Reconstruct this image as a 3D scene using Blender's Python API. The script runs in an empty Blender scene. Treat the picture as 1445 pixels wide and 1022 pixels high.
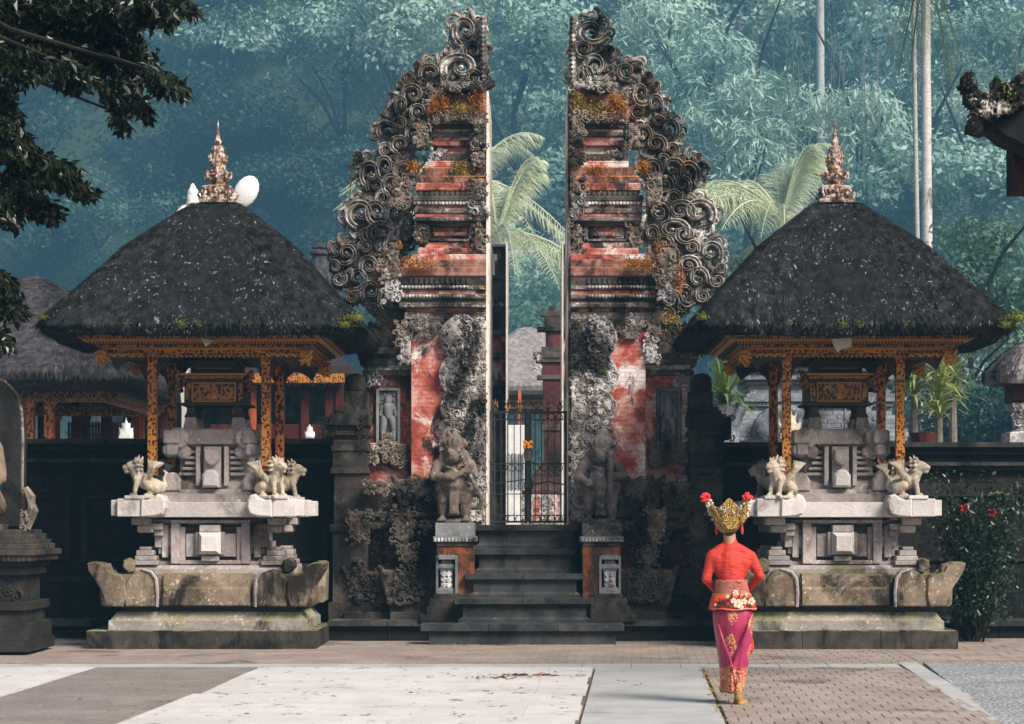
import bpy, math, random
import numpy as np
from mathutils import Vector, Matrix
R = math.radians
PI = math.pi
rng = np.random.default_rng(7)
random.seed(7)
scene = bpy.context.scene
C = scene.collection

# ---------------------------------------------------------------- camera, sky, sun, exposure
F, CX, CY, H = 2957.0, 750.0, 735.0, 1.49
cam_d = bpy.data.cameras.new('camera')
cam = bpy.data.objects.new('camera', cam_d)
C.objects.link(cam)
cam.location = (0, 0, H)
cam.rotation_euler = (R(90), 0, 0)
cam_d.sensor_width = 36
cam_d.lens = F / 1445 * 36
cam_d.shift_x = (722.5 - CX) / 1445
cam_d.shift_y = (CY - 511) / 1445
cam_d.clip_start = 0.5
cam_d.clip_end = 1500
scene.camera = cam

SUN_EL, SUN_AZ = 43.0, 136.0
world = bpy.data.worlds.new('World')
scene.world = world
world.use_nodes = True
wn = world.node_tree.nodes
bg = wn['Background']
sky = wn.new('ShaderNodeTexSky')
sky.sky_type = 'NISHITA'
sky.sun_disc = False
sky.sun_elevation = R(SUN_EL)
sky.sun_rotation = R(SUN_AZ)
sky.air_density = 1.0
sky.dust_density = 5.0
sky.ozone_density = 0.4
world.node_tree.links.new(sky.outputs[0], bg.inputs[0])
bg.inputs[1].default_value = 0.08
sd = bpy.data.lights.new('sun', 'SUN')
sun = bpy.data.objects.new('sun', sd)
C.objects.link(sun)
sd.energy = 4.0
sd.angle = R(24)
sd.color = (1.0, 0.93, 0.84)
sv = Vector((math.sin(R(SUN_AZ)) * math.cos(R(SUN_EL)), math.cos(R(SUN_AZ)) * math.cos(R(SUN_EL)), math.sin(R(SUN_EL))))
sun.rotation_euler = sv.to_track_quat('Z', 'Y').to_euler()
sun.location = (30, 20, 40)
scene.view_settings.view_transform = 'Standard'
scene.view_settings.look = 'None'
scene.view_settings.exposure = 0.68
scene.view_settings.gamma = 1
scene.view_settings.use_curve_mapping = False
HAZE_DENSITY = 0.0012
HAZE_COLOR = (0.20, 0.53, 0.80)


def X(px, Y): return (px - CX) * Y / F
def Z(py, Y): return H - (py - CY) * Y / F


# ---------------------------------------------------------------- mesh builder
class MB:
    def __init__(s):
        s.V = []; s.Fc = {}; s.n = 0

    def add(s, v, f):
        v = np.asarray(v, float).reshape(-1, 3)
        if isinstance(f, np.ndarray):
            s.Fc.setdefault(f.shape[1], []).append(f + s.n)
        else:
            by = {}
            for q in f: by.setdefault(len(q), []).append(q)
            for k, l in by.items(): s.Fc.setdefault(k, []).append(np.array(l, int) + s.n)
        s.V.append(v); s.n += len(v)
        return s

    def verts(s): return np.concatenate(s.V) if s.V else np.zeros((0, 3))

    def mesh(s, name, smooth=False):
        v = s.verts()
        me = bpy.data.meshes.new(name)
        me.vertices.add(len(v)); me.vertices.foreach_set('co', v.ravel())
        loops = []; tot = []
        for k, l in s.Fc.items():
            a = np.concatenate(l); loops.append(a.ravel()); tot.append(np.full(len(a), k))
        loops = np.concatenate(loops); tot = np.concatenate(tot)
        st = np.concatenate([[0], np.cumsum(tot)[:-1]])
        me.loops.add(len(loops)); me.loops.foreach_set('vertex_index', loops.astype(np.int32))
        me.polygons.add(len(tot)); me.polygons.foreach_set('loop_start', st.astype(np.int32))
        me.polygons.foreach_set('loop_total', tot.astype(np.int32))
        me.polygons.foreach_set('use_smooth', np.full(len(tot), bool(smooth)))
        me.update(calc_edges=True)
        me.validate()
        return me

    # shapes
    def rings(s, R_, cap=True):
        """R_: list of rings (k,3) -> tube of quads"""
        R_ = [np.asarray(r, float) for r in R_]
        k = len(R_[0]); v = np.concatenate(R_)
        f = []
        for i in range(len(R_) - 1):
            for j in range(k):
                a, b = i * k + j, i * k + (j + 1) % k
                f.append((a, b, b + k, a + k))
        if cap:
            f.append(tuple(range(k))[::-1]); f.append(tuple((len(R_) - 1) * k + j for j in range(k)))
        return s.add(v, f)

    def stack(s, L):
        """L: list of (x0,x1,y0,y1,z) going up"""
        return s.rings([[(a, c, z), (b, c, z), (b, d, z), (a, d, z)] for a, b, c, d, z in L])

    def box(s, x0, x1, y0, y1, z0, z1):
        return s.stack([(x0, x1, y0, y1, z0), (x0, x1, y0, y1, z1)])

    def cstack(s, xc, yc, L):
        return s.stack([(xc - a, xc + a, yc - b, yc + b, z) for a, b, z in L])

    def bbox(s, x0, x1, y0, y1, z0, z1, b=0.012):
        """bevelled box"""
        b = min(b * .45, (x1 - x0) * .3, (y1 - y0) * .3, (z1 - z0) * .3)
        return s.rings([oct_ring(x0 + b, x1 - b, y0 + b, y1 - b, z0, b), oct_ring(x0, x1, y0, y1, z0 + b, b),
                        oct_ring(x0, x1, y0, y1, z1 - b, b), oct_ring(x0 + b, x1 - b, y0 + b, y1 - b, z1, b)])

    def prism(s, P, y0, y1, b=0.0, axis='y'):
        """polygon P in (x,z), extruded along y with a bevel on the front"""
        P = np.array(P, float)
        c = P.mean(0)
        def ring(pp, y): return [(p[0], y, p[1]) for p in pp]
        if b > 0:
            d = P - c; l = np.linalg.norm(d, axis=1, keepdims=True)
            Q = P - d / l * b
            rr = [ring(Q, y0), ring(P, y0 + b), ring(P, y1)]
        else:
            rr = [ring(P, y0), ring(P, y1)]
        rr = [np.array(r) for r in rr]
        return s.rings(rr)

    def tube(s, pts, rad, n=6, cap=True):
        pts = [Vector(p) for p in pts]
        if not hasattr(rad, '__len__'): rad = [rad] * len(pts)
        out = []
        up = Vector((0.1, 0.2, 1)).normalized()
        prev = None
        for i, p in enumerate(pts):
            a = pts[max(0, i - 1)]; b = pts[min(len(pts) - 1, i + 1)]
            t = (b - a).normalized()
            if prev is None:
                u = t.cross(up)
                if u.length < 1e-3: u = t.cross(Vector((1, 0, 0)))
                u.normalize()
            else:
                u = (prev - t * prev.dot(t)).normalized()
            prev = u; w = t.cross(u)
            out.append([tuple(p + (u * math.cos(2 * PI * j / n) + w * math.sin(2 * PI * j / n)) * rad[i]) for j in range(n)])
        return s.rings(out, cap)

    def lathe(s, cx, cy, P, n=16):
        """P: (r,z)"""
        return s.rings([[(cx + r * math.cos(2 * PI * j / n), cy + r * math.sin(2 * PI * j / n), z) for j in range(n)] for r, z in P])

    def cap(s, p, q, r1, r2, n=10):
        p = Vector(p); q = Vector(q)
        d = q - p; L = d.length
        t = d.normalized() if L > 1e-6 else Vector((0, 0, 1))
        pts = []; rad = []
        for a in (90, 60, 30, 0):
            pts.append(p - t * r1 * math.sin(R(a))); rad.append(max(r1 * math.cos(R(a)), r1 * .03))
        for a in (0, 30, 60, 90):
            pts.append(q + t * r2 * math.sin(R(a))); rad.append(max(r2 * math.cos(R(a)), r2 * .03))
        if L < 1e-6:
            pts = pts[:4] + pts[5:]; rad = rad[:4] + rad[5:]
        u = t.cross(Vector((0, 0, 1)))
        if u.length < 1e-3: u = Vector((1, 0, 0))
        u.normalize(); w = t.cross(u)
        return s.rings([[tuple(a + (u * math.cos(2 * PI * j / n) + w * math.sin(2 * PI * j / n)) * r) for j in range(n)] for a, r in zip(pts, rad)])

    def ell(s, c, r, n=12, m=8):
        rr = []
        for i in range(m + 1):
            a = -PI / 2 + PI * i / m
            k = max(math.cos(a), 0.02)
            rr.append([(c[0] + r[0] * k * math.cos(2 * PI * j / n), c[1] + r[1] * k * math.sin(2 * PI * j / n), c[2] + r[2] * math.sin(a)) for j in range(n)])
        return s.rings(rr)

    def merge(s, v, faces_dict, M=None):
        for k, a in faces_dict.items():
            pass
        return s


def oct_ring(x0, x1, y0, y1, z, b):
    return [(x0 + b, y0, z), (x1 - b, y0, z), (x1, y0 + b, z), (x1, y1 - b, z), (x1 - b, y1, z), (x0 + b, y1, z), (x0, y1 - b, z), (x0, y0 + b, z)]


def scatter(mb, proto, mats):
    """proto: MB with quads; mats: list of (4x4 np) -> joined"""
    v = proto.verts(); v1 = np.concatenate([v, np.ones((len(v), 1))], 1)
    fs = {k: np.concatenate(l) for k, l in proto.Fc.items()}
    n = len(v)
    M = np.array(mats)
    V = np.einsum('mij,nj->mni', M, v1)[:, :, :3].reshape(-1, 3)
    base = mb.n
    mb.V.append(V); mb.n += len(V)
    off = (np.arange(len(M)) * n)[:, None, None]
    for k, f in fs.items():
        mb.Fc.setdefault(k, []).append((f[None] + off).reshape(-1, k) + base)
    return mb


ORG = {}
def tag(o, label=None, cat=None, group=None, kind=None):
    if label: o['label'] = label
    if cat: o['category'] = cat
    if group: o['group'] = group
    if kind: o['kind'] = kind
    return o

def E(name, label, cat, loc, group=None):
    o = bpy.data.objects.new(name, None); C.objects.link(o)
    o.location = loc; o.empty_display_size = .3
    ORG[o] = Vector(loc)
    return tag(o, label, cat, group)

def link(me, name, mat, parent=None, loc=(0, 0, 0)):
    o = bpy.data.objects.new(name, me); C.objects.link(o)
    o.location = loc
    if mat and not len(me.materials): me.materials.append(mat)
    if parent: o.parent = parent; ORG[o] = ORG[parent]
    else: ORG[o] = Vector(loc)
    return o

def part(mb, name, mat, parent, label=None, smooth=False, kind=None):
    """mb in world coordinates; stored relative to the thing's base"""
    o0 = ORG[parent]
    v = mb.verts() - np.array(o0)
    mb.V = [v]
    o = link(mb.mesh(name, smooth), name, mat, parent)
    if label: o['label'] = label
    if kind: o['kind'] = kind
    return o

def solo(mb, name, mat, base, label=None, cat=None, group=None, kind=None, smooth=False):
    mb.V = [mb.verts() - np.array(base)]
    o = link(mb.mesh(name, smooth), name, mat, None, base)
    return tag(o, label, cat, group, kind)

def kids(o): return [c for c in ALLKIDS.get(o, [])]

def copy_tree(o, parent=None):
    c = o.copy(); C.objects.link(c)
    if parent: c.parent = parent
    for ch in list(o.children): copy_tree(ch, c)
    return c

def remeshed(mb, voxel, amp=0.0, fs=30, seed=0, sm=2):
    me = mb.mesh('tmp')
    o = bpy.data.objects.new('tmp', me); C.objects.link(o)
    m = o.modifiers.new('r', 'REMESH'); m.mode = 'VOXEL'; m.voxel_size = voxel; m.use_smooth_shade = True
    s = o.modifiers.new('s', 'SMOOTH'); s.iterations = sm; s.factor = .5
    bpy.context.view_layer.update()
    dg = bpy.context.evaluated_depsgraph_get()
    out = bpy.data.meshes.new_from_object(o.evaluated_get(dg))
    bpy.data.objects.remove(o); bpy.data.meshes.remove(me)
    if amp:
        n = len(out.vertices); co = np.zeros(n * 3); out.vertices.foreach_get('co', co); co = co.reshape(-1, 3)
        no = np.zeros(n * 3); out.vertices.foreach_get('normal', no); no = no.reshape(-1, 3)
        d = vnoise(co * fs, seed) * .6 + vnoise(co * fs * 2.3, seed + 1) * .4
        co += no * (d[:, None] - .5) * 2 * amp
        out.vertices.foreach_set('co', co.ravel()); out.update()
    return out

def vnoise(p, seed=0):
    p = np.asarray(p, float) + seed * 17.3
    i = np.floor(p).astype(np.int64); f = p - i; f = f * f * (3 - 2 * f)
    def h(a):
        x = (a[:, 0] * 73856093) ^ (a[:, 1] * 19349663) ^ (a[:, 2] * 83492791) ^ (seed * 7919)
        x = (x ^ (x >> 13)) * 1274126177 & 0x7fffffff
        return ((x ^ (x >> 16)) & 0xffff) / 65535.0
    r = 0
    for dx in (0, 1):
        for dy in (0, 1):
            for dz in (0, 1):
                w = (f[:, 0] if dx else 1 - f[:, 0]) * (f[:, 1] if dy else 1 - f[:, 1]) * (f[:, 2] if dz else 1 - f[:, 2])
                r = r + w * h(i + np.array([dx, dy, dz]))
    return r


# ---------------------------------------------------------------- materials
class NT:
    def __init__(s, name):
        s.m = bpy.data.materials.new(name); s.m.use_nodes = True
        s.t = s.m.node_tree; s.n = s.t.nodes; s.l = s.t.links
        s.b = s.n['Principled BSDF']; s.out = s.n['Material Output']
        s.geo = s.n.new('ShaderNodeNewGeometry')
        s.co = s.geo.outputs['Position']

    def scaled(s, sc):
        if not hasattr(sc, '__len__'): sc = (sc, sc, sc)
        v = s.n.new('ShaderNodeVectorMath'); v.operation = 'MULTIPLY'
        s.l.new(s.co, v.inputs[0]); v.inputs[1].default_value = sc
        return v.outputs[0]

    def noise(s, sc, detail=6, rough=.6, dist=0, off=0):
        v = s.scaled(sc)
        if off:
            a = s.n.new('ShaderNodeVectorMath'); a.operation = 'ADD'; s.l.new(v, a.inputs[0]); a.inputs[1].default_value = (off, off * 1.3, off * .7); v = a.outputs[0]
        n = s.n.new('ShaderNodeTexNoise'); n.inputs['Scale'].default_value = 1; n.inputs['Detail'].default_value = detail
        n.inputs['Roughness'].default_value = rough; n.inputs['Distortion'].default_value = dist
        s.l.new(v, n.inputs['Vector'])
        return n.outputs['Fac']

    def voro(s, sc, feature='F1', out='Distance', rnd=1):
        n = s.n.new('ShaderNodeTexVoronoi'); n.feature = feature; n.inputs['Scale'].default_value = 1
        n.inputs['Randomness'].default_value = rnd
        s.l.new(s.scaled(sc), n.inputs['Vector'])
        return n.outputs[out]

    def ramp(s, fac, a, b, smooth=True):
        m = s.n.new('ShaderNodeMapRange'); m.interpolation_type = 'SMOOTHSTEP' if smooth else 'LINEAR'
        s.l.new(fac, m.inputs[0]); m.inputs[1].default_value = a; m.inputs[2].default_value = b
        return m.outputs[0]

    def colramp(s, fac, stops):
        c = s.n.new('ShaderNodeValToRGB'); e = c.color_ramp.elements
        while len(e) > len(stops): e.remove(e[-1])
        while len(e) < len(stops): e.new(.5)
        for k, (p, col) in enumerate(stops): e[k].position = p; e[k].color = (*col, 1)
        s.l.new(fac, c.inputs[0])
        return c.outputs[0]

    def mix(s, fac, a, b):
        m = s.n.new('ShaderNodeMix'); m.data_type = 'RGBA'
        for v, i in ((fac, 0), (a, 6), (b, 7)):
            if isinstance(v, (tuple, float, int)): m.inputs[i].default_value = (*v, 1) if isinstance(v, tuple) else v
            else: s.l.new(v, m.inputs[i])
        return m.outputs[2]

    def math(s, op, a, b=0.0):
        m = s.n.new('ShaderNodeMath'); m.operation = op
        for v, i in ((a, 0), (b, 1)):
            if isinstance(v, (int, float)): m.inputs[i].default_value = v
            else: s.l.new(v, m.inputs[i])
        return m.outputs[0]

    def nz(s, axis=2):
        x = s.n.new('ShaderNodeSeparateXYZ'); s.l.new(s.geo.outputs['Normal'], x.inputs[0])
        return x.outputs[axis]

    def pos(s, axis):
        x = s.n.new('ShaderNodeSeparateXYZ'); s.l.new(s.co, x.inputs[0])
        return x.outputs[axis]

    def objco(s):
        t = s.n.new('ShaderNodeTexCoord'); s.co = t.outputs['Object']; return s

    def finish(s, col, rough=.85, bump=None, bs=.3, bd=.02, metal=0, spec=None):
        if isinstance(col, tuple): s.b.inputs['Base Color'].default_value = (*col, 1)
        else: s.l.new(col, s.b.inputs['Base Color'])
        if isinstance(rough, (int, float)): s.b.inputs['Roughness'].default_value = rough
        else: s.l.new(rough, s.b.inputs['Roughness'])
        s.b.inputs['Metallic'].default_value = metal
        if spec is not None: s.b.inputs['Specular IOR Level'].default_value = spec
        if bump is not None:
            b = s.n.new('ShaderNodeBump'); b.inputs['Strength'].default_value = bs; b.inputs['Distance'].default_value = bd
            s.l.new(bump, b.inputs['Height']); s.l.new(b.outputs[0], s.b.inputs['Normal'])
        return s.m


def stone(name, a, b, dark=(.02, .02, .018), da=.55, lichen=(.55, .53, .5), la=.68, moss=(.07, .08, .015), ma=0.0, sc=1.0,
          rough=.85, bs=.5, fine=40, lspeck=22.0, stretch=1.0):
    n = NT(name)
    c = n.mix(n.ramp(n.noise((3 * sc, 3 * sc, 3 * sc * stretch), 8, .65), .35, .65), a, b)
    if lichen is not None:
        f = n.math('MULTIPLY', n.ramp(n.noise(lspeck, 5, .7, off=5), la - .06, la + .08), n.ramp(n.noise(2.5 * sc, 4, .6, off=9), .35, .6))
        c = n.mix(f, c, lichen)
    c = n.mix(n.ramp(n.noise((1.6 * sc, 1.6 * sc, .9 * sc), 9, .7, .5, off=2), da - .06, da + .1), c, dark)
    if ma > 0:
        f = n.math('MULTIPLY', n.ramp(n.nz(), .15, .85), n.ramp(n.noise(4 * sc, 6, .7, off=7), .62 - ma * .3, .72 - ma * .2))
        c = n.mix(f, c, moss)
    hs = n.n.new('ShaderNodeHueSaturation'); n.l.new(c, hs.inputs['Color'])
    n.l.new(n.math('ADD', .82, n.math('MULTIPLY', n.n.new('ShaderNodeObjectInfo').outputs['Random'], .36)), hs.inputs['Value']); c = hs.outputs[0]
    bmp = n.math('ADD', n.noise(fine, 6, .7), n.math('MULTIPLY', n.noise(fine * .25, 4, .6), 1.2))
    return n.finish(c, rough, bmp, bs, .012, spec=.18)


M = {}
M['altar'] = stone('pale altar stone', (.235, .20, .195), (.35, .31, .30), (.085, .068, .062), .54, (.50, .48, .46), .60, (.14, .12, .04), .35)
M['altar_pale'] = stone('whitish stone', (.44, .41, .40), (.53, .50, .49), (.22, .19, .17), .58, (.62, .6, .58), .6)
M['altar_low'] = stone('stained base stone', (.12, .09, .06), (.22, .175, .13), (.014, .011, .008), .49, (.48, .44, .38), .60, (.10, .10, .025), .6)
M['step'] = stone('mossy step stone', (.20, .18, .15), (.29, .27, .235), (.035, .027, .018), .53, (.6, .58, .53), .6, (.2, .2, .06), .55)
M['platform'] = stone('dark platform stone', (.028, .024, .019), (.065, .054, .044), (.007, .006, .006), .5, (.30, .28, .24), .68, (.22, .21, .12), .7)
M['wall'] = stone('blackened wall stone', (.006, .0055, .005), (.014, .012, .011), (.003, .003, .003), .56, (.05, .045, .04), .72, (.03, .035, .01), .25, bs=.35)
M['wall_mid'] = stone('dark moulded wall stone', (.014, .013, .012), (.03, .027, .025), (.006, .006, .006), .56, (.09, .08, .07), .68)
M['wall_top'] = stone('worn coping stone', (.025, .023, .021), (.06, .055, .05), (.008, .008, .007), .55, (.16, .15, .14), .66)
M['stair'] = stone('dark stair stone', (.022, .022, .023), (.055, .055, .057), (.008, .008, .008), .54, (.3, .3, .29), .70, (.10, .11, .05), .2)
M['dark'] = stone('dark mossy carved stone', (.042, .036, .031), (.10, .085, .073), (.008, .007, .007), .53, (.34, .33, .31), .66, (.05, .055, .02), .4, bs=.8)
M['basec'] = stone('weathered plinth stone', (.028, .024, .021), (.064, .054, .047), (.006, .006, .006), .53, (.22, .21, .19), .7, (.05, .055, .02), .3, bs=.8)
M['baser'] = stone('sooty red plinth', (.085, .018, .013), (.04, .020, .016), (.008, .006, .005), .50, (.2, .12, .1), .72, (.05, .055, .02), .2, bs=.6)
M['carve'] = stone('lichened carved stone', (.10, .086, .078), (.24, .215, .20), (.010, .009, .008), .515, (.62, .59, .57), .50, (.18, .13, .04), .4, bs=.8, lspeck=11)
M['carve_b'] = stone('brown carved stone', (.095, .075, .058), (.21, .17, .14), (.012, .010, .008), .52, (.50, .46, .42), .56, (.25, .12, .03), .5, bs=.8, lspeck=16)
M['pale_carve'] = stone('bleached carved stone', (.24, .225, .22), (.42, .40, .40), (.02, .018, .018), .53, (.74, .72, .73), .52, (.25, .2, .08), .2, bs=.8, lspeck=14)
M['plinth_carve'] = stone('brown plinth carving', (.075, .062, .05), (.15, .125, .105), (.008, .007, .006), .50, (.42, .38, .34), .60, (.16, .10, .03), .3, bs=.8, lspeck=16)
M['maroon_brick'] = stone('purple brown brick', (.05, .016, .018), (.10, .035, .038), (.012, .008, .008), .52, (.35, .25, .24), .64)
M['roof_orn'] = stone('black roof ornament', (.007, .006, .006), (.016, .014, .013), (.003, .003, .003), .55, (.55, .52, .48), .60, lspeck=7)
M['corn'] = stone('grey cornice stone', (.065, .056, .052), (.165, .145, .135), (.010, .009, .008), .515, (.50, .47, .45), .56, (.22, .10, .025), .5, stretch=4)
M['statue'] = stone('brown statue stone', (.085, .066, .052), (.16, .128, .105), (.016, .013, .011), .53, (.36, .32, .29), .6, (.16, .13, .06), .4, lspeck=18)
M['statue_d'] = stone('grey statue stone', (.07, .06, .06), (.14, .122, .12), (.014, .012, .012), .53, (.42, .40, .39), .62, (.12, .11, .05), .4)
M['lion'] = stone('cream lion stone', (.32, .27, .21), (.44, .39, .32), (.11, .085, .06), .55, (.55, .51, .46), .6, (.32, .27, .12), .3, fine=60)
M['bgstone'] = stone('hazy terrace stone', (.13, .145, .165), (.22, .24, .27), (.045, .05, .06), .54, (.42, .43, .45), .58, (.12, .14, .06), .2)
M['plaster'] = stone('cut face plaster', (.52, .46, .40), (.66, .61, .55), (.20, .14, .11), .57, (.8, .78, .75), .6)
M['baluster'] = stone('grey baluster stone', (.12, .13, .14), (.2, .21, .22), (.03, .03, .03), .56, (.4, .4, .4), .65)


def redwall(name, white=.56, darkness=.55, seed=0, moss=False, mute=0.0):
    n = NT(name)
    base = n.colramp(n.noise((2.6, 2.6, 3.4), 8, .68, .4, off=seed), [(.30, (.05, .018, .015)), (.38, (.22, .035, .025)), (.46, (.40, .06, .042)), (.51, (.50, .16, .12)), (.58, (.62, .36, .32))])
    if mute: base = n.mix(mute, base, n.mix(n.ramp(n.noise(4, 5, .6, off=seed + 1), .4, .6), (.07, .035, .028), (.26, .17, .14)))
    w = n.ramp(n.noise((1.7, 1.7, 1.5), 9, .72, .6, off=seed + 3), white, white + .10)
    c = n.mix(w, base, (.72, .66, .62))
    rust = n.ramp(n.noise(5, 6, .7, off=seed + 11), .58, .68)
    c = n.mix(n.math('MULTIPLY', rust, .7), c, (.36, .10, .03))
    c = n.mix(n.ramp(n.noise((2.2, 2.2, 1.3), 9, .75, 1.0, off=seed + 6), darkness - .03, darkness + .07), c, (.022, .014, .012))
    if moss:
        f = n.math('MULTIPLY', n.ramp(n.nz(), -.2, .8), n.ramp(n.noise(6, 6, .7, off=seed + 8), .45, .6))
        c = n.mix(f, c, (.42, .15, .03))
    br = n.n.new('ShaderNodeTexBrick'); br.inputs['Scale'].default_value = 1
    br.inputs['Brick Width'].default_value = .22; br.inputs['Row Height'].default_value = .055; br.inputs['Mortar Size'].default_value = .006
    cx = n.n.new('ShaderNodeCombineXYZ'); n.l.new(n.pos(0), cx.inputs[0]); n.l.new(n.pos(2), cx.inputs[1]); n.l.new(cx.outputs[0], br.inputs['Vector'])
    bmp = n.math('SUBTRACT', n.math('MULTIPLY', n.noise(30, 6, .7), .9), n.math('MULTIPLY', br.outputs['Fac'], .8))
    c = n.mix(n.math('MULTIPLY', br.outputs['Fac'], .28), c, (.10, .05, .045))
    return n.finish(c, .8, bmp, .6, .015, spec=.25)

M['red'] = redwall('peeling red plaster', .505, .545, 0, False, .22)
M['red_b'] = redwall('peeling red plaster right', .475, .57, 21, False, .15)
M['red_dark'] = redwall('dark red brick', .62, .50, 9, False, .3)
M['red_tier'] = redwall('weathered red tier', .60, .50, 31, True, .78)
M['red_pale'] = redwall('bleached red tier', .50, .55, 44, False, .25)


def furmat(name, a, b, lich=.70, lc=(.28, .29, .30)):
    n = NT(name)
    c = n.mix(n.ramp(n.noise((9, 9, 4), 8, .7), .35, .68), a, b)
    f = n.ramp(n.noise((26, 26, 9), 4, .6, off=4), lich, lich + .07)
    f = n.math('MULTIPLY', f, n.ramp(n.noise(2.2, 5, .7, off=8), .42, .60))
    c = n.mix(f, c, lc)
    return n.finish(c, .9, n.noise((60, 60, 14), 5, .8), .9, .03, spec=.12)
M['thatch'] = furmat('black palm fibre thatch', (.005, .0055, .006), (.022, .023, .025), .60)
M['thatch_f'] = furmat('palm fibre strands', (.007, .0075, .008), (.050, .052, .056), .62, (.50, .50, .50))
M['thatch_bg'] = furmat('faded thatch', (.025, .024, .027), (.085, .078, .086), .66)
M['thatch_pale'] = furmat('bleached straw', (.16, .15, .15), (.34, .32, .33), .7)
M['under'] = NT('near-black underside').finish((.008, .007, .006), .95)  # one even near-black for the ceilings below the thatch


def goldmat(name, gold=(.55, .22, .035), dark=(.045, .014, .007), sc=22, th=.36, rot=False):
    n = NT(name)
    v = n.voro((sc, sc, sc * .75), 'SMOOTH_F1')
    g2 = n.mix(n.ramp(n.noise(6, 5, .6), .35, .65), gold, tuple(x * .6 for x in gold))
    f = n.ramp(n.math('ADD', v, n.math('MULTIPLY', n.noise(70, 3, .6), .18)), th, th + .12)
    c = n.mix(f, dark, g2)
    return n.finish(c, .45, f, .7, .01, metal=.15)
M['gold'] = goldmat('gilded floral paint', (.50, .19, .022), (.05, .010, .005), 36, .40)
M['gold_red'] = goldmat('gilded red floral paint', (.55, .17, .03), (.05, .012, .008), 24, .42)
M['gold_dk'] = goldmat('dim gilded wood', (.34, .15, .03), (.03, .012, .008), 30, .46)
M['gold_line'] = NT('plain gilding').finish((.40, .18, .035), .45, metal=.3)
M['wood_and_recess_shade'] = NT('dark wood and recess shade').finish((.02, .011, .008), .6)  # real dark wood, also the shade painted into stone recesses
M['orange_post'] = stone('orange painted post', (.28, .06, .02), (.40, .11, .03), (.07, .02, .012), .6, None)
M['maroon'] = stone('maroon timber', (.05, .010, .010), (.085, .018, .018), (.015, .006, .006), .6, None)
M['iron'] = stone('dark wrought iron', (.02, .022, .022), (.05, .055, .055), (.01, .01, .01), .6, (.2, .2, .19), .7, rough=.55)
M['white'] = stone('whitewash', (.62, .62, .62), (.75, .75, .75), (.4, .4, .4), .7, None)
M['paper'] = NT('paper').finish((.62, .60, .55), .9)
M['orange'] = NT('marigold').finish((.8, .30, .01), .8)
M['moss'] = stone('green moss', (.05, .07, .012), (.13, .145, .025), (.02, .03, .008), .58, None)
M['ofern'] = stone('orange fern', (.26, .085, .012), (.42, .17, .025), (.05, .02, .006), .54, None, sc=3)
M['yfern'] = stone('yellow fern', (.24, .16, .03), (.34, .25, .06), (.06, .05, .012), .55, None, sc=3)


def leafmat(name, a, b, trans=.35, rough=.5, sc=.6):
    n = NT(name)
    rnd = n.n.new('ShaderNodeObjectInfo').outputs['Random']
    f = n.math('ADD', n.noise((sc, sc, sc), 4, .7), n.math('MULTIPLY', n.math('SUBTRACT', rnd, .5), .35))
    c = n.mix(n.ramp(f, .35, .65), a, b)
    n.finish(c, rough, spec=.4)
    t = n.n.new('ShaderNodeBsdfTranslucent'); n.l.new(c, t.inputs[0])
    mx = n.n.new('ShaderNodeMixShader'); mx.inputs[0].default_value = trans
    n.l.new(n.b.outputs[0], mx.inputs[1]); n.l.new(t.outputs[0], mx.inputs[2]); n.l.new(mx.outputs[0], n.out.inputs[0])
    return n.m
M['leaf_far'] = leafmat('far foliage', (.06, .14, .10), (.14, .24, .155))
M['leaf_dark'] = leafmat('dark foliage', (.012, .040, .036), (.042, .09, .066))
M['leaf_hazed'] = leafmat('haze-tinted foliage', (.26, .43, .36), (.44, .57, .47), .2)  # paleness and blue of the mist are put into this leaf colour
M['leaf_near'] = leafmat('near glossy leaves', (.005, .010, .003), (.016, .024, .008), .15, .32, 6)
M['leaf_shrub'] = leafmat('shrub leaves', (.010, .025, .010), (.035, .07, .025), .2, .3, 9)
M['leaf_tip'] = leafmat('fresh leaf tips', (.16, .24, .06), (.22, .3, .09), .3, .4, 9)
M['frond'] = leafmat('palm fronds', (.40, .48, .32), (.62, .66, .46), .3, .35, 1.5)
M['frond_dk'] = leafmat('shaded palm fronds', (.09, .13, .06), (.19, .21, .11), .35, .4, 1.5)
M['pandan'] = leafmat('strap leaves', (.12, .2, .05), (.38, .42, .15), .35, .4, 6)
M['bark'] = stone('tree bark', (.10, .085, .07), (.2, .18, .15), (.04, .03, .025), .58, (.4, .4, .38), .64)
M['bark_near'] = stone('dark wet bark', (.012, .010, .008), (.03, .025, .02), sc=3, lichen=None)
M['palmbark'] = stone('pale palm bark', (.40, .38, .36), (.58, .56, .54), (.16, .14, .12), .6, (.7, .68, .66), .6, stretch=8)
M['soil'] = stone('forest soil', (.025, .04, .018), (.05, .07, .03), (.01, .015, .008), .6, None)

# ---------------------------------------------------------------- ground
def ground_y(Y): return 0.0
g = MB(); g.add([(-60, 4, 0), (60, 4, 0), (60, 27.5, 0), (-60, 27.5, 0)], [(0, 1, 2, 3)])
M['joint'] = stone('joint soil', (.09, .075, .06), (.14, .12, .10), (.03, .025, .02), .58, None, sc=2)
ground = solo(g, 'ground', M['joint'], (0, 0, 0), kind='structure')
g = MB(); g.add([(-60, 28.8, 1.36), (60, 28.8, 1.36), (60, 232, 1.36), (-60, 232, 1.36)], [(0, 1, 2, 3)])
solo(g, 'terrace', stone('courtyard paving', (.14, .13, .12), (.2, .19, .18)), (0, 0, 0), kind='structure')


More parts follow.
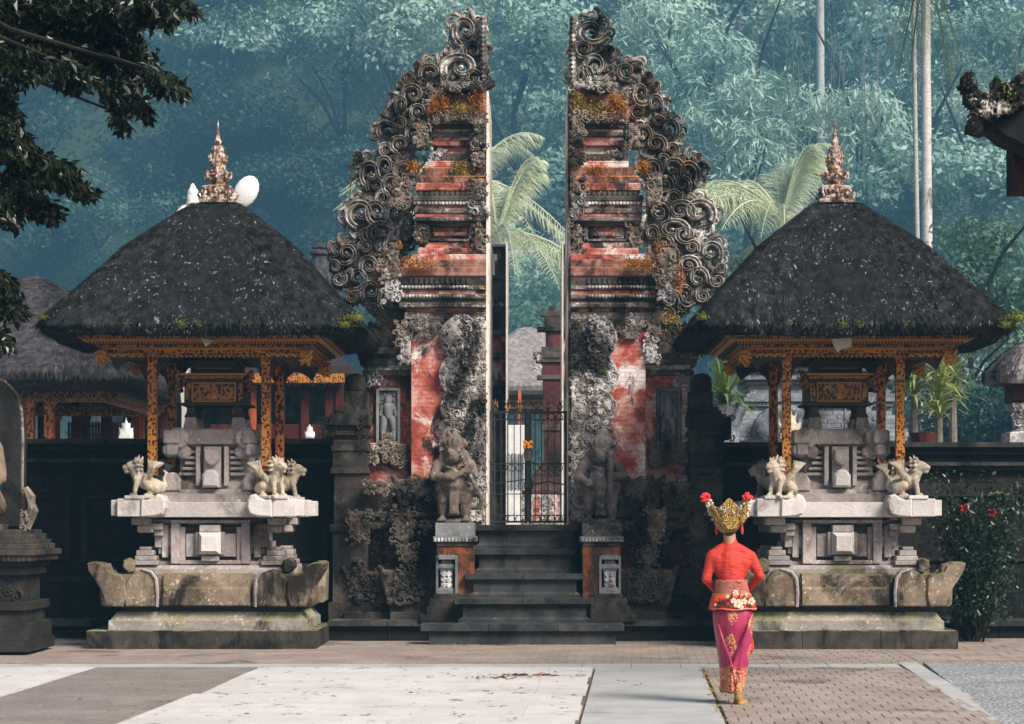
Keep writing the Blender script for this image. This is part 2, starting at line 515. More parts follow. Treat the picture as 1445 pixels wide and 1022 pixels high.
def pavemat(name, a, b, dark, da=.6, speck=(.1, .06, .04), sa=.68, rough=.75, fine=60):
    n = NT(name)
    rnd = n.n.new('ShaderNodeObjectInfo').outputs['Random']
    c = n.mix(n.ramp(n.math('ADD', n.noise(1.4, 8, .7), n.math('MULTIPLY', n.math('SUBTRACT', rnd, .5), .12)), .35, .65), a, b)
    c = n.mix(n.ramp(n.noise((.9, .9, 1), 9, .7, .4, off=4), da, da + .1), c, dark)
    c = n.mix(n.ramp(n.noise((7, 3, 7) if fine < 100 else (38, 16, 38), 8, .75, off=3), sa if fine < 100 else sa - .09, sa + (.05 if fine < 100 else .0)), c, speck)
    bmp = n.math('ADD', n.noise(fine, 6, .75), n.noise(9, 5, .6))
    return n.finish(c, rough, bmp, .5, .01)
M['brick_pave'] = pavemat('worn brick paving', (.20, .16, .135), (.28, .235, .20), (.12, .09, .075), .55, (.12, .08, .06), .68)
M['slab_white'] = pavemat('pale plaza slabs', (.43, .41, .395), (.50, .48, .465), (.33, .30, .28), .60, (.13, .085, .07), .585)
M['slab_grey'] = pavemat('grey concrete slabs', (.28, .28, .275), (.36, .36, .355), (.21, .205, .20), .6, (.16, .15, .14), .70)
M['asphalt'] = pavemat('brown gravel paving', (.155, .13, .115), (.23, .195, .175), (.11, .09, .078), .56, (.34, .31, .29), .64, fine=120)
M['asphalt_g'] = pavemat('wet grey asphalt', (.11, .115, .12), (.19, .195, .20), (.065, .068, .07), .56, (.42, .43, .44), .58, .7, fine=140)

SK = .05
def pave(parent, name, mat, xl, xr, ya, yb, w, d, h=.02, gap=.008, stag=.5, limit=300, skew=SK, jitter=.002, tilt=.0015):
    """lay pieces between two skewed borders, near rows first; past the limit the rest is joined"""
    n = 0; joined = MB(); ref = 21.0
    protos = {}
    rows = int(round((yb - ya) / d))
    for r in range(rows):
        y0 = ya + r * d; y1 = min(y0 + d, yb)
        c = 0
        off = (r % 2) * stag * w
        x = xl - off
        while x < xr - 1e-6:
            a = max(x, xl); b = min(x + w, xr); x += w
            if b - a < .03: continue
            key = (round(b - a, 3), round(y1 - y0, 3))
            dz = random.uniform(-jitter, jitter)
            cx0 = (a + b) / 2 + ((y0 + y1) / 2 - ref) * skew
            if key not in protos:
                hw = key[0] / 2 - gap / 2; hd = key[1] / 2 - gap / 2
                m = MB(); m.stack([(-hw, hw, -hd, hd, -.03), (-hw, hw, -hd, hd, h - .002), (-hw + .002, hw - .002, -hd + .002, hd - .002, h)])
                v = m.verts(); v[:, 0] += v[:, 1] * skew; m.V = [v]
                protos[key] = (m, m.mesh(name))
            m, me = protos[key]
            if n < limit:
                o = link(me, name, mat, parent, (cx0, (y0 + y1) / 2, dz))
                o.rotation_euler = (random.uniform(-1, 1) * tilt, random.uniform(-1, 1) * tilt, 0)
            else:
                T = np.eye(4); T[:3, 3] = (cx0, (y0 + y1) / 2, dz)
                scatter(joined, m, [T])
            n += 1
    if joined.n:
        o = link(joined.mesh(name + '_field'), name + '_field', mat, parent); o['kind'] = 'stuff'

pave(ground, 'paving_brick', M['brick_pave'], 1.72, 3.72, 14.6, 21.02, .17, .27, limit=285, gap=.007, tilt=.0008)
pave(ground, 'paving_tile', M['brick_pave'], 4.0, 9.0, 21.9, 26.8, .34, .42, limit=60, stag=.5)
pave(ground, 'paving_brick', M['brick_pave'], -9.0, 4.0, 21.52, 26.8, .2, .2, limit=0)
pave(ground, 'edge_stone', M['slab_grey'], -9.0, 3.72, 21.02, 21.52, .5, .5, limit=30, gap=.006)
pave(ground, 'white_slab', M['slab_white'], -2.72, .62, 14.6, 21.02, .83, 1.07, gap=.004, limit=60, jitter=.0004, tilt=.0003)
pave(ground, 'grey_slab', M['slab_grey'], .64, 1.70, 14.6, 21.02, 1.06, 1.6, gap=.008, limit=20, stag=0)
pave(ground, 'gravel_slab', M['asphalt'], -4.36, -2.74, 14.6, 21.02, 1.62, 3.2, gap=.01, limit=20, stag=0, skew=.02)
pave(ground, 'white_slab', M['slab_white'], -9, -4.38, 14.6, 21.02, .92, 1.07, gap=.006, limit=40, skew=.02, jitter=.0004, tilt=.0003)
pave(ground, 'asphalt_slab', M['asphalt_g'], 3.98, 9.2, 14.6, 21.9, 2.6, 1.8, gap=.03, limit=30, skew=.1)
pave(ground, 'kerb_stone', M['slab_grey'], 3.74, 3.95, 14.6, 21.9, .21, .9, gap=.015, limit=30, stag=0, skew=.075)

# leaf litter and grass in joints
def leaves_mb(cent, size, aspect=.45, flat=0.0, droop=0.0, r=None, fold=.0):
    """rhombus leaves, vectorised"""
    r = r or rng
    cent = np.asarray(cent); n = len(cent)
    d = r.normal(size=(n, 3)); d[:, 2] *= (1 - flat); d[:, 2] -= droop
    d /= np.linalg.norm(d, axis=1, keepdims=True) + 1e-9
    u = r.normal(size=(n, 3)); u -= d * (u * d).sum(1, keepdims=True)
    if flat: u[:, 2] *= (1 - flat)
    u /= np.linalg.norm(u, axis=1, keepdims=True) + 1e-9
    L = (np.asarray(size) * r.uniform(.6, 1.25, n))[:, None]
    nrm = np.cross(d, u)
    a = cent; b = cent + d * L * .45 + u * L * aspect * .5 + nrm * L * fold; c = cent + d * L; e = cent + d * L * .45 - u * L * aspect * .5 + nrm * L * fold
    V = np.stack([a, b, c, e], 1).reshape(-1, 3)
    Q = np.arange(n * 4).reshape(n, 4)
    return V, Q

m = MB()
cc = []
for k in range(220):
    y = rng.uniform(15.3, 21); cc.append((1.71 + (y - 21) * SK + rng.normal() * .025, y, .022))
m.add(*leaves_mb(cc, .028, .5, .6))
for k in range(0):
    pass
solo(m, 'leaf_litter', M['yfern'], (1.6, 18, 0), kind='stuff')
m = MB(); cc = []
cl = [(-1.1, 19.6), (.0, 19.9), (.2, 19.85), (-.2, 19.95)]
for k in range(160):
    a = rng.integers(0, 4)
    cc.append((cl[a][0] * .3 + rng.normal() * .18, cl[a][1] + rng.normal() * .05, .026))
m.add(*leaves_mb(cc, .07, .4, .9))
cc = [(rng.uniform(-4, 1), rng.uniform(15.5, 21), .026) for k in range(70)] + [(rng.uniform(-1.6, .4), 24.7 + rng.normal() * .05, .03) for k in range(60)]
m.add(*leaves_mb(cc, .06, .5, .95))
solo(m, 'leaf_litter', stone('dry brown leaves', (.16, .06, .03), (.28, .14, .07), sc=4), (0, 19, 0), kind='stuff')
# ---------------------------------------------------------------- carved ornament vocabulary
def curl_proto(turns=1.35, n=13, k=5, tube=.17, lobes=True):
    """flat spiral in the xz plane, unit radius, relief towards -y"""
    m = MB(); pts = []; rad = []
    for i in range(n):
        t = i / (n - 1); a = t * turns * 2 * PI; r = (1 - t) ** .8 * .82 + .10
        pts.append((r * math.cos(a) - .0, -.05 - .14 * t, r * math.sin(a))); rad.append(tube * (1.15 - .75 * t) * (1 if i else .5))
    m.tube(pts, rad, k)
    m.ell((0, -.12, 0), (.2, .2, .2), 6, 4)
    if lobes:
        for a in (20, 75, 130, 185):
            c = (math.cos(R(a)) * .98, -.02, math.sin(R(a)) * .98)
            m.ell(c, (.2, .16, .2), 5, 4)
    return m

def leaf_proto():
    m = MB()
    for a, L in ((-50, .7), (-22, .95), (0, 1.1), (22, .95), (50, .7)):
        dx, dz = math.sin(R(a)), math.cos(R(a))
        m.tube([(0, 0, 0), (dx * L * .5, -.14, dz * L * .5), (dx * L * .85, -.10, dz * L * .85), (dx * L, -.26, dz * L * .96)], [.10, .17, .12, .04], 5)
    return m
CURL = [curl_proto(1.05, 10, 5, .25), curl_proto(.85, 8, 5, .31, False), curl_proto(1.3, 12, 4, .20)]
LEAF = leaf_proto()
ROSE = MB()
for a in range(0, 360, 60):
    ROSE.ell((math.cos(R(a)) * .6, -.03, math.sin(R(a)) * .6), (.36, .18, .36), 6, 4)
ROSE.ell((0, -.1, 0), (.3, .25, .3), 6, 4)

FLAME = MB()
FLAME.tube([(-.5, 0, -.3), (-.15, -.12, .15), (.25, -.16, .55), (.75, -.12, .75), (1.1, -.08, .55), (1.05, -.06, .25)], [.26, .38, .34, .26, .17, .06], 6)
FLAME.ell((.0, -.2, .1), (.2, .2, .2), 6, 4)
def TM(x, y, z, s, rot=0, flip=False, tilt=0, sy=1.0, yaw=0):
    c, n_ = math.cos(rot), math.sin(rot)
    fx = -1 if flip else 1
    m_ = np.array([[c * fx * s, 0, n_ * s, x], [0, s * sy, 0, y], [-n_ * fx * s, 0, c * s, z], [0, 0, 0, 1.0]])
    if yaw:
        cy, sy_ = math.cos(yaw), math.sin(yaw)
        Yw = np.array([[cy, -sy_, 0], [sy_, cy, 0], [0, 0, 1]])
        m_[:3, :3] = Yw @ m_[:3, :3]
    return m_

def fill(mb, inside, bb, y, smin, smax, n, r, leafy=.25, sy=1.3, edge=None, yaw=0):
    """scatter curls over a region (inside(x,z) test) facing the camera side, poisson-like"""
    pts = []
    x0, x1, z0, z1 = bb
    groups = {0: [], 1: [], 2: [], 3: [], 4: []}
    tries = 0
    while len(pts) < n and tries < n * 14:
        tries += 1
        x = r.uniform(x0, x1); z = r.uniform(z0, z1)
        if not inside(x, z): continue
        s = r.uniform(smin, smax)
        ok = True
        for (a, b, c) in pts:
            if abs(a - x) < (s + c) * .62 and abs(b - z) < (s + c) * .62 and (a - x) ** 2 + (b - z) ** 2 < ((s + c) * .62) ** 2: ok = False; break
        if not ok: continue
        pts.append((x, z, s))
        k = 3 if r.random() < leafy + .2 else (4 if r.random() < .22 else int(r.integers(0, 3)))
        groups[k].append(TM(x, y, z, s, r.uniform(0, 2 * PI) if k != 3 else r.uniform(-1.2, 1.2), r.random() < .5, sy=sy, yaw=yaw))
    for k, l in groups.items():
        if l: scatter(mb, (CURL + [LEAF, ROSE])[k], l)
    return mb

def in_rect(x0, x1, z0, z1): return lambda x, z: x0 < x < x1 and z0 < z < z1

def carved_rect(mb, x0, x1, z0, z1, y, s=.07, r=rng, leafy=.25, dens=1.0):
    n = int((x1 - x0) * (z1 - z0) / (s * s * 1.1) * dens) + 2
    fill(mb, in_rect(x0 + s * .3, x1 - s * .3, z0 + s * .3, z1 - s * .3), (x0, x1, z0, z1), y, s * .6, s * 1.15, n, r, leafy)

def big_scroll(mb, x, z, y, Rr, w, depth, a0, turns, sgn=1, n=34, r0=1.0, rend=.28):
    """band swept on a spiral: flat section with a raised rim and a groove"""
    rr = []
    for i in range(n + 1):
        t = i / n; a = a0 + sgn * t * turns * 2 * PI
        rad = Rr * (r0 + (rend - r0) * t ** .85); ww = w * (1 - .62 * t) * (.75 + .25 * min(1, t * 6)) * .5
        c, s_ = math.cos(a), math.sin(a)
        prof = [(-ww, depth * .5), (-ww, -depth * .35), (-ww * .55, -depth * .5), (-.15 * ww, -depth * .34), (.15 * ww, -depth * .34), (ww * .55, -depth * .5), (ww, -depth * .35), (ww, depth * .5)]
        rr.append([(x + (rad + p) * c, y + q, z + (rad + p) * s_) for p, q in prof])
    if sgn < 0: rr = [l[::-1] for l in rr]
    mb.rings(rr)

def plate(mb, inside, bb, y0, y1, cell, r=rng, relief=.03):
    """openwork plate: cells of a raster extruded, front relief by noise"""
    x0, x1, z0, z1 = bb
    nx = int((x1 - x0) / cell) + 1; nz = int((z1 - z0) / cell) + 1
    ok = np.zeros((nx, nz), bool)
    for i in range(nx):
        for j in range(nz): ok[i, j] = inside(x0 + (i + .5) * cell, z0 + (j + .5) * cell)
    gx = x0 + np.arange(nx + 1) * cell; gz = z0 + np.arange(nz + 1) * cell
    P = np.stack(np.meshgrid(gx, gz, indexing='ij'), -1).reshape(-1, 2)
    q = np.stack([P[:, 0] * 11, P[:, 1] * 11, P[:, 0] * 0 + 3], 1)
    q2 = np.stack([P[:, 0] * 24, P[:, 1] * 24, P[:, 0] * 0 + 5], 1)
    jit = (vnoise(q * 3, 5) - .5)[:, None] * cell * .9
    P2 = P + np.concatenate([jit, jit[::-1]], 1)
    hgt = (vnoise(q, 1) - .5) * relief * 2 + (vnoise(q2, 2) - .5) * relief
    front = np.stack([P2[:, 0], y0 + hgt, P2[:, 1]], 1); back = np.stack([P2[:, 0], y1 - hgt, P2[:, 1]], 1)
    N = len(P); V = np.concatenate([front, back])
    id_ = lambda i, j: i * (nz + 1) + j
    Q = []
    for i in range(nx):
        for j in range(nz):
            if not ok[i, j]: continue
            a, b, c, d = id_(i, j), id_(i + 1, j), id_(i + 1, j + 1), id_(i, j + 1)
            Q.append((a, b, c, d)); Q.append((N + a, N + d, N + c, N + b))
            if j == 0 or not ok[i, j - 1]: Q.append((a, N + a, N + b, b))
            if j == nz - 1 or not ok[i, j + 1]: Q.append((d, c, N + c, N + d))
            if i == 0 or not ok[i - 1, j]: Q.append((a, d, N + d, N + a))
            if i == nx - 1 or not ok[i + 1, j]: Q.append((b, N + b, N + c, c))
    if Q:
        Q = np.array(Q); used = np.unique(Q); mp = -np.ones(2 * N, int); mp[used] = np.arange(len(used))
        mb.add(V[used], mp[Q])
    return mb

def beads(mb, x0, x1, y, z, s, gap=1.9):
    n = max(1, int((x1 - x0) / (s * gap)))
    p = MB(); p.ell((0, 0, 0), (s, s * .8, s), 6, 4)
    scatter(mb, p, [TM(x0 + (i + .5) * (x1 - x0) / n, y, z, 1) for i in range(n)])

def dentils(mb, x0, x1, y, z0, z1, w, d=.03):
    n = max(1, int((x1 - x0) / (w * 1.8))); st = (x1 - x0) / n
    for i in range(n):
        a = x0 + (i + .5) * st; mb.box(a - w / 2, a + w / 2, y - d, y + .01, z0, z1)

# ---------------------------------------------------------------- the split gate
YC = 27.7          # middle plane of the gate
MID = 745.5
def gate_half(sgn, seed, label, red, redp):
    r = np.random.default_rng(seed)
    fp = (lambda p: p) if sgn < 0 else (lambda p: 2 * MID - p)
    T = E('gate_tower', label, 'split gate', (X(fp(640), 26.5), 27.7, 0), 'halves of the split gate')
    inner = 686.5
    def span(xa, xb, Y):
        a, b = X(fp(xa), Y), X(fp(xb), Y)
        return (min(a, b), max(a, b))
    cutx = X(fp(685.5), 26.4)
    def band(y0, y1, xl, mat, name, hd=None, xr=None, over=.012, xl2=None, hd2=None):
        """moulding course: px y0..y1, left edge xl (px); optional top edge xl2"""
        if hd is None: hd = 1.25 + (578 - xl) * .0085
        Y = YC - hd
        xo = X(fp(xl), Y); z1 = Z(y0, Y); z0 = Z(y1, Y) - over
        xi = cutx + (0 if xr is None else (X(fp(xr), Y) - cutx))
        xo2 = xo if xl2 is None else X(fp(xl2), Y); hd_2 = hd if xl2 is None else (hd2 or (hd - (xl2 - xl) * .0085))
        m = MB()
        def ring(xo_, h_, z): return (min(xo_, xi), max(xo_, xi), YC - h_, YC + h_, z)
        e = min(.012, (z1 - z0) * .2)
        k = -1 if xo < xi else 1
        m.stack([ring(xo - k * e, hd - e, z0), ring(xo, hd, z0 + e), ring(xo2, hd_2, z1 - e), ring(xo2 - k * e, hd_2 - e, z1)])
        return part(m, name, mat, T)
    c_, d_ = M['corn'], M['dark']
    L = [  # y0, y1, xl, mat, name
        (124, 133, 622, c_, 'cornice'), (133, 150, 611, M['red_tier'], 'roof_course'), (150, 168, 603, M['red_tier'], 'roof_course'),
        (168, 173, 606, c_, 'cornice'), (173, 181, 610, d_, 'cornice'),
        (181, 186, 612, red, 'moulding'), (186, 192, 608, c_, 'moulding'), (192, 198, 611, red, 'moulding'), (198, 205, 609, M['red_dark'], 'moulding'),
        (205, 217, 618, redp, 'neck'), (217, 227, 610, d_, 'cornice'),
        (227, 236, 604, red, 'moulding'), (236, 248, 597, M['red_tier'], 'roof_course'), (248, 258, 589, M['red_tier'], 'roof_course'),
        (258, 268, 587, M['red_dark'], 'roof_course'), (268, 276, 590, d_, 'cornice'), (276, 283, 583, d_, 'cornice'),
        (283, 288, 584, c_, 'cornice'), (288, 294, 587, red, 'moulding'), (294, 300, 584, c_, 'moulding'), (300, 306, 586, M['red_dark'], 'moulding'),
        (306, 311, 585, c_, 'moulding'), (311, 317, 592, d_, 'moulding'),
        (317, 341, 603, c_, 'neck'), (341, 350, 600, redp, 'neck'),
        (350, 359, 590, redp, 'moulding'), (359, 366, 580, red, 'roof_course'), (366, 377, 571, M['red_tier'], 'roof_course'), (377, 389, 563, M['red_tier'], 'roof_course'),
        (389, 403, 565, d_, 'cornice'), (403, 408, 561, c_, 'cornice'), (408, 415, 565, red, 'moulding'), (415, 421, 562, c_, 'moulding'),
        (421, 427, 566, d_, 'moulding'), (427, 433, 563, c_, 'cornice'), (433, 440, 573, M['red_dark'], 'moulding'), (440, 450, 571, c_, 'moulding'),
    ]
    for a in L: band(*a)
    # bead rows
    for (py, xl) in ((287, 585), (405, 562), (418, 563), (170, 607)):
        hd = 1.25 + (578 - xl) * .0085 + .02; Y = YC - hd; a, b = span(xl + 3, 662, Y); m = MB(); beads(m, a, b, Y, Z(py, Y), .022); part(m, 'bead_row', M['pale_carve'], T)
    for (p0, p1, xl) in ((271, 276, 588), (392, 401, 566), (174, 180, 612), (222, 226, 612)):
        hd = 1.25 + (578 - xl) * .0085; Y = YC - hd; a, b = span(xl + 3, 664, Y); m = MB(); dentils(m, a, b, Y, Z(p1, Y), Z(p0, Y), .035); part(m, 'dentil_row', d_, T)
    # main body
    Yb = YC - 1.25
    a, b = span(580, 0, Yb)
    xo = X(fp(580), Yb)
    m = MB(); m.bbox(min(xo, cutx), max(xo, cutx), Yb, YC + 1.25, Z(742, Yb), Z(449, Yb), .015); part(m, 'body', red, T)
    # plastered cut face, proud of the cut
    sx = 1 if sgn < 0 else -1
    m = MB()
    x0, x1 = sorted((cutx + sx * .003, cutx + sx * .028))
    m.stack([(x0, x1, Yb - .02, YC + 1.25, 1.40), (x0, x1, Yb - .02, YC + 1.25, Z(560, Yb)), (x0, x1, YC - 1.2, YC + 1.2, Z(320, Yb)), (x0, x1, YC - .95, YC + .95, Z(130, 26.8))])
    part(m, 'cut_face', M['plaster'] if sgn < 0 else M['corn'], T)
    zz_ = 1.42
    while zz_ < Z(150, 26.8):
        h_ = r.uniform(.25, .6); m = MB(); o_ = r.uniform(.002, .012); a_, b_ = sorted((cutx + sx * .029, cutx + sx * (.030 + o_))); dd_ = 1.18 if zz_ < 4.5 else .93
        m.box(a_, b_, YC - dd_ + r.uniform(0, .05), YC + dd_, zz_, zz_ + h_ - .012); part(m, 'plaster_patch', M['plaster'] if sgn < 0 or r.random() < .4 else M['pale_carve'], T); zz_ += h_
    # recessed panel in the middle neck
    hd = 1.25 + (578 - 603) * .0085; Y = YC - hd
    x0, x1 = span(606, 664, Y); fm = MB()
    for (p0, p1, q0, q1) in ((604, 666, 317, 320), (604, 666, 338, 341), (603, 608, 317, 341), (662, 667, 317, 341)):
        u0, u1 = span(p0, p1, Y); fm.bbox(u0, u1, Y - .05, Y + .01, Z(q1, Y), Z(q0, Y), .006)
    part(fm, 'panel_frame', c_, T)
    m = MB(); m.bbox(x0 + .04, x1 - .04, Y - .02, Y + .02, Z(337, Y), Z(321, Y), .01); m.bbox(x0 + .06, x1 - .06, Y - .05, Y + .02, Z(334, Y), Z(329, Y), .01); part(m, 'panel', M['red_tier'] if sgn < 0 else redp, T)
    # corner lumps of carving on the tiers (outer and inner corners)
    for (px, py, w, h, mk) in ((596, 190, 11, 20, 'carve_b'), (677, 182, 12, 24, 'carve_b'), (615, 222, 9, 10, 'pale_carve'), (676, 222, 10, 12, 'carve_b'),
                               (567, 270, 13, 24, 'carve_b'), (674, 262, 12, 14, 'carve_b'), (675, 290, 11, 14, 'pale_carve'), (596, 332, 9, 16, 'carve_b'), (676, 335, 9, 18, 'carve_b'),
                               (549, 372, 14, 26, 'carve_b'), (552, 408, 12, 18, 'pale_carve'), (673, 375, 12, 20, 'carve_b'), (672, 408, 13, 18, 'pale_carve'), (640, 166, 26, 6, 'carve_b'),
                               (655, 119, 32, 8, 'carve'), (568, 470, 12, 16, 'carve_b'), (572, 494, 10, 22, 'pale_carve'), (620, 219, 12, 5, 'pale_carve')):
        xl = max(px - w, 560); hd = 1.25 + (578 - (px if px < 640 else 590)) * .0085 + .04
        if 440 < py: hd = 1.30
        Y = YC - hd; u0, u1 = span(px - w, min(px + w, 687), Y); m = MB()
        zz0, zz1 = Z(py + h, Y), Z(py - h, Y)
        m.bbox(u0 + .02, u1 - .02, Y, Y + .3, zz0 + .03, zz1 - .03, .03)
        fill(m, in_rect(u0, u1, zz0, zz1), (u0, u1, zz0, zz1), Y, .035, .075, 26, r, .4, 1.6)
        part(m, 'corner_carving', M[mk], T)
    # carved strip beside the opening, half-round lobes on the wall
    Y = Yb - .02
    u0, u1 = span(652, 685, Y)
    m = MB(); m.bbox(u0, u1, Y - .05, Y + .1, Z(735, Y), Z(452, Y), .02)
    fill(m, in_rect(u0, u1, Z(735, Y), Z(452, Y)), (u0, u1, Z(735, Y), Z(452, Y)), Y - .05, .03, .062, 420, r, .2, 1.5)
    part(m, 'carved_strip', M['carve'], T)
    for i, (px, py, rad) in enumerate(((653, 478, 27), (652, 530, 27), (651, 577, 24), (652, 627, 26))):
        cx_, cz = X(fp(px), Y), Z(py, Y); Rr = rad * Y / F * 1.12
        m = MB()
        side = -1 if sgn < 0 else 1
        def ins(x, z, cx_=cx_, cz=cz, Rr=Rr): return (x - cx_) ** 2 + (z - cz) ** 2 < Rr * Rr and (x - cx_) * side > -.06
        n_ = 20; P = [(cx_ + side * Rr * math.cos(t), cz + Rr * math.sin(t)) for t in np.linspace(-PI * .55, PI * .45, n_)]
        m.prism(P, Y - .08, Y + .05, .03)
        fill(m, ins, (cx_ - Rr, cx_ + Rr, cz - Rr, cz + Rr), Y - .07, .05, .10, 60, r, .35, 1.6)
        big_scroll(m, cx_ + side * Rr * .3, cz - Rr * .15, Y - .06, Rr * .45, .05, .08, -1.2, 1.1, side, rend=.3)
        rim = [(cx_ + side * Rr * 1.0 * math.cos(t), Y - .06, cz + Rr * math.sin(t)) for t in np.linspace(-PI * .55, PI * .45, 18)]
        m.tube(rim, .026, 6)
        part(m, 'carved_lobe', M['pale_carve'] if i < (2 if sgn < 0 else 2) else M['carve'], T)
    # hanging garland under the cornice
    m = MB(); u0, u1 = span(580, 625, Y); n_ = 40
    def ins(x, z):
        t = (x - u0) / (u1 - u0); return Z(452, Y) > z > Z(452 + 24 * math.sin(PI * min(max(t, 0), 1)) + 4, Y)
    plate(m, ins, (u0, u1, Z(482, Y), Z(450, Y)), Y - .06, Y + .05, .03, r, .02)
    fill(m, ins, (u0, u1, Z(482, Y), Z(450, Y)), Y - .06, .03, .06, 60, r, .4)
    part(m, 'garland', M['corn'], T)
    # side pier with relief panel
    hd = 1.0; Y = YC - hd
    x0, x1 = span(516, 582, Y); m = MB(); m.bbox(x0, x1, Y, YC + hd, Z(742, Y), Z(508, Y), .012); part(m, 'side_pier', M['red_dark'] if sgn < 0 else red, T)
    for (p0, p1, xl, mk) in ((523, 530, 512, 'dark'), (515, 523, 517, 'pale_carve'), (508, 515, 508, 'dark'), (500, 508, 514, 'corn'), (492, 500, 503, 'dark'), (484, 492, 512, 'dark'), (472, 484, 522, 'dark'), (456, 472, 535, 'dark'), (440, 456, 548, 'dark')):
        u0, u1 = span(xl, 581, Y - .1); m = MB(); hh = .1 + (516 - xl) * .006; m.bbox(u0, u1, Y - hh, YC + hd + hh, Z(p1, Y) - .01, Z(p0, Y), .012); part(m, 'pier_cornice', M[mk], T)
    for (px, py, w, h, mk) in ((527, 536, 11, 9, 'pale_carve'), (525, 640, 11, 15, 'carve_b'), (563, 642, 13, 16, 'carve_b'), (545, 632, 8, 20, 'carve_b'), (512, 500, 8, 9, 'carve_b'), (545, 470, 28, 14, 'dark')):
        Y2 = Y - .12; u0, u1 = span(px - w, px + w, Y2); m = MB(); m.bbox(u0 + .01, u1 - .01, Y2 + .01, Y2 + .2, Z(py + h, Y2), Z(py - h, Y2), .03)
        carved_rect(m, u0, u1, Z(py + h, Y2), Z(py - h, Y2), Y2, .05, r); part(m, 'pier_carving', M[mk], T)
    u0, u1 = span(531, 565, Y); z0, z1 = Z(627, Y), Z(548, Y); m = MB()
    for b_ in ((u0, u0 + .035, z0, z1), (u1 - .035, u1, z0, z1), (u0 + .035, u1 - .035, z1 - .035, z1), (u0 + .035, u1 - .035, z0, z0 + .035)):
        m.bbox(b_[0], b_[1], Y - .06, Y + .02, b_[2], b_[3], .008)
    pf = part(m, 'relief_frame', M['baluster'], T)
    m = MB(); m.box(u0 + .03, u1 - .03, Y - .015, Y + .02, z0 + .03, z1 - .03); xc = (u0 + u1) / 2; hh = z1 - z0
    carved_rect(m, u0 + .03, u1 - .03, z0 + hh * .62, z1 - .04, Y - .015, .045, r, .5)
    f_ = lambda t: z0 + hh * t
    for q in (((xc, f_(.76)), (xc, f_(.80)), .055, .05), ((xc, f_(.66)), (xc, f_(.5)), .075, .06), ((xc - .07, f_(.66)), (xc - .10, f_(.52)), .03, .025), ((xc - .10, f_(.52)), (xc + .02, f_(.50)), .025, .02),
              ((xc + .07, f_(.66)), (xc + .10, f_(.5)), .03, .025), ((xc - .05, f_(.45)), (xc - .07, f_(.25)), .05, .04), ((xc + .05, f_(.45)), (xc + .07, f_(.25)), .05, .04), ((xc - .07, f_(.25)), (xc - .07, f_(.08)), .038, .03), ((xc + .07, f_(.25)), (xc + .07, f_(.08)), .038, .03)):
        m.cap((q[0][0], Y - .03, q[0][1]), (q[1][0], Y - .03, q[1][1]), q[2], q[3], 8)
    part(m, 'relief_figure', M['baluster'], pf, smooth=True)
    # plinth zone: lotus blocks, neck and lower blocks
    def flare(px0, px1, p0, p1, Y, depth, mk, name, curl=True, lean=9):
        """block flaring upwards outwards with a carved face and an upturned outer corner"""
        m = MB(); zt, zb = Z(p0, Y), Z(p1, Y)
        a0, a1 = span(px0, px1, Y); b0, b1 = span(px0 + lean, px1 - lean * .3, Y + .08)
        m.stack([(b0, b1, Y + .10, Y + depth, zb), (b0 - .01, b1 + .01, Y + .04, Y + depth, zb + (zt - zb) * .4), (a0, a1, Y, Y + depth, zt - .03), (a0 + .02, a1 - .02, Y + .02, Y + depth, zt)])
        ox = a0 if sgn < 0 else a1
        m.cap((ox, Y + .08, zt - .06), (ox - .05 * sx, Y + .02, zt + .03), .055, .03, 8)
        m.cap((ox, Y + .08, zt - .06), (ox + .07 * sx, Y + .06, zb + .03), .055, .03, 8)
        carved_rect(m, b0 + .03, b1 - .03, zb + .02, zt + .02, Y + .0, .055, r, .35)
        part(m, name, M[mk], T)
    flare(496, 556, 681, 722, 26.25, 1.0, 'plinth_carve', 'lotus_block')
    flare(560, 622, 676, 722, 26.05, 1.0, 'dark', 'lotus_block', lean=12)
    flare(490, 545, 806, 856, 26.15, 1.0, 'dark', 'foot_block')
    flare(541, 620, 804, 856, 25.95, 1.0, 'dark', 'foot_block')
    for (p0, p1, xl, mk, Y) in ((722, 729, 503, 'basec', 26.22), (729, 737, 509, 'basec', 26.28), (737, 746, 503, 'basec', 26.22), (746, 806, 506, 'baser', 26.4), (846, 864, 493, 'basec', 26.2), (864, 877, 485, 'basec', 26.1)):
        u0, u1 = span(xl, 612, Y); m = MB(); m.bbox(u0, u1, Y, YC + 1.3, Z(p1, Y) - .01, Z(p0, Y), .012); part(m, 'plinth_course', M[mk], T)
        u0, u1 = span(max(xl + 46, 552), 660, Y); m = MB(); m.bbox(u0, u1, Y - .2, YC + 1.2, Z(p1, Y - .2) - .01, Z(p0, Y - .2), .012); part(m, 'plinth_course', M[mk], T)
    m = MB(); u0, u1 = span(500, 684, 26.5); m.box(u0, u1, 26.5, YC + 1.3, 0.0, Z(690, 26.5)); part(m, 'plinth_core', M['baser'], T)
    for (px, py, w, h, mk) in ((505, 745, 15, 24, 'carve_b'), (568, 744, 18, 25, 'carve_b'), (576, 785, 14, 18, 'carve_b'), (508, 798, 8, 9, 'dark'), (535, 690, 20, 10, 'carve_b'), (592, 690, 22, 14, 'dark'), (604, 745, 12, 10, 'dark')):
        Y2 = 26.08 if px < 530 else 25.9; u0, u1 = span(px - w, px + w, Y2); z0, z1 = Z(py + h, Y2), Z(py - h, Y2)
        m = MB(); m.prism([(u0 + (.0 if sgn < 0 else .08), z1), (u1 - (.08 if sgn < 0 else 0), z1), (u1 - .02, z0 + .1), ((u0 + u1) / 2, z0), (u0 + .02, z0 + .1)], Y2 + .02, Y2 + .25, .03)
        fill(m, in_rect(u0, u1, z0, z1), (u0, u1, z0, z1), Y2 + .02, .03, .07, 45, r, .4, 1.5)
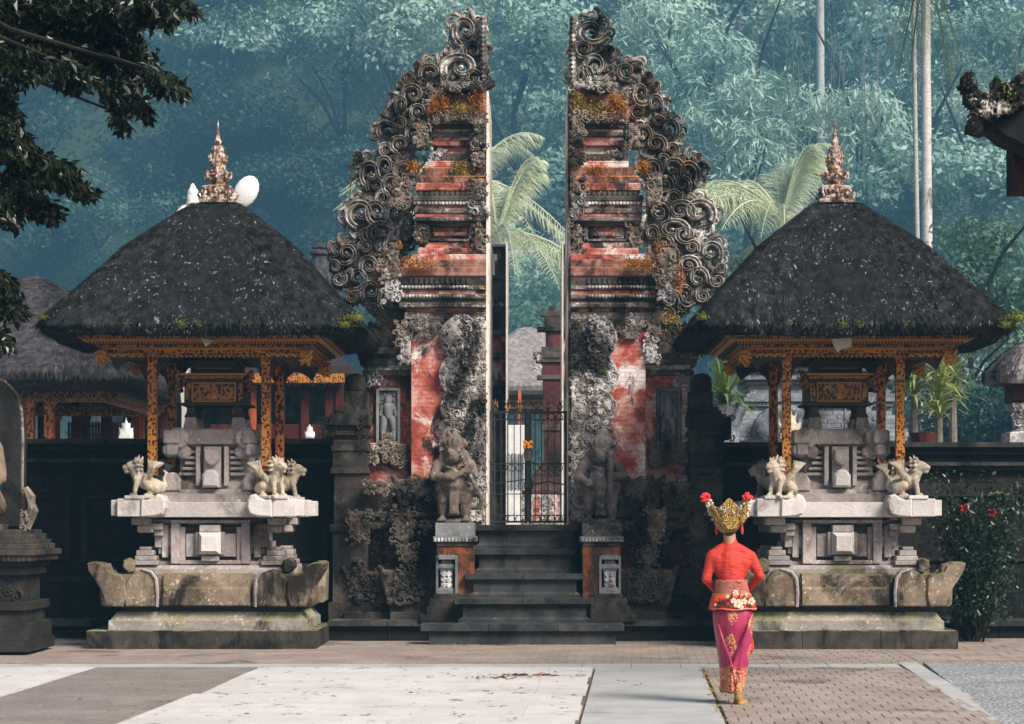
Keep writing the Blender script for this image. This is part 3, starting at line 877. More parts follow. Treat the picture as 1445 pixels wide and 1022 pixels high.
        part(m, 'leaf_carving', M['dark'] if mk == 'dark' or py > 760 else M['plinth_carve'], T)
    m = MB()
    for (p0, p1, a_, b_, Yq, nn_) in ((748, 806, 545, 612, 26.18, 60), (748, 806, 508, 545, 26.38, 30), (808, 850, 492, 538, 26.13, 40), (808, 850, 545, 612, 25.93, 50), (724, 745, 508, 612, 26.02, 40), (684, 720, 560, 640, 26.03, 40)):
        u0, u1 = span(a_, b_, Yq); fill(m, in_rect(u0, u1, Z(p1, Yq), Z(p0, Yq)), (u0, u1, Z(p1, Yq), Z(p0, Yq)), Yq, .035, .09, nn_, r, .5, 1.3)
    part(m, 'plinth_relief', M['dark'], T, kind='stuff')
    # openwork wings: circles (x, y, r, hole r, hole dx, hole dy) in px
    CIR = [(654, 46, 25, 9, 2, -2), (668, 72, 19, 0, 0, 0), (650, 98, 30, 9, 2, -3), (632, 74, 10, 0, 0, 0), (668, 112, 20, 0, 0, 0), (627, 112, 10, 0, 0, 0),
           (606, 104, 18, 7, 0, -2), (590, 94, 8, 0, 0, 0), (577, 110, 11, 0, 0, 0), (566, 122, 9, 0, 0, 0), (586, 132, 20, 6, -2, 4), (567, 148, 15, 0, 0, 0), (592, 160, 16, 0, 0, 0),
           (546, 184, 18, 9, 1, -1), (565, 176, 12, 0, 0, 0), (566, 205, 18, 0, 0, 0), (545, 212, 14, 0, 0, 0), (585, 190, 16, 0, 0, 0),
           (519, 240, 22, 8, 6, 8), (506, 224, 10, 0, 0, 0), (541, 238, 20, 6, 2, -2), (556, 226, 14, 0, 0, 0), (530, 262, 16, 0, 0, 0), (572, 240, 20, 0, 0, 0), (555, 262, 20, 0, 0, 0),
           (508, 304, 27, 9, -1, -6), (532, 300, 22, 0, 0, 0), (544, 322, 24, 5, -2, 6), (522, 334, 18, 0, 0, 0), (556, 344, 18, 0, 0, 0), (560, 300, 22, 0, 0, 0), (540, 280, 16, 0, 0, 0),
           (489, 358, 20, 5, 2, -2), (474, 378, 11, 0, 0, 0), (478, 396, 14, 0, 0, 0), (504, 390, 20, 9, 4, 3), (522, 375, 20, 0, 0, 0), (498, 418, 14, 0, 0, 0), (526, 410, 20, 6, -2, 8), (546, 390, 20, 0, 0, 0),
           (552, 362, 18, 0, 0, 0), (546, 425, 20, 0, 0, 0), (515, 350, 14, 0, 0, 0), (575, 330, 16, 0, 0, 0), (555, 445, 16, 0, 0, 0), (528, 436, 12, 0, 0, 0)]
    Yw = YC - .75
    cir = [(X(fp(a + r.normal() * 1.2), Yw), Z(b + r.normal() * 1.2, Yw), c * Yw / F, d * Yw / F * 1.05, (e if sgn < 0 else -e) * Yw / F, -f_ * Yw / F) for a, b, c, d, e, f_ in CIR]
    def inwing(x, z, k=.86):
        ok = False
        for (cx_, cz, rr_, hr, hx, hz) in cir:
            d2 = (x - cx_) ** 2 + (z - cz) ** 2
            if d2 < (rr_ * k) ** 2: ok = True
        if ok:
            for (cx_, cz, rr_, hr, hx, hz) in cir:
                if hr and (x - cx_ - hx) ** 2 + (z - cz - hz) ** 2 < hr * hr: return False
        return ok
    xs = [c[0] for c in cir]; zs = [c[1] for c in cir]
    bb = (min(xs) - .3, max(xs) + .3, min(zs) - .3, max(zs) + .3)
    m = MB(); plate(m, inwing, bb, Yw + .03, Yw + .22, .028, r, .03)
    part(m, 'openwork_backing', M['carve'], T)
    for (cx_, cz, rr_, hr, hx, hz) in cir:
        m = MB(); side = -1 if sgn < 0 else 1; ex = r.uniform(.86, 1.16)
        if rr_ > .13:
            a0 = r.uniform(-.6, .6) + (PI if side < 0 else 0) - side * .9
            big_scroll(m, cx_ + hx * .6, cz + hz * .6, Yw, rr_ * .82, rr_ * .46, .2, a0, 1.12 if hr else 1.45, side * (1 if r.random() < .75 else -1), 30, 1.0, .26 if hr else .14)
            m.ell((cx_ + hx * .6, Yw - .02, cz + hz * .6), (rr_ * .15, .08, rr_ * .15), 8, 6)
            m.V = [(lambda v_: np.stack([cx_ + (v_[:, 0] - cx_) * ex, v_[:, 1], cz + (v_[:, 2] - cz) / ex], 1))(m.verts())]
            # crest of little curls round the outer rim
            l = []; nn = int(2 * PI * rr_ / .085)
            for i in range(nn):
                t = 2 * PI * i / nn
                px_, pz_ = cx_ + math.cos(t) * rr_ * .98, cz + math.sin(t) * rr_ * .98
                if any((px_ - c[0]) ** 2 + (pz_ - c[1]) ** 2 < (c[2] * .8) ** 2 for c in cir): continue
                l.append(TM(px_, Yw + .02, pz_, .055 + r.random() * .03, -t + PI / 2 + r.normal() * .3, r.random() < .5, sy=1.5))
            if l: scatter(m, CURL[1], l[::2]) if len(l) > 1 else None
            if len(l) > 1:
                fl_ = [q.copy() for q in l[1::2]]
                for q in fl_: q[:3, :3] *= 1.25
                scatter(m, FLAME, fl_)
        else:
            big_scroll(m, cx_, cz, Yw, rr_ * .72, rr_ * .6, .18, r.uniform(0, 6), 1.4, side, 20, 1, .2)
        part(m, 'scroll', M['carve'] if r.random() < .75 else M['carve_b'], T)
    m = MB(); fill(m, inwing, bb, Yw + .02, .03, .09, 700, r, .55, 1.8)
    part(m, 'foliage_carving', M['carve'], T, kind='stuff')
    # upright bar of the crest
    Y = Yw - .1; u0, u1 = span(678, 686.5, Y); m = MB(); m.bbox(u0, u1, Y, Y + .5, Z(128, Y), Z(22, Y), .012); part(m, 'crest_bar', M['carve_b'], T)
    m = MB(); p = MB(); p.bbox(-.022, .022, -.02, .02, -.022, .022, .006)
    scatter(m, p, [TM((u0 + u1) / 2, Y - .005, Z(25 + 6.4 * i, Y), 1, PI / 4) for i in range(16)]); part(m, 'diamond_stud', M['carve'], T)
    # orange and yellow plants growing on the ledges
    m1, m2 = MB(), MB()
    for (px, py, w, h, n_) in ((620, 150, 14, 16, 240), (675, 145, 10, 18, 200), (648, 158, 24, 14, 200), (583, 236, 9, 9, 120), (640, 262, 30, 12, 200), (650, 240, 14, 12, 120), (535, 395, 12, 20, 160),
                               (590, 372, 26, 10, 160), (640, 382, 30, 8, 100), (664, 370, 10, 12, 120), (560, 470, 10, 24, 160), (545, 455, 16, 14, 120), (560, 350, 8, 10, 70)):
        hd = 1.32 + (578 - min(max(px - w, 565), 610)) * .0085
        if px < 585: hd = 1.0
        Y = YC - hd
        k = int(n_ * 3.6)
        c = np.stack([X(fp(px), Y) + r.normal(size=k) * w * .0045, Y - np.abs(r.normal(size=k)) * .06 - .02, Z(py, Y) + r.normal(size=k) * h * .0045], 1)
        (m2 if r.random() < (.3 if sgn < 0 else .4) else m1).add(*leaves_mb(c, .042, .3, 0, .5, r))
    part(m1, 'orange_fern', M['ofern'], T, kind='stuff')
    if m2.n: part(m2, 'yellow_fern', M['yfern'], T, kind='stuff')
    return T

TL = gate_half(-1, 11, 'left half of the split gate, red plaster with scroll wing on its left side', M['red'], M['red_pale'])
TR = gate_half(1, 23, 'right half of the split gate, paler pink plaster with scroll wing on its right', M['red_b'], M['red_pale'])

# ---------------------------------------------------------------- staircase, kerbs
T = E('stone_staircase', 'dark stone staircase of five steps leading up into the gate opening', 'staircase', (X(745, 25.2), 25.2, 0))
steps = [(24.80, 593, 881, 881, 891), (25.15, 641, 839, 845, 853), (25.50, 656, 825, 810, 818), (25.85, 669, 813, 775, 783), (26.2, 669, 816, 741, 749)]
for i, (Y, a, b, pt, pb) in enumerate(steps):
    x0, x1 = X(a, Y), X(b, Y); zt, zb = Z(pt, Y), Z(pb, Y)
    yb = steps[i + 1][0] + .1 if i < 4 else 28.9
    m = MB(); w = (x1 - x0) / (3 if i == 0 else 2); cuts = [x0, x0 + w * .97, x1] if i else [x0, x0 + w, x0 + 2.02 * w, x1]
    for c0, c1 in zip(cuts[:-1], cuts[1:]):
        t_ = MB(); t_.bbox(c0 + .002, c1 - .002, Y, yb, zb, zt, .008); part(t_, 'tread', M['stair'], T)
    zl = 0.0 if i == 0 else Z(steps[i - 1][2 + 1], steps[i - 1][0]) - .003
    ins = .10 if i else .10
    xa, xb_ = x0 + ins * (.6 if i > 2 else 1), x1 - ins * (.6 if i > 2 else 1)
    m = MB(); yr = Y + .07
    if i: m.stack([(xa - .05, xb_ + .05, yr - .03, yr + .3, zl), (xa - .05, xb_ + .05, yr - .03, yr + .3, zl + .04), (xa, xb_, yr, yr + .3, zl + .07), (xa, xb_, yr, yr + .3, zb)])
    else: m.stack([(xa, xb_, yr, yr + .4, zl), (xa, xb_, yr, yr + .4, zb)])
    part(m, 'riser', M['stair'], T)
m = MB(); m.box(X(672, 26.5), X(812, 26.5), 26.4, 28.8, 0, 1.40); part(m, 'stair_core', M['stair'], T)

def kerb(pa, pb, label, Yk=25.55):
    T = E('plinth_kerb', label, 'kerb', (X((pa + pb) / 2, Yk), Yk, 0))
    x = X(pa, Yk); xe = X(pb, Yk); r = random.Random(int(pa))
    while x < xe - .05:
        w = min(r.uniform(.55, .85), xe - x)
        m = MB(); m.bbox(x + .003, x + w - .003, Yk - r.uniform(0, .01), Yk + .9, Z(884, Yk), Z(876, Yk), .008); part(m, 'kerb_slab', M['stair'], T)
        m = MB(); m.bbox(x + .004, x + w - .004, Yk + .07 + r.uniform(0, .015), Yk + .9, 0, Z(884, Yk), .01); part(m, 'kerb_block', M['wall'], T)
        x += w
kerb(462, 606, 'dark stone kerb at the foot of the gate, left of the stairs')
kerb(868, 1040, 'dark stone kerb at the foot of the gate, right of the stairs')
kerb(-60, 128, 'dark stone kerb at the wall foot left of the left shrine', 26.1)
kerb(1345, 1500, 'dark stone kerb at the wall foot behind the flowering shrub', 26.1)

# ---------------------------------------------------------------- pedestals and guardian statues
def pedestal(sgn, label):
    fp = (lambda p: p) if sgn < 0 else (lambda p: 2 * MID - p)
    Y = 25.6
    T = E('statue_pedestal', label, 'pedestal', (X(fp(640), Y), Y + .3, 0), 'pedestals of the guardian statues')
    def sp(a, b, Yq=Y): u, v = X(fp(a), Yq), X(fp(b), Yq); return min(u, v), max(u, v)
    def bx(a, b, p0, p1, mk, name, dy=0.0, dep=.7):
        u0, u1 = sp(a, b, Y + dy); m = MB(); m.bbox(u0, u1, Y + dy, Y + dy + dep, Z(p1, Y + dy), Z(p0, Y + dy), .01); return part(m, name, mk, T)
    bx(614, 669, 738, 757, M['baluster'] if sgn < 0 else M['statue_d'], 'top_block')
    bx(611, 672, 757, 765, M['baluster'], 'cornice', -.03, .76)
    bx(616, 668, 765, 771, M['dark'], 'cornice', 0)
    if sgn > 0:
        u0, u1 = sp(614, 669); m = MB(); carved_rect(m, u0, u1, Z(754, Y), Z(733, Y), Y, .04, rng); part(m, 'carving', M['statue_d'], T, kind='stuff')
    u0, u1 = sp(612, 671); m = MB(); dentils(m, u0, u1, Y - .03, Z(764, Y), Z(759, Y), .022, .015); part(m, 'dentil_row', M['pale_carve'], T)
    rm = stone('worn painted plinth' + str(sgn), (.20, .06, .03), (.30, .10, .03), (.035, .02, .015), .50, (.45, .2, .12), .66)
    bx(616, 669, 771, 783, rm, 'red_band', .02, .68)
    bx(646, 669, 783, 868, rm, 'side_block', .02, .68)
    bx(616, 646, 783, 868, M['wood_and_recess_shade'], 'niche', .25, .4)  # niche back with its inner shade put into a near-black colour
    bx(615, 618, 784, 838, M['baluster'], 'niche_jamb', .03, .2); bx(642, 646, 784, 838, M['baluster'], 'niche_jamb', .0, .2); bx(618, 642, 783, 790, M['baluster'], 'lintel', .0, .2)
    m = MB(); xc = (sp(630, 630))[0]; z = lambda p: Z(p, Y + .12)
    m.cstack(xc, Y + .12, [(.11, .09, z(838)), (.11, .09, z(832)), (.07, .06, z(827)), (.075, .06, z(806)), (.11, .09, z(801)), (.11, .09, z(797)), (.06, .05, z(795)), (.06, .05, z(791))])
    part(m, 'baluster', M['baluster'], T)
    m = MB(); p = MB(); p.bbox(-.03, .03, -.012, .012, -.03, .03, .006)
    scatter(m, p, [TM(xc + dx, Y + .055, z(816 + dz), 1, PI / 4) for dx in (-.03, .03) for dz in (-6, 2, 9)]); part(m, 'diamond_relief', M['pale_carve'], T, kind='stuff')
    for p0, p1, a in ((838, 845, 612), (845, 856, 606), (856, 868, 602), (868, 878, 592)):
        bx(a, 658, p0, p1, M['basec'], 'foot_course', -.01 - (612 - a) * .004, .6)
    return T
pedestal(-1, 'red and grey pedestal left of the stairs under the flute-holding guardian')
pedestal(1, 'red and grey pedestal right of the stairs under the darker guardian')

def guardian(px, label, mat, pose):
    Y = 25.9; x0 = X(px, Y); zb = Z(737, 25.75)
    s = 1.14 / 1.14
    m = MB()
    def c(a, b, r1, r2, n=10): m.cap(a, b, r1, r2, n)
    e = 1 if pose else -1
    for k in (-1, 1):
        c((k * .13, 0, .30), (k * .14, -.04, .12), .105, .075); c((k * .14, -.04, .12), (k * .14, 0, .03), .075, .06)
        c((k * .14, .0, .035), (k * .16, -.16, .03), .055, .045)
        for t in range(4): c((k * .16 + (t - 1.5) * .025, -.17, .03), (k * .16 + (t - 1.5) * .03, -.21, .022), .018, .013, 6)
        c((k * .13, .02, .42), (k * .13, -.02, .28), .125, .105)
    c((0, 0, .42), (0, .02, .48), .19, .2); c((0, -.05, .50), (0, -.03, .58), .185, .17); c((0, .02, .60), (0, .03, .70), .165, .15)
    c((-.2, .02, .73), (.2, .02, .73), .085, .085)
    if pose:   # both hands raised to a flute at the right
        c((-.22, 0, .72), (-.27, -.10, .58), .075, .065); c((-.27, -.10, .58), (-.02, -.22, .56), .06, .05); c((-.02, -.22, .56), (.17, -.22, .66), .045, .04)
        c((.22, 0, .72), (.27, -.10, .60), .07, .06); c((.27, -.10, .60), (.20, -.22, .66), .05, .04)
        for t in range(4): c((.15 + t * .02, -.25, .63 + t * .025), (.23 + t * .012, -.27, .64 + t * .025), .016, .013, 6)
        c((.10, -.20, .84), (.30, -.26, .42), .026, .03, 8)
    else:      # hand resting on a club, other on the thigh
        c((-.22, 0, .72), (-.30, -.06, .56), .075, .065); c((-.30, -.06, .56), (-.16, -.20, .50), .06, .045)
        for t in range(4): c((-.19 + t * .022, -.21, .50), (-.19 + t * .024, -.25, .46), .016, .013, 6)
        c((.22, 0, .72), (.30, -.08, .60), .075, .065); c((.30, -.08, .60), (.14, -.22, .58), .06, .045)
        for t in range(4): c((.10, -.25, .55 + t * .022), (.16, -.27, .55 + t * .022), .016, .013, 6)
        c((.12, -.24, .30), (.13, -.22, .86), .03, .05, 8)
    # head
    c((0, -.02, .84), (0, -.02, .92), .145, .14); c((0, -.12, .82), (0, -.13, .83), .085, .085)
    for k in (-1, 1):
        c((k * .055, -.145, .90), (k * .06, -.15, .90), .035, .035, 8); c((k * .02, -.13, .935), (k * .10, -.12, .95), .022, .018, 6)
        c((k * .15, 0, .88), (k * .17, .0, .80), .04, .05, 8); c((k * .04, -.15, .77), (k * .09, -.13, .79), .025, .02, 6)
        c((k * .15, .02, .98), (k * .19, .03, 1.03), .03, .015, 6)
    c((0, -.17, .865), (0, -.175, .85), .03, .042, 8); c((-.05, -.17, .795), (.05, -.17, .795), .022, .022, 8)
    c((0, -.02, .99), (0, 0, 1.0), .15, .13); c((0, .0, 1.04), (0, .0, 1.09), .09, .06); c((0, 0, 1.10), (0, 0, 1.15), .05, .03)
    for k in range(7):
        a = R(-75 + 25 * k - 90 + 0)
        c((.15 * math.cos(a), -.01 + .14 * math.sin(a), 1.0), (.155 * math.cos(a), -.01 + .15 * math.sin(a), 1.06), .024, .012, 6)
    # loin cloth, sash and apron
    c((-.18, -.03, .44), (.18, -.03, .44), .10, .10)
    for k in range(6): c((-.17 + .068 * k, -.19 + abs(k - 2.5) * .02, .50 - (2.5 - abs(k - 2.5)) * .02), (-.13 + .068 * k, -.19 + abs(k - 2.5) * .02, .48 - (2.5 - abs(k - 2.5)) * .02), .024, .024, 6)
    m.bbox(-.06, .06, -.19, -.10, .10, .44, .02); m.bbox(-.075, .075, -.17, -.10, .08, .14, .02)
    m.ell((0, .0, .0), (.26, .2, .05), 12, 6)
    for k in range(5): c((-.1 + .05 * k, -.16 + abs(k - 2) * .012, .70 - (2 - abs(k - 2)) * .02), (-.08 + .05 * k, -.16, .70 - (2 - abs(k - 2)) * .02), .02, .02, 6)
    # rock and curled tail at the side
    sd = 1 if pose else -1
    t_ = [(sd * (.27 + .09 * math.cos(a)), -.02, .27 + .09 * math.sin(a)) for a in np.linspace(-2, 3.6, 9)]
    m.tube(t_, .035, 6)
    me = remeshed(m, .012, .006, 45, 3, 1)
    o = link(me, 'guardian_statue', mat, None, (x0, Y, zb)); o.scale = (.94, .94, .97)
    tag(o, label, 'statue', 'guardian statues beside the gate opening')
guardian(641, 'squat brown stone guardian with a crown holding a flute, left of the stairs', M['statue'], True)
guardian(847, 'squat dark grey stone guardian with a club and long apron, right of the stairs', M['statue_d'], False)

# ---------------------------------------------------------------- iron gate with an offering
Y = 27.1
T = E('iron_gate', 'closed double leaf wrought iron gate across the split gate opening', 'gate', (X(745, Y), Y, 1.42))
z0, z1 = Z(739, Y), Z(580, Y)
xa, xm, xb = X(689, Y), X(745, Y), X(800, Y)
for lo, hi in ((xa, xm - .012), (xm + .012, xb)):
    m = MB()
    for x in (lo, hi - .032): m.bbox(x, x + .032, Y, Y + .03, z0, z1 + (.0), .004)
    for z in (z1 - .03, z0 + .01, Z(698, Y), Z(655, Y), Z(593, Y), Z(728, Y)):
        m.box(lo + .033, hi - .033, Y + .004, Y + .026, z, z + .026 if z in (z1 - .03, z0 + .01) else z + .012)
    part(m, 'leaf_frame', M['iron'], T)
    n = 6
    for i in range(1, n):
        x = lo + (hi - lo) * i / n; m = MB(); m.box(x - .006, x + .006, Y + .006, Y + .02, z0 + .03, z1 - .03); part(m, 'bar', M['iron'], T)
    for zc in (Z(588.5, Y), Z(660, Y), Z(732, Y), ):
        for i in range(4):
            x = lo + .05 + (hi - lo - .1) * (i + .5) / 4
            m = MB(); m.tube([(x + .045 * math.cos(a), Y + .012, zc + .045 * math.sin(a)) for a in np.linspace(0, 2 * PI, 13)], .006, 4); part(m, 'ring', M['iron'], T)
    m = MB(); m.tube([(lo + .03, Y + .012, Z(684, Y)), ((lo + hi) / 2, Y + .012, Z(680, Y) + .0), (hi - .03, Y + .012, Z(677, Y) if lo == xa else Z(684, Y))], .009, 5); part(m, 'brace', M['iron'], T)
    for i in range(3):
        x = lo + (hi - lo) * (i + .6) / 3.2; m = MB()
        for k in (-1, 1): m.tube([(x, Y + .01, z1), (x + k * .03, Y + .01, z1 + .05), (x + k * .015, Y + .01, z1 + .10), (x + k * .04, Y + .01, z1 + .13)], [.010, .012, .010, .004], 5)
        m.cap((x, Y + .01, z1), (x, Y + .01, z1 + .15), .012, .006, 6); part(m, 'finial', M['gold_dk'], T)
m = MB(); m.bbox(xm - .02, xm + .02, Y - .03, Y - .002, z0 + .02, z1 + .0, .006); m.bbox(xm - .05, xm + .07, Y - .05, Y - .03, Z(690, Y), Z(680, Y), .006); part(m, 'lock_bar', M['iron'], T)
T = E('offering_basket', 'small brown woven offering basket with orange flowers hung on the iron gate', 'offering', (xm, Y - .06, Z(651, Y)))
m = MB(); m.lathe(xm, Y - .07, [(.045, Z(651, Y)), (.055, Z(640, Y)), (.05, Z(633, Y))], 10); part(m, 'basket', M['statue'], T)
m = MB()
for k in range(16): m.ell((xm + random.uniform(-.05, .05), Y - .08 + random.uniform(-.03, .03), Z(628 + random.uniform(-5, 5), Y)), (.022, .022, .02), 6, 4)
part(m, 'flowers', M['orange'], T)

# ---------------------------------------------------------------- garden walls
def garden_wall(pa, pb, ptop, label, Y=26.9, seed=1):
    r = random.Random(seed)
    T = E('garden_wall', label, 'wall', (X((pa + pb) / 2, Y), Y, 0))
    xa, xb = X(pa, Y), X(pb, Y)
    def z(p): return Z(p, Y)
    rows = [(ptop, ptop + 7, .22), (ptop + 7, ptop + 17, .14), (ptop + 17, ptop + 28, .06), (ptop + 28, ptop + 33, .17), (ptop + 33, ptop + 39, .12)]
    for i, (a, b, o) in enumerate(rows):
        x = xa
        while x < xb - .05:
            w = min(r.uniform(1.1, 1.5), xb - x); m = MB(); m.bbox(x + .002, x + w - .002, Y - o + r.uniform(0, .006), Y + .5 + o, z(b), z(a), .008)
            part(m, 'coping_stone', M['wall_top'] if i in (0, 3) else M['wall'], T); x += w
    m = MB(); m.box(xa, xb, Y, Y + .5, 0, z(ptop + 39)); part(m, 'wall_core', M['wall'], T)
    p = ptop + 39; ci = 0
    while p < 872:
        h = r.choice([7, 8, 9, 10]); q = min(p + h, 875)
        off = .04 + (.05 if ci in (2, 3, 7, 8) else 0) + (.03 if p > 810 else 0); ci += 1
        x = xa
        while x < xb - .05:
            w = min(r.uniform(.9, 1.6), xb - x); m = MB(); m.bbox(x + .003, x + w - .003, Y - off + r.uniform(0, .012), Y + .1, z(q) + .002, z(p), .005)
            if 700 < p < 790: pass
            else: part(m, 'wall_block', M['wall_mid'] if r.random() < .3 else M['wall'], T)
            x += w
        p = q
    x = xa + .3
    while x < xb - .5:
        w = min(1.35, xb - x - .1)
        m = MB(); m.bbox(x, x + w, Y - .03, Y + .05, z(788), z(703), .01); part(m, 'wall_panel', M['wall'], T)
        m = MB()
        for b_ in ((x - .08, x, z(792), z(699)), (x + w, x + w + .08, z(792), z(699)), (x, x + w, z(703), z(699)), (x, x + w, z(792), z(788))): m.bbox(b_[0], b_[1], Y - .07, Y + .05, b_[2], b_[3], .008)
        part(m, 'panel_frame', M['wall_mid'], T)
        x += w + .3
garden_wall(-90, 512, 620, 'blackened stone garden wall behind the left shrine', seed=2)
garden_wall(978, 1520, 625, 'blackened stone garden wall behind the right shrine', seed=5)

def side_shrine(sgn, label):
    fp = (lambda p: p) if sgn > 0 else (lambda p: 2 * MID - p)
    Y = 26.2
    T = E('stepped_pillar', label, 'pillar', (X(fp(990), Y), Y, 0), 'stepped pillars beside the gate')
    def bx(a, b, p0, p1, dy, name='pillar_course', mk='basec'):
        u, v = sorted((X(fp(a), Y + dy), X(fp(b), Y + dy))); m = MB(); m.bbox(u, v, Y + dy, Y + .9 - dy * .3, Z(p1, Y + dy) - .004, Z(p0, Y + dy), .012); part(m, name, M[mk], T)
    xc = X(fp(990), Y + .3)
    m = MB(); rr = 15.5 * Y / F
    m.lathe(xc, Y + .35, [(rr * .8, Z(553, Y)), (rr * .98, Z(547, Y)), (rr, Z(538, Y)), (rr * .9, Z(531, Y)), (rr * .6, Z(526, Y)), (rr * .1, Z(524, Y))], 16); part(m, 'round_cap', M['basec'], T, smooth=True)
    for a, b, p0, p1, dy in ((973, 1006, 552, 574, .15), (972, 1014, 574, 579, .10), (971, 1018, 579, 584, .06), (971, 1023, 584, 590, .0), (971, 1027, 590, 600, -.03), (974, 1020, 600, 608, .04), (971, 1025, 608, 614, .0), (975, 1018, 614, 621, .06),
                              (973, 1021, 621, 628, .03), (971, 1024, 628, 636, .0), (974, 1022, 636, 660, .02), (972, 1025, 660, 668, -.02), (974, 1020, 668, 740, .02), (970, 1026, 740, 750, -.03), (972, 1022, 750, 850, .0), (968, 1028, 850, 876, -.04)):
        bx(a, b, p0, p1, dy)
    m = MB(); u, v = sorted((X(fp(1020), Y), X(fp(1037), Y))); carved_rect(m, u - .03, v, Z(622, Y), Z(585, Y), Y + .0, .06, rng); m.bbox(u, v - .04, Y + .03, Y + .4, Z(620, Y), Z(588, Y), .04); part(m, 'carved_ear', M['basec'], T)
    u, v = sorted((X(fp(972), Y), X(fp(984), Y))); m = MB(); carved_rect(m, u, v, Z(640, Y), Z(585, Y), Y - .05, .05, rng); part(m, 'carved_edge', M['dark'], T)
side_shrine(1, 'black stepped pillar with rounded top right of the gate')
side_shrine(-1, 'black stepped pillar with rounded top left of the gate')

# ---------------------------------------------------------------- thatched shrine pavilions
def roof_rings(xc, yc, prof, corner=.22, lift=.12, n=44):
    """prof: list of (hw, hd, z); rounded rectangular rings with lifted corners"""
    out = []
    for hw, hd, z in prof:
        ring = []
        for i in range(n):
            a = 2 * PI * (i + .5) / n
            c_, s_ = math.cos(a), math.sin(a)
            e = 2 / 8.0
            x = abs(c_) ** e * (1 if c_ > 0 else -1); y = abs(s_) ** e * (1 if s_ > 0 else -1)
            k = (abs(x) * abs(y)) ** 3
            ring.append((xc + x * hw, yc + y * hd, z + lift * k * (hw / prof[0][0]) ** 3))
        out.append(ring)
    return out

def interp_prof(P, n):
    out = []; t = np.linspace(0, len(P) - 1, n)
    for v in t:
        i = min(int(v), len(P) - 2); f = v - i
        out.append(tuple(P[i][k] * (1 - f) + P[i + 1][k] * f for k in range(3)))
    return out

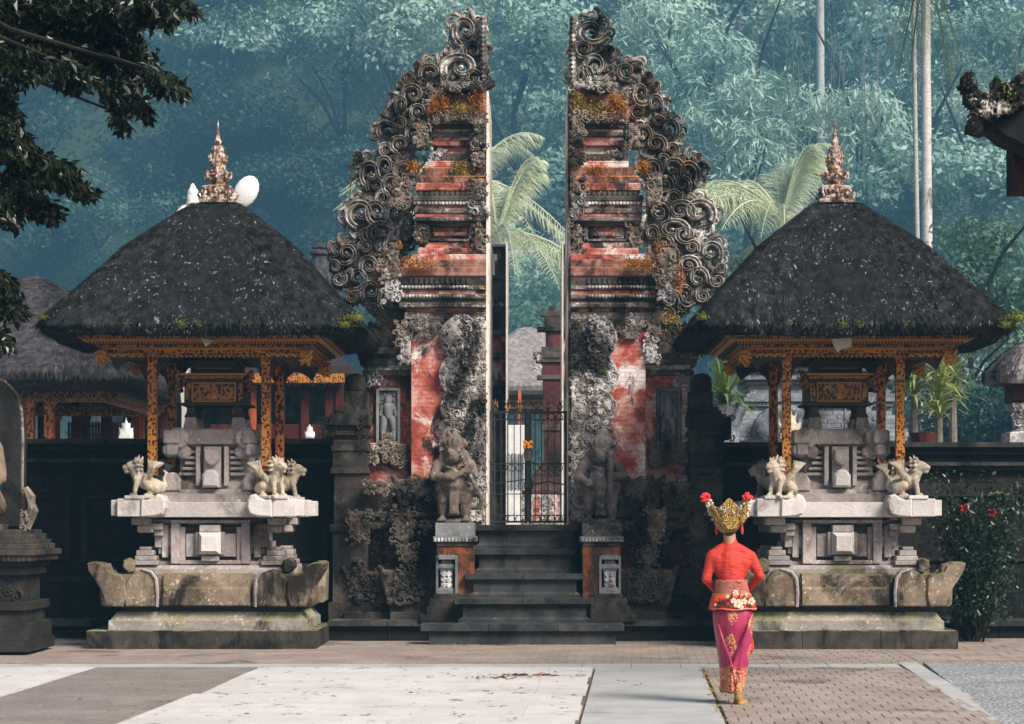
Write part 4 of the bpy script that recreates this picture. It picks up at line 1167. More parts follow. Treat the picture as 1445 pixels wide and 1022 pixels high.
def thatch_roof(T, xc, yc, P, mat, fmat, nf, lift=.12, fl=.16, moss=None, thick=.16, seed=1, under=True, n=120):
    r = np.random.default_rng(seed)
    prof = interp_prof(P, 34)
    m = MB()
    rings = roof_rings(xc, yc, prof, lift=lift, n=n)
    hw, hd, z = P[0]
    lip = roof_rings(xc, yc, [(hw * .985, hd * .985, z - thick * .55), (hw * .95, hd * .95, z - thick)], lift=lift, n=n)
    inner = roof_rings(xc, yc, [(hw * .86, hd * .86, z - thick * .55), (hw * .80, hd * .80, z - thick * .2)], lift=0, n=n)
    allr = inner[::-1] + lip[::-1] + rings
    V = np.array(allr).reshape(-1, 3)
    m.rings([list(x) for x in V.reshape(-1, n, 3)])
    v = m.verts(); d = (vnoise(v * 3.1, 3) - .5) * .05 + (vnoise(v * 11, 4) - .5) * .03 + (vnoise(v * 30, 6) - .5) * .02
    cen = np.array([xc, yc, z]); dirn = v - cen; dirn /= np.linalg.norm(dirn, axis=1, keepdims=True) + 1e-9
    m.V = [v + dirn * d[:, None]]
    roof = part(m, 'roof', mat, T, smooth=False)
    # fibres lying down the slope
    G = np.array(rings)      # (k, n, 3)
    k = len(G)
    def sample(cnt, lo=0.0, hi=1.0):
        u = r.uniform(0, n, cnt); a = np.sqrt(r.uniform(0, 1, cnt)); a = (1 - a); a = lo + a * (hi - lo); w = a * (k - 1.001)
        i = w.astype(int); f = (w - i)[:, None]; j = u.astype(int) % n; g = (u - u.astype(int))[:, None]; j2 = (j + 1) % n
        p = (G[i, j] * (1 - g) + G[i, j2] * g) * (1 - f) + (G[i + 1, j] * (1 - g) + G[i + 1, j2] * g) * f
        down = G[i, j] - G[i + 1, j]; down /= np.linalg.norm(down, axis=1, keepdims=True) + 1e-9
        side = G[i, j2] - G[i, j]; side /= np.linalg.norm(side, axis=1, keepdims=True) + 1e-9
        nr = np.cross(side, down); nr /= np.linalg.norm(nr, axis=1, keepdims=True) + 1e-9
        nr *= np.sign((nr * (p - cen)).sum(1, keepdims=True))
        return p, down, side, nr
    p, down, side, nr = sample(nf)
    L = (fl * r.uniform(.5, 1.3, nf))[:, None]; w = (.006 * r.uniform(.6, 1.6, nf))[:, None]
    dd = down + side * r.normal(size=(nf, 1)) * .25 + nr * r.uniform(.02, .28, (nf, 1))
    a = p - side * w + nr * .012; b = p + side * w + nr * .012; c = p + dd * L
    mf = MB(); mf.add(np.stack([a, b, c], 1).reshape(-1, 3), np.arange(nf * 3).reshape(nf, 3))
    # fringe at the eave
    ne = nf // 5
    e0 = np.array(roof_rings(xc, yc, [(hw * .99, hd * .99, z - thick * .3)], lift=lift, n=n))[0]
    u = r.uniform(0, n, ne); j = u.astype(int) % n; g = (u - u.astype(int))[:, None]; p = e0[j] * (1 - g) + e0[(j + 1) % n] * g
    p[:, 2] += r.normal(size=ne) * .03
    side = e0[(j + 1) % n] - e0[j]; side /= np.linalg.norm(side, axis=1, keepdims=True) + 1e-9
    dv = np.stack([r.normal(size=ne) * .15, r.normal(size=ne) * .15, -r.uniform(.4, 1.1, ne)], 1); outv = p - cen; outv[:, 2] = 0; outv /= np.linalg.norm(outv, axis=1, keepdims=True) + 1e-9
    a = p - side * .006; b = p + side * .006; c = p + (dv + outv * .25) * .06
    mf.add(np.stack([a, b, c], 1).reshape(-1, 3), np.arange(ne * 3).reshape(ne, 3))
    part(mf, 'thatch_fibres', fmat, roof, kind='stuff')
    if moss:
        mm = MB(); l = []
        for (tx, s_) in moss:
            q = int(300 * s_)
            c = np.stack([xc + tx * hw + r.normal(size=q) * .07 * s_, np.full(q, yc - hd * .985) + r.normal(size=q) * .03, z + .02 + r.normal(size=q) * .04 * s_ + (lift * .6 if abs(tx) > .9 else 0)], 1)
            mm.add(*leaves_mb(c, .022, .6, 0, 0, r))
            mm.ell((xc + tx * hw, yc - hd * .97, z + .0 + (lift * .6 if abs(tx) > .9 else 0)), (.09 * s_, .06, .05 * s_), 10, 6)
        part(mm, 'moss', M['moss'], roof, kind='stuff')
    if under:
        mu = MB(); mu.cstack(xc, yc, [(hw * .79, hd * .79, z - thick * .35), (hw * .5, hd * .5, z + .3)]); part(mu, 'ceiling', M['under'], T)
    return roof

XS, YS = -3.74, 25.0
def make_shrine():
    T = E('shrine_pavilion', 'thatched shrine pavilion with gilded posts over a pale altar, left of the gate', 'shrine', (XS, YS, 0), 'thatched shrine pavilions beside the gate')
    A, LO, PA = M['altar'], M['altar_low'], M['altar_pale']
    def B(x0, x1, yf, yb, z0, z1, mat, name, b=.012, sym=True, label=None):
        """box in shrine-local metres, front/back offsets from the middle; sym mirrors it"""
        o = None
        for k in ((1, -1) if sym and x0 != -x1 else (1,)):
            a, c = sorted((XS + k * x0, XS + k * x1)); m = MB(); m.bbox(a, c, YS + yf, YS + yb, z0, z1, b); o = part(m, name, mat, T, label)
        return o
    def S(L, mat, name):
        m = MB(); m.cstack(XS, YS, L); return part(m, name, mat, T)
    # platform of long blocks
    for a, b in ((-1.36, -.52), (-.52, .38), (.38, 1.27)): B(a + .002, b - .002, -1.0, 1.0, 0, .23, M['platform'], 'platform_block', .01, False)
    S([(1.14, .83, .23), (1.14, .83, .335), (1.12, .81, .345), (1.11, .8, .36), (1.06, .75, .43), (1.04, .73, .44)], M['step'], 'step')
    S([(1.0, .68, .44), (1.0, .68, .53)], M['wood_and_recess_shade'], 'recess')  # near-black strip: the shade of the gap is put into its colour
    # bulging base with upturned corner leaves
    S([(1.06, .72, .505), (1.14, .78, .515), (1.17, .80, .68), (1.10, .76, .86), (1.0, .7, .87)], LO, 'base_block')
    S([(.50, .86, .505), (.50, .88, .52), (.50, .88, .70), (.50, .86, .73), (.50, .855, .80), (.50, .84, .86), (.50, .80, .88)], LO, 'base_front')
    S([(.95, .66, .86), (.95, .66, .93), (.92, .63, .97), (.80, .55, .975)], A, 'terrace')
    def cornleaf(P, y0, y1, name, b=.018, mat=LO):
        for k in (1, -1):
            m = MB(); Q = [(XS + k * x, z) for x, z in P]
            m.prism(Q, YS + y0, YS + y1, b); part(m, name, mat, T, smooth=False)
    e1 = [(.96, .50), (1.14, .50), (1.17, .60), (1.22, .71), (1.30, .83), (1.36, .93), (1.37, 1.0), (1.32, 1.02), (1.23, 1.01), (1.16, .975), (1.12, .91), (1.05, .875), (.98, .87), (.93, .80), (.92, .62)]
    e2 = [(.58, .50), (.93, .50), (.95, .62), (.94, .74), (.90, .83), (.83, .90), (.74, .93), (.65, .91), (.61, .86), (.565, .82), (.555, .66)]
    cornleaf(e1, -.93, -.55, 'corner_leaf'); cornleaf(e2, -.90, -.55, 'base_leaf')
    cornleaf([(.86, .90), (.92, .88), (1.0, .95), (.99, 1.03), (.93, 1.06), (.86, 1.03)], -.72, -.5, 'small_leaf')
    rim = [(XS + .565, YS - .90, .50), (XS + .56, YS - .91, .66), (XS + .575, YS - .91, .82), (XS + .63, YS - .91, .90), (XS + .75, YS - .90, .935)]
    for k in (1, -1):
        m = MB(); m.tube([(XS + k * (p[0] - XS), p[1], p[2]) for p in rim], [.018, .02, .022, .02, .01], 6); part(m, 'leaf_rim', A, T)
    # side faces of the base
    for k in (1, -1):
        for q in (1, -1):
            m = MB(); P = [(q * .78, .5), (q * .42, .5), (q * .40, .7), (q * .44, .84), (q * .55, .92), (q * .66, .86), (q * .78, .92), (q * .88, 1.0), (q * .9, .86)]
            m.prism([(y_, z_) for y_, z_ in P], 0, .14, .03)
            v = m.verts(); v2 = np.stack([XS + k * (1.24 - v[:, 1]), YS + v[:, 0], v[:, 2]], 1); m.V = [v2]; part(m, 'side_leaf', LO, T)
    # waist with stepped corners
    S([(.74, .52, .97), (.74, .52, 1.0), (.60, .42, 1.06), (.55, .4, 1.10), (.55, .4, 1.42), (.70, .5, 1.47), (.74, .54, 1.50)], A, 'waist')
    for i, (a, b, z0, z1) in enumerate(((.60, .90, .975, 1.03), (.62, .87, 1.03, 1.085), (.66, .86, 1.085, 1.15), (.70, .83, 1.15, 1.19))):
        B(a, b, -.68 + .03 * i, -.30, z0, z1 - .003, A, 'corner_step'); B(a, b, .30, .68 - .03 * i, z0, z1 - .003, A, 'corner_step')
    B(.46, .62, -.50, -.3, 1.10, 1.40, A, 'cross_block', .01); B(.50, .575, -.54, -.4, 1.06, 1.44, A, 'cross_block', .01); B(.44, .66, -.53, -.4, 1.18, 1.32, A, 'cross_block', .01)
    B(.68, .90, -.72, -.4, 1.44, 1.525, A, 'corbel', .02); B(.66, .84, -.68, -.4, 1.35, 1.44, A, 'corbel', .03); B(.55, .74, -.64, -.4, 1.38, 1.46, A, 'corbel', .02); B(.55, .66, -.60, -.4, 1.31, 1.38, A, 'corbel', .02)
    B(.68, .90, .4, .72, 1.44, 1.525, A, 'corbel', .02); B(.66, .84, .4, .68, 1.35, 1.44, A, 'corbel', .03)
    for k in (1, -1):  # stepped side brackets
        for (z0, z1, w) in ((1.05, 1.15, .62), (1.15, 1.25, .66), (1.25, 1.35, .62)):
            a, c = sorted((XS + k * .5, XS + k * w)); m = MB(); m.bbox(a, c, YS - .25, YS + .25, z0, z1, .01); part(m, 'side_block', A, T)
    # framed front panel
    yF = -.60
    for a, b, z0, z1, y in ((.36, .46, .99, 1.46, yF), (.30, .36, 1.03, 1.42, yF + .04)): B(a, b, y, -.35, z0, z1, A, 'frame_jamb', .008)
    B(-.46, .46, yF, -.35, 1.462, 1.50, A, 'frame_head', .008, False); B(-.357, .357, yF + .01, -.35, .985, 1.03, A, 'frame_sill', .008, False)
    B(-.30, .30, yF + .10, -.3, 1.03, 1.42, M['wood_and_recess_shade'], 'panel_recess', .004, False)  # stone recess, its shade put into a near-black colour
    B(.10, .29, yF + .04, -.35, 1.07, 1.34, A, 'panel_wing', .01); B(-.17, .17, yF - .02, -.35, 1.09, 1.36, A, 'panel_step', .01, False); B(-.12, .12, yF - .06, -.35, 1.36, 1.44, A, 'panel_step', .01, False); B(-.10, .10, yF - .04, -.35, 1.02, 1.08, A, 'panel_step', .01, False)
    m = MB(); z0, z1 = 1.10, 1.36; m.rings([[(XS - .13, YS + yF - .04, z0), (XS + .13, YS + yF - .04, z0), (XS + .13, YS + yF - .04, z1), (XS - .13, YS + yF - .04, z1)], [(XS - .085, YS + yF - .13, z0 + .04), (XS + .085, YS + yF - .13, z0 + .04), (XS + .085, YS + yF - .13, z1 - .05), (XS - .085, YS + yF - .13, z1 - .05)]]); part(m, 'panel_boss', PA, T)
    # upper table slab with corner blocks and rounded cheeks
    S([(.86, .70, 1.53), (.86, .74, 1.535), (.86, .76, 1.70), (.84, .74, 1.705)], PA, 'table_slab')
    S([(.80, .62, 1.70), (.80, .62, 1.80), (.62, .5, 1.81), (.60, .48, 1.86)], A, 'table_course')
    for (yf, yb) in ((-.90, -.42), (.42, .90)):
        B(.76, 1.03, yf, yb, 1.535, 1.745, PA, 'table_corner', .02)
        B(.98, 1.11, yf + .06, yb - .06, 1.545, 1.73, PA, 'table_corner', .015)
        B(.72, .94, yf - .015, yb, 1.74, 1.78, PA, 'table_corner', .01)
    for k in (1, -1):
        for yf, yb in ((-.93, -.5), (.5, .93)):
            m = MB(); P = [(.76, 1.53), (.60, 1.53), (.50, 1.56), (.465, 1.64), (.47, 1.72), (.50, 1.78), (.56, 1.80), (.60, 1.76), (.68, 1.73), (.76, 1.74)]
            m.prism([(XS + k * x, z) for x, z in P], YS + yf, YS + yb, .025); part(m, 'table_cheek', PA, T)
    # upper waist
    S([(.50, .40, 1.86), (.50, .40, 1.93), (.44, .34, 1.95), (.40, .3, 2.0), (.40, .3, 2.34), (.48, .4, 2.38)], A, 'upper_waist')
    for i in range(5): B(.20, .40 - .035 * i if i < 3 else .29 + .04 * (i - 2), -.40, -.2, 2.02 + .065 * i, 2.055 + .065 * i, A, 'louvre', .01)
    B(.14, .19, -.47, -.28, 1.90, 2.36, A, 'pilaster', .008); B(-.10, .10, -.45, -.28, 1.93, 2.36, A, 'centre_panel', .008, False)
    for k in (-1, 1): pass
    m = MB(); m.prism([(XS - .085, 2.32), (XS + .085, 2.32), (XS + .085, 2.2), (XS + .05, 2.15), (XS, 2.13), (XS - .05, 2.15), (XS - .085, 2.2)], YS - .55, YS - .4, .02); part(m, 'round_boss', A, T)
    m = MB(); m.prism([(XS - .095, 1.88), (XS + .095, 1.88), (XS + .1, 2.02), (XS + .05, 2.08), (XS, 2.09), (XS - .05, 2.08), (XS - .1, 2.02)], YS - .62, YS - .4, .03); part(m, 'square_boss', PA, T)
    for k in (1, -1):
        for yf, yb in ((-.52, -.2), (.2, .5)):
            m = MB(); P = [(.36, 1.83), (.58, 1.83), (.58, 1.98), (.53, 2.04), (.46, 2.06), (.40, 2.03), (.36, 1.96)]
            m.prism([(XS + k * x, z) for x, z in P], YS + yf, YS + yb, .025); part(m, 'corner_lobe', A, T)
    # second slab with octagonal shoulders
    S([(.44, .40, 2.38), (.46, .44, 2.39), (.46, .46, 2.55), (.44, .44, 2.57)], A, 'shelf_slab')
    for k in (1, -1):
        for q in (1, -1):
            for (cx_, cz, rr, y, nm, mm) in ((.40, 2.46, .135, .50, 'shoulder_disc', A), (.48, 2.32, .10, .53, 'shoulder_disc', A), (.34, 2.30, .09, .44, 'shoulder_disc', A)):
                m = MB(); P = [(XS + k * (cx_ + rr * math.cos(a)), cz + rr * .95 * math.sin(a)) for a in np.linspace(PI / 8, 2 * PI + PI / 8, 9)[:-1]]
                if q > 0: m.prism(P, YS + .3, YS + y, .0)
                else: m.prism(P, YS - y, YS - .3, .02)
                part(m, nm, mm, T)
            a, c = sorted((XS + k * .37, XS + k * .56)); y0, y1 = sorted((YS + q * .56, YS + q * .3)); m = MB(); m.bbox(a, c, y0, y1, 2.39, 2.55, .03); part(m, 'shoulder_block', A, T)
            a, c = sorted((XS + k * .40, XS + k * .53)); y0, y1 = sorted((YS + q * .55, YS + q * .3)); m = MB(); m.bbox(a, c, y0, y1, 2.25, 2.39, .04); part(m, 'shoulder_block', A, T)
    # posts
    for x, y in ((-.66, -.66), (.66, -.66), (-.66, .66), (.66, .66)):
        m = MB(); m.cstack(XS + x, YS + y, [(.05, .05, 2.02), (.05, .05, 3.30), (.06, .06, 3.33), (.06, .06, 3.42)]); part(m, 'post', M['gold'] if y < 0 else M['gold_red'], T)
        for sx_ in (-1, 1):
            m = MB(); pl = [(XS + x + sx_ * .05, 3.42), (XS + x + sx_ * .34, 3.42), (XS + x + sx_ * .30, 3.37), (XS + x + sx_ * .20, 3.36), (XS + x + sx_ * .15, 3.29), (XS + x + sx_ * .09, 3.24), (XS + x + sx_ * .05, 3.12)]
            m.prism(pl, YS + y - .02, YS + y + .02); part(m, 'post_bracket', M['wood_and_recess_shade'], T)
    # gilded beams
    def beamring(hw, hd, z0, z1, t, mat, name):
        for k in (-1, 1):
            m = MB(); m.bbox(XS - hw, XS + hw, YS + (hd - t if k > 0 else -hd), YS + (hd if k > 0 else -hd + t), z0, z1, .008); part(m, name, mat, T)
            m = MB(); a, c = sorted((XS + k * (hw - t), XS + k * hw)); m.bbox(a, c, YS - hd + t + .002, YS + hd - t - .002, z0 + .002, z1 - .002, .006); part(m, name, mat, T)
    beamring(1.14, .96, 3.385, 3.415, .10, M['gold_dk'], 'beam'); beamring(1.17, .99, 3.415, 3.45, .10, M['gold'], 'beam'); beamring(1.19, 1.01, 3.45, 3.475, .10, M['gold_line'], 'fillet')
    beamring(1.25, 1.07, 3.475, 3.505, .14, M['gold_dk'], 'beam'); beamring(1.30, 1.12, 3.505, 3.535, .2, M['wood_and_recess_shade'], 'beam'); beamring(1.37, 1.18, 3.535, 3.56, .25, M['gold_line'], 'fillet'); beamring(1.42, 1.24, 3.56, 3.60, .3, M['gold_dk'], 'beam')
    m = MB(); dentils(m, XS - 1.28, XS + 1.28, YS - 1.12, 3.508, 3.533, .02, .02); dentils(m, XS - 1.12, XS + 1.12, YS - .96, 3.365, 3.385, .03, .0); part(m, 'dentil_row', M['gold_line'], T)
    for k in (1, -1):
        for q in (1, -1):
            m = MB(); x = XS + k * 1.17; y = YS + q * .99
            m.ell((x, y, 3.38), (.06, .06, .09), 8, 6)
            for i in range(14): m.cap((x + random.uniform(-.07, .07), y - .05 + random.uniform(-.03, .03), 3.39 + random.uniform(-.08, .05)), (x + random.uniform(-.09, .09), y - .07, 3.38 + random.uniform(-.13, .06)), .022, .01, 6)
            for i in range(8): m.cap((x - k * (.08 + .05 * i), y - .02, 3.40 - .02 * (i % 2)), (x - k * (.11 + .05 * i), y - .05, 3.40), .025 - i * .001, .012, 6)
            part(m, 'corner_carving', M['gold_line'], T)
            m = MB(); m.prism([(x - k * .05, 3.39), (x - k * .50, 3.39), (x - k * .45, 3.34), (x - k * .3, 3.33), (x - k * .2, 3.27), (x - k * .14, 3.22), (x - k * .1, 3.30)], YS + q * .93 - .015, YS + q * .93 + .015); part(m, 'fretwork', M['wood_and_recess_shade'], T)
    # roof
    P = [(1.84, 1.70, 3.67), (1.80, 1.66, 3.74), (1.68, 1.54, 3.88), (1.53, 1.39, 4.05), (1.35, 1.20, 4.26), (1.17, 1.03, 4.46), (1.0, .86, 4.66), (.80, .67, 4.83), (.60, .49, 4.99), (.43, .34, 5.13), (.29, .21, 5.235), (.15, .11, 5.275)]
    thatch_roof(T, XS, YS, P, M['thatch'], M['thatch_f'], 42000, .13, .12, [(-.08, .8), (.02, .4), (.30, .3), (-.42, .35), (.90, .8), (.97, .9), (-.93, .5)], .13, 3)
    # finial
    m = MB(); fz = 5.27
    m.cstack(XS, YS, [(.20, .16, fz), (.21, .17, fz + .03), (.13, .11, fz + .06), (.13, .1, fz + .12), (.17, .14, fz + .15), (.18, .15, fz + .19), (.08, .08, fz + .22)])
    m.lathe(XS, YS, [(.07, fz + .2), (.10, fz + .27), (.13, fz + .31), (.14, fz + .33), (.09, fz + .36), (.09, fz + .44), (.10, fz + .50), (.075, fz + .56), (.08, fz + .62), (.07, fz + .68), (.035, fz + .70), (.045, fz + .735), (.03, fz + .77), (.018, fz + .85), (.004, fz + 1.02)], 12)
    f = part(m, 'finial', M['finial'], T)
    for a in range(0, 360, 45):
        ca, sa = math.cos(R(a)), math.sin(R(a))
        for (r0, z0_, L, th) in ((.15, .06, .09, .026), (.115, .30, .05, .020), (.08, .5, .03, .015)):
            m = MB()
            x, y, z = XS + ca * r0 * (1.1 if L > .1 else 1), YS + sa * r0, fz + z0_
            m.tube([(x, y, z), (x + ca * L * .7, y + sa * L * .7, z + .005), (x + ca * L, y + sa * L, z + .05), (x + ca * L * .85, y + sa * L * .85, z + .09)], [th, th * .9, th * .6, th * .2], 6)
            m.ell((x + ca * .03, y + sa * .03, z + .05), (th, th, th * 1.4), 6, 4)
            m.ell((x - sa * .04, y + ca * .04 - .01, z + .07), (th * .8, th * .8, th * .9), 6, 4)
            part(m, 'finial_curl', M['finial'], f)
    return T
n_ = NT('gilt and white weathered finial')
M['finial'] = n_.finish(n_.colramp(n_.noise(16, 5, .7), [(.40, (.03, .012, .008)), (.47, (.20, .075, .025)), (.52, (.30, .21, .15)), (.57, (.52, .50, .48))]), .6, n_.noise(60, 4, .7), .7, .01)
S1 = make_shrine()

# wooden offering cabinet standing on the altar
def make_cabinet():
    T = E('spirit_cabinet', 'dark carved wooden cabinet with a gilded panel inside the left shrine', 'cabinet', (XS, YS, 2.57), 'carved cabinets on the shrine altars')
    for k in (-1, 1):
        for q in (-1, 1):
            m = MB(); m.cstack(XS + k * .28, YS + q * .24, [(.085, .08, 2.57), (.06, .06, 2.71)]); part(m, 'stone_foot', M['altar'], T)
            m = MB(); m.cstack(XS + k * .28, YS + q * .24, [(.075, .07, 2.712), (.05, .05, 2.76), (.045, .045, 2.82), (.07, .07, 2.85)]); part(m, 'foot', M['wood_and_recess_shade'], T)
    def B(x0, x1, y0, y1, z0, z1, mat, name, b=.006):
        m = MB(); m.bbox(XS + x0, XS + x1, YS + y0, YS + y1, z0, z1, b); part(m, name, M[mat], T)
    B(-.40, .40, -.36, .36, 2.85, 2.88, 'wood_and_recess_shade', 'shelf'); B(-.35, .35, -.32, .32, 2.88, 3.16, 'wood_and_recess_shade', 'body')
    B(-.24, .24, -.335, -.31, 2.91, 3.10, 'gold_dk', 'panel')
    for a, b, c, d in ((-.26, .26, 3.105, 3.12), (-.26, .26, 2.89, 2.905), (-.26, -.245, 2.905, 3.105), (.245, .26, 2.905, 3.105)): B(a, b, -.345, -.32, c, d, 'gold_line', 'panel_frame', .003)
    for k in (-1, 1):
        a, b = sorted((k * .275, k * .34)); B(a, b, -.335, -.31, 2.90, 3.11, 'gold_dk', 'side_panel')
    B(-.36, .36, -.36, .36, 3.16, 3.20, 'gold_dk', 'cornice'); B(-.39, .39, -.39, .39, 3.20, 3.225, 'gold_line', 'cornice'); B(-.28, .28, -.3, .3, 3.225, 3.37, 'wood_and_recess_shade', 'top_box')
    m = MB(); dentils(m, XS - .34, XS + .34, YS - .36, 3.168, 3.19, .014, .012); dentils(m, XS - .22, XS + .22, YS - .30, 3.28, 3.295, .012, .01); part(m, 'dentil_row', M['gold_line'], T)
    m = MB(); m.ell((XS, YS - .345, 2.95), (.035, .02, .035), 8, 6)
    for a in range(-60, 61, 30): m.cap((XS, YS - .345, 2.96), (XS + math.sin(R(a)) * .06, YS - .345, 2.96 + math.cos(R(a)) * .06), .014, .006, 6)
    for i in range(16): m.ell((XS + (i - 7.5) * .028, YS - .34, 3.0 + .04 * math.sin(i * 1.7)), (.012, .01, .016), 6, 4)
    part(m, 'gilded_flower', M['gold_line'], T)
    for k in (-1, 1):
        m = MB()
        for i in range(18): m.cap((XS + k * (.36 + random.uniform(0, .05)), YS - .3 + random.uniform(-.05, .1), 3.02 + random.uniform(0, .2)), (XS + k * (.40 + random.uniform(0, .07)), YS - .33, 3.02 + random.uniform(-.02, .24)), .03, .015, 6)
        part(m, 'carved_ear', M['gold_dk'], T)
    return T
CAB = make_cabinet()

def make_lion():
    m = MB(); c = m.cap
    c((-.11, 0, .11), (-.02, 0, .15), .085, .08); c((-.02, 0, .15), (.07, 0, .20), .085, .08); c((.07, 0, .20), (.11, 0, .28), .075, .07)
    c((.13, -.01, .335), (.16, -.01, .335), .068, .06); c((.2, -.01, .325), (.225, -.01, .32), .042, .034); c((.19, -.01, .285), (.215, -.01, .275), .028, .024)
    for k in (-1, 1):
        c((.09, k * .055, .19), (.115, k * .06, .09), .036, .027); c((.115, k * .06, .09), (.125, k * .06, .03), .027, .024); c((.125, k * .06, .022), (.16, k * .062, .02), .028, .022)
        c((-.10, k * .07, .09), (-.03, k * .085, .12), .062, .055); c((-.03, k * .085, .11), (-.05, k * .085, .035), .035, .026); c((-.05, k * .085, .022), (.0, k * .088, .02), .026, .022)
        c((.19, k * .03 - .01, .355), (.2, k * .034 - .01, .357), .017, .015, 8); c((.12, k * .06, .39), (.11, k * .075, .425), .022, .012, 8)
        for f_ in range(6):
            t = f_ / 5
            c((-.01 - .02 * t, k * (.08), .20), (-.04 - .05 * t, k * (.12 + .01 * f_), .30 + .02 * t), .028, .022, 7); c((-.04 - .05 * t, k * (.12 + .01 * f_), .30 + .02 * t), (-.03 - .15 * t, k * (.14 + .008 * f_), .40 - .03 * t), .022, .010, 7)
        c((.02, k * .07, .17), (.0, k * .09, .23), .035, .03)
    for a in range(0, 360, 30):
        for rr, zz in ((.07, 0), (.055, -.04)):
            c((.10 + zz, rr * math.cos(R(a)), .335 + rr * math.sin(R(a))), (.075 + zz, (rr + .045) * math.cos(R(a)), .34 + (rr + .045) * math.sin(R(a))), .022, .009, 6)
    for i in range(7): c((.10 + .015 * math.cos(i), -.07 + .023 * i, .225 - .01 * abs(i - 3)), (.115, -.06 + .02 * i, .215), .02, .018, 6)
    m.tube([(-.17, 0, .06), (-.21, 0, .12), (-.19, 0, .2), (-.22, 0, .26), (-.18, 0, .30)], [.025, .025, .02, .025, .008], 6)
    m.bbox(-.2, .18, -.12, .12, -.02, .015, .01)
    return remeshed(m, .0085, .003, 60, 9, 1)
lion_me = make_lion()
def lion(x, y, yaw, label):
    o = link(lion_me, 'lion_statue', M['lion'], None, (x, y, 1.765)); o.rotation_euler = (0, 0, yaw); o.scale = (1.06,) * 3
    tag(o, label, 'statue', 'winged lion statues on the shrine corners')
XR = 3.62
for xs, side in ((XS, 'left'), (XR, 'right')):
    lion(xs - .72, YS - .74, R(188 if side == 'left' else 225), f'cream winged lion at the front left corner of the {side} shrine altar')
    lion(xs + .72, YS - .74, R(-38 if side == 'left' else -12), f'cream winged lion at the front right corner of the {side} shrine altar')
    lion(xs - .70, YS + .66, R(160), f'cream winged lion behind, at the rear left corner of the {side} shrine')
    lion(xs + .72, YS + .62, R(5), f'cream winged lion behind, at the rear right corner of the {side} shrine')
c = copy_tree(S1); c.location.x = XR; c['label'] = 'thatched shrine pavilion with gilded posts over a pale altar, right of the gate'
c = copy_tree(CAB); c.location.x = XR; c['label'] = 'dark carved wooden cabinet with a gilded panel inside the right shrine'
S2 = c
# papers tucked under the beams
m = MB(); x = X(1187, 23.72); y = 23.745; m.add([(x - .11, y, 3.55), (x + .12, y - .01, 3.56), (x + .115, y - .03, 3.46), (x + .0, y - .02, 3.43), (x - .04, y - .015, 3.40), (x - .08, y - .01, 3.47)], [(0, 1, 2, 3, 4, 5)])
v = m.verts(); m.add(v + np.array([0, .004, 0]), [(5, 4, 3, 2, 1, 0)])
solo(m, 'paper_sheet', M['paper'], (x, y, 3.5), 'torn white paper sheet hanging from the beam of the right shrine', 'paper')
m = MB(); x = X(290, 23.72); m.add([(x - .06, y, 3.56), (x + .09, y - .01, 3.53), (x + .06, y - .03, 3.50), (x + .0, y - .02, 3.46), (x - .02, y - .02, 3.50)], [(0, 1, 2, 3, 4)])
v = m.verts(); m.add(v + np.array([0, .004, 0]), [(4, 3, 2, 1, 0)])
solo(m, 'paper_sheet', M['paper'], (x, y, 3.5), 'small crumpled grey paper on the beam of the left shrine', 'paper')

# ---------------------------------------------------------------- left edge: seated statue before a rounded slab on a tiered pedestal
Y = 23.0
T = E('tiered_pedestal', 'dark tiered carved pedestal at the left edge under the slab-backed statue', 'pedestal', (X(-35, Y), Y, 0))
xc = X(-35, Y)
tiers = [(920, 905, 80), (905, 880, 76), (880, 862, 68), (862, 850, 74), (850, 812, 62), (812, 800, 70), (800, 792, 74), (792, 784, 84), (784, 776, 88), (776, 768, 80), (768, 762, 76), (762, 754, 70), (754, 748, 64)]
for i, (p0, p1, w) in enumerate(tiers):
    hw = w * Y / F; m = MB(); m.bbox(xc - hw, xc + hw, Y + .5 - hw, Y + .5 + hw, max(0, Z(p0, Y)), Z(p1, Y) + .003, .015)
    if i in (4,): carved_rect(m, xc - hw, xc + hw, Z(p0, Y), Z(p1, Y), Y + .5 - hw, .08, rng)
    if i == 7: dentils(m, xc - hw, xc + hw, Y + .5 - hw, Z(p0, Y), Z(p1, Y), .03, .01)
    part(m, 'pedestal_tier', M['wall_mid'] if i < 7 else M['basec'], T)
T = E('backed_statue', 'brown pot-bellied stone statue against a dark round-topped slab at the left edge', 'statue', (xc, Y + .5, Z(748, Y)))
Y = 23.65
P = [(X(-95, Y), Z(745, Y)), (X(-102, Y), Z(620, Y)), (X(-98, Y), Z(575, Y)), (X(-80, Y), Z(545, Y)), (X(-50, Y), Z(530, Y)), (X(-35, Y), Z(527, Y)), (X(-12, Y), Z(530, Y)), (X(8, Y), Z(540, Y)), (X(22, Y), Z(556, Y)), (X(30, Y), Z(580, Y)), (X(32, Y), Z(620, Y)), (X(30, Y), Z(745, Y))]
Y = 23.0
m = MB(); m.prism(P, Y + .65, Y + .85, .02); part(m, 'back_slab', M['wall_mid'], T)
m = MB(); m.tube([(x, Y + .66, z) for x, z in P], .018, 6); part(m, 'slab_rim', M['carve_b'], T)
xc = X(-52, Y + .4)
m = MB(); c = m.cap; z = lambda p: Z(p, Y)
c((xc, Y + .4, z(660)), (xc, Y + .4, z(690)), .40, .34, 16); c((xc, Y + .42, z(625)), (xc, Y + .42, z(640)), .30, .36, 14); c((xc, Y + .3, z(585)), (xc, Y + .3, z(595)), .2, .19, 14)
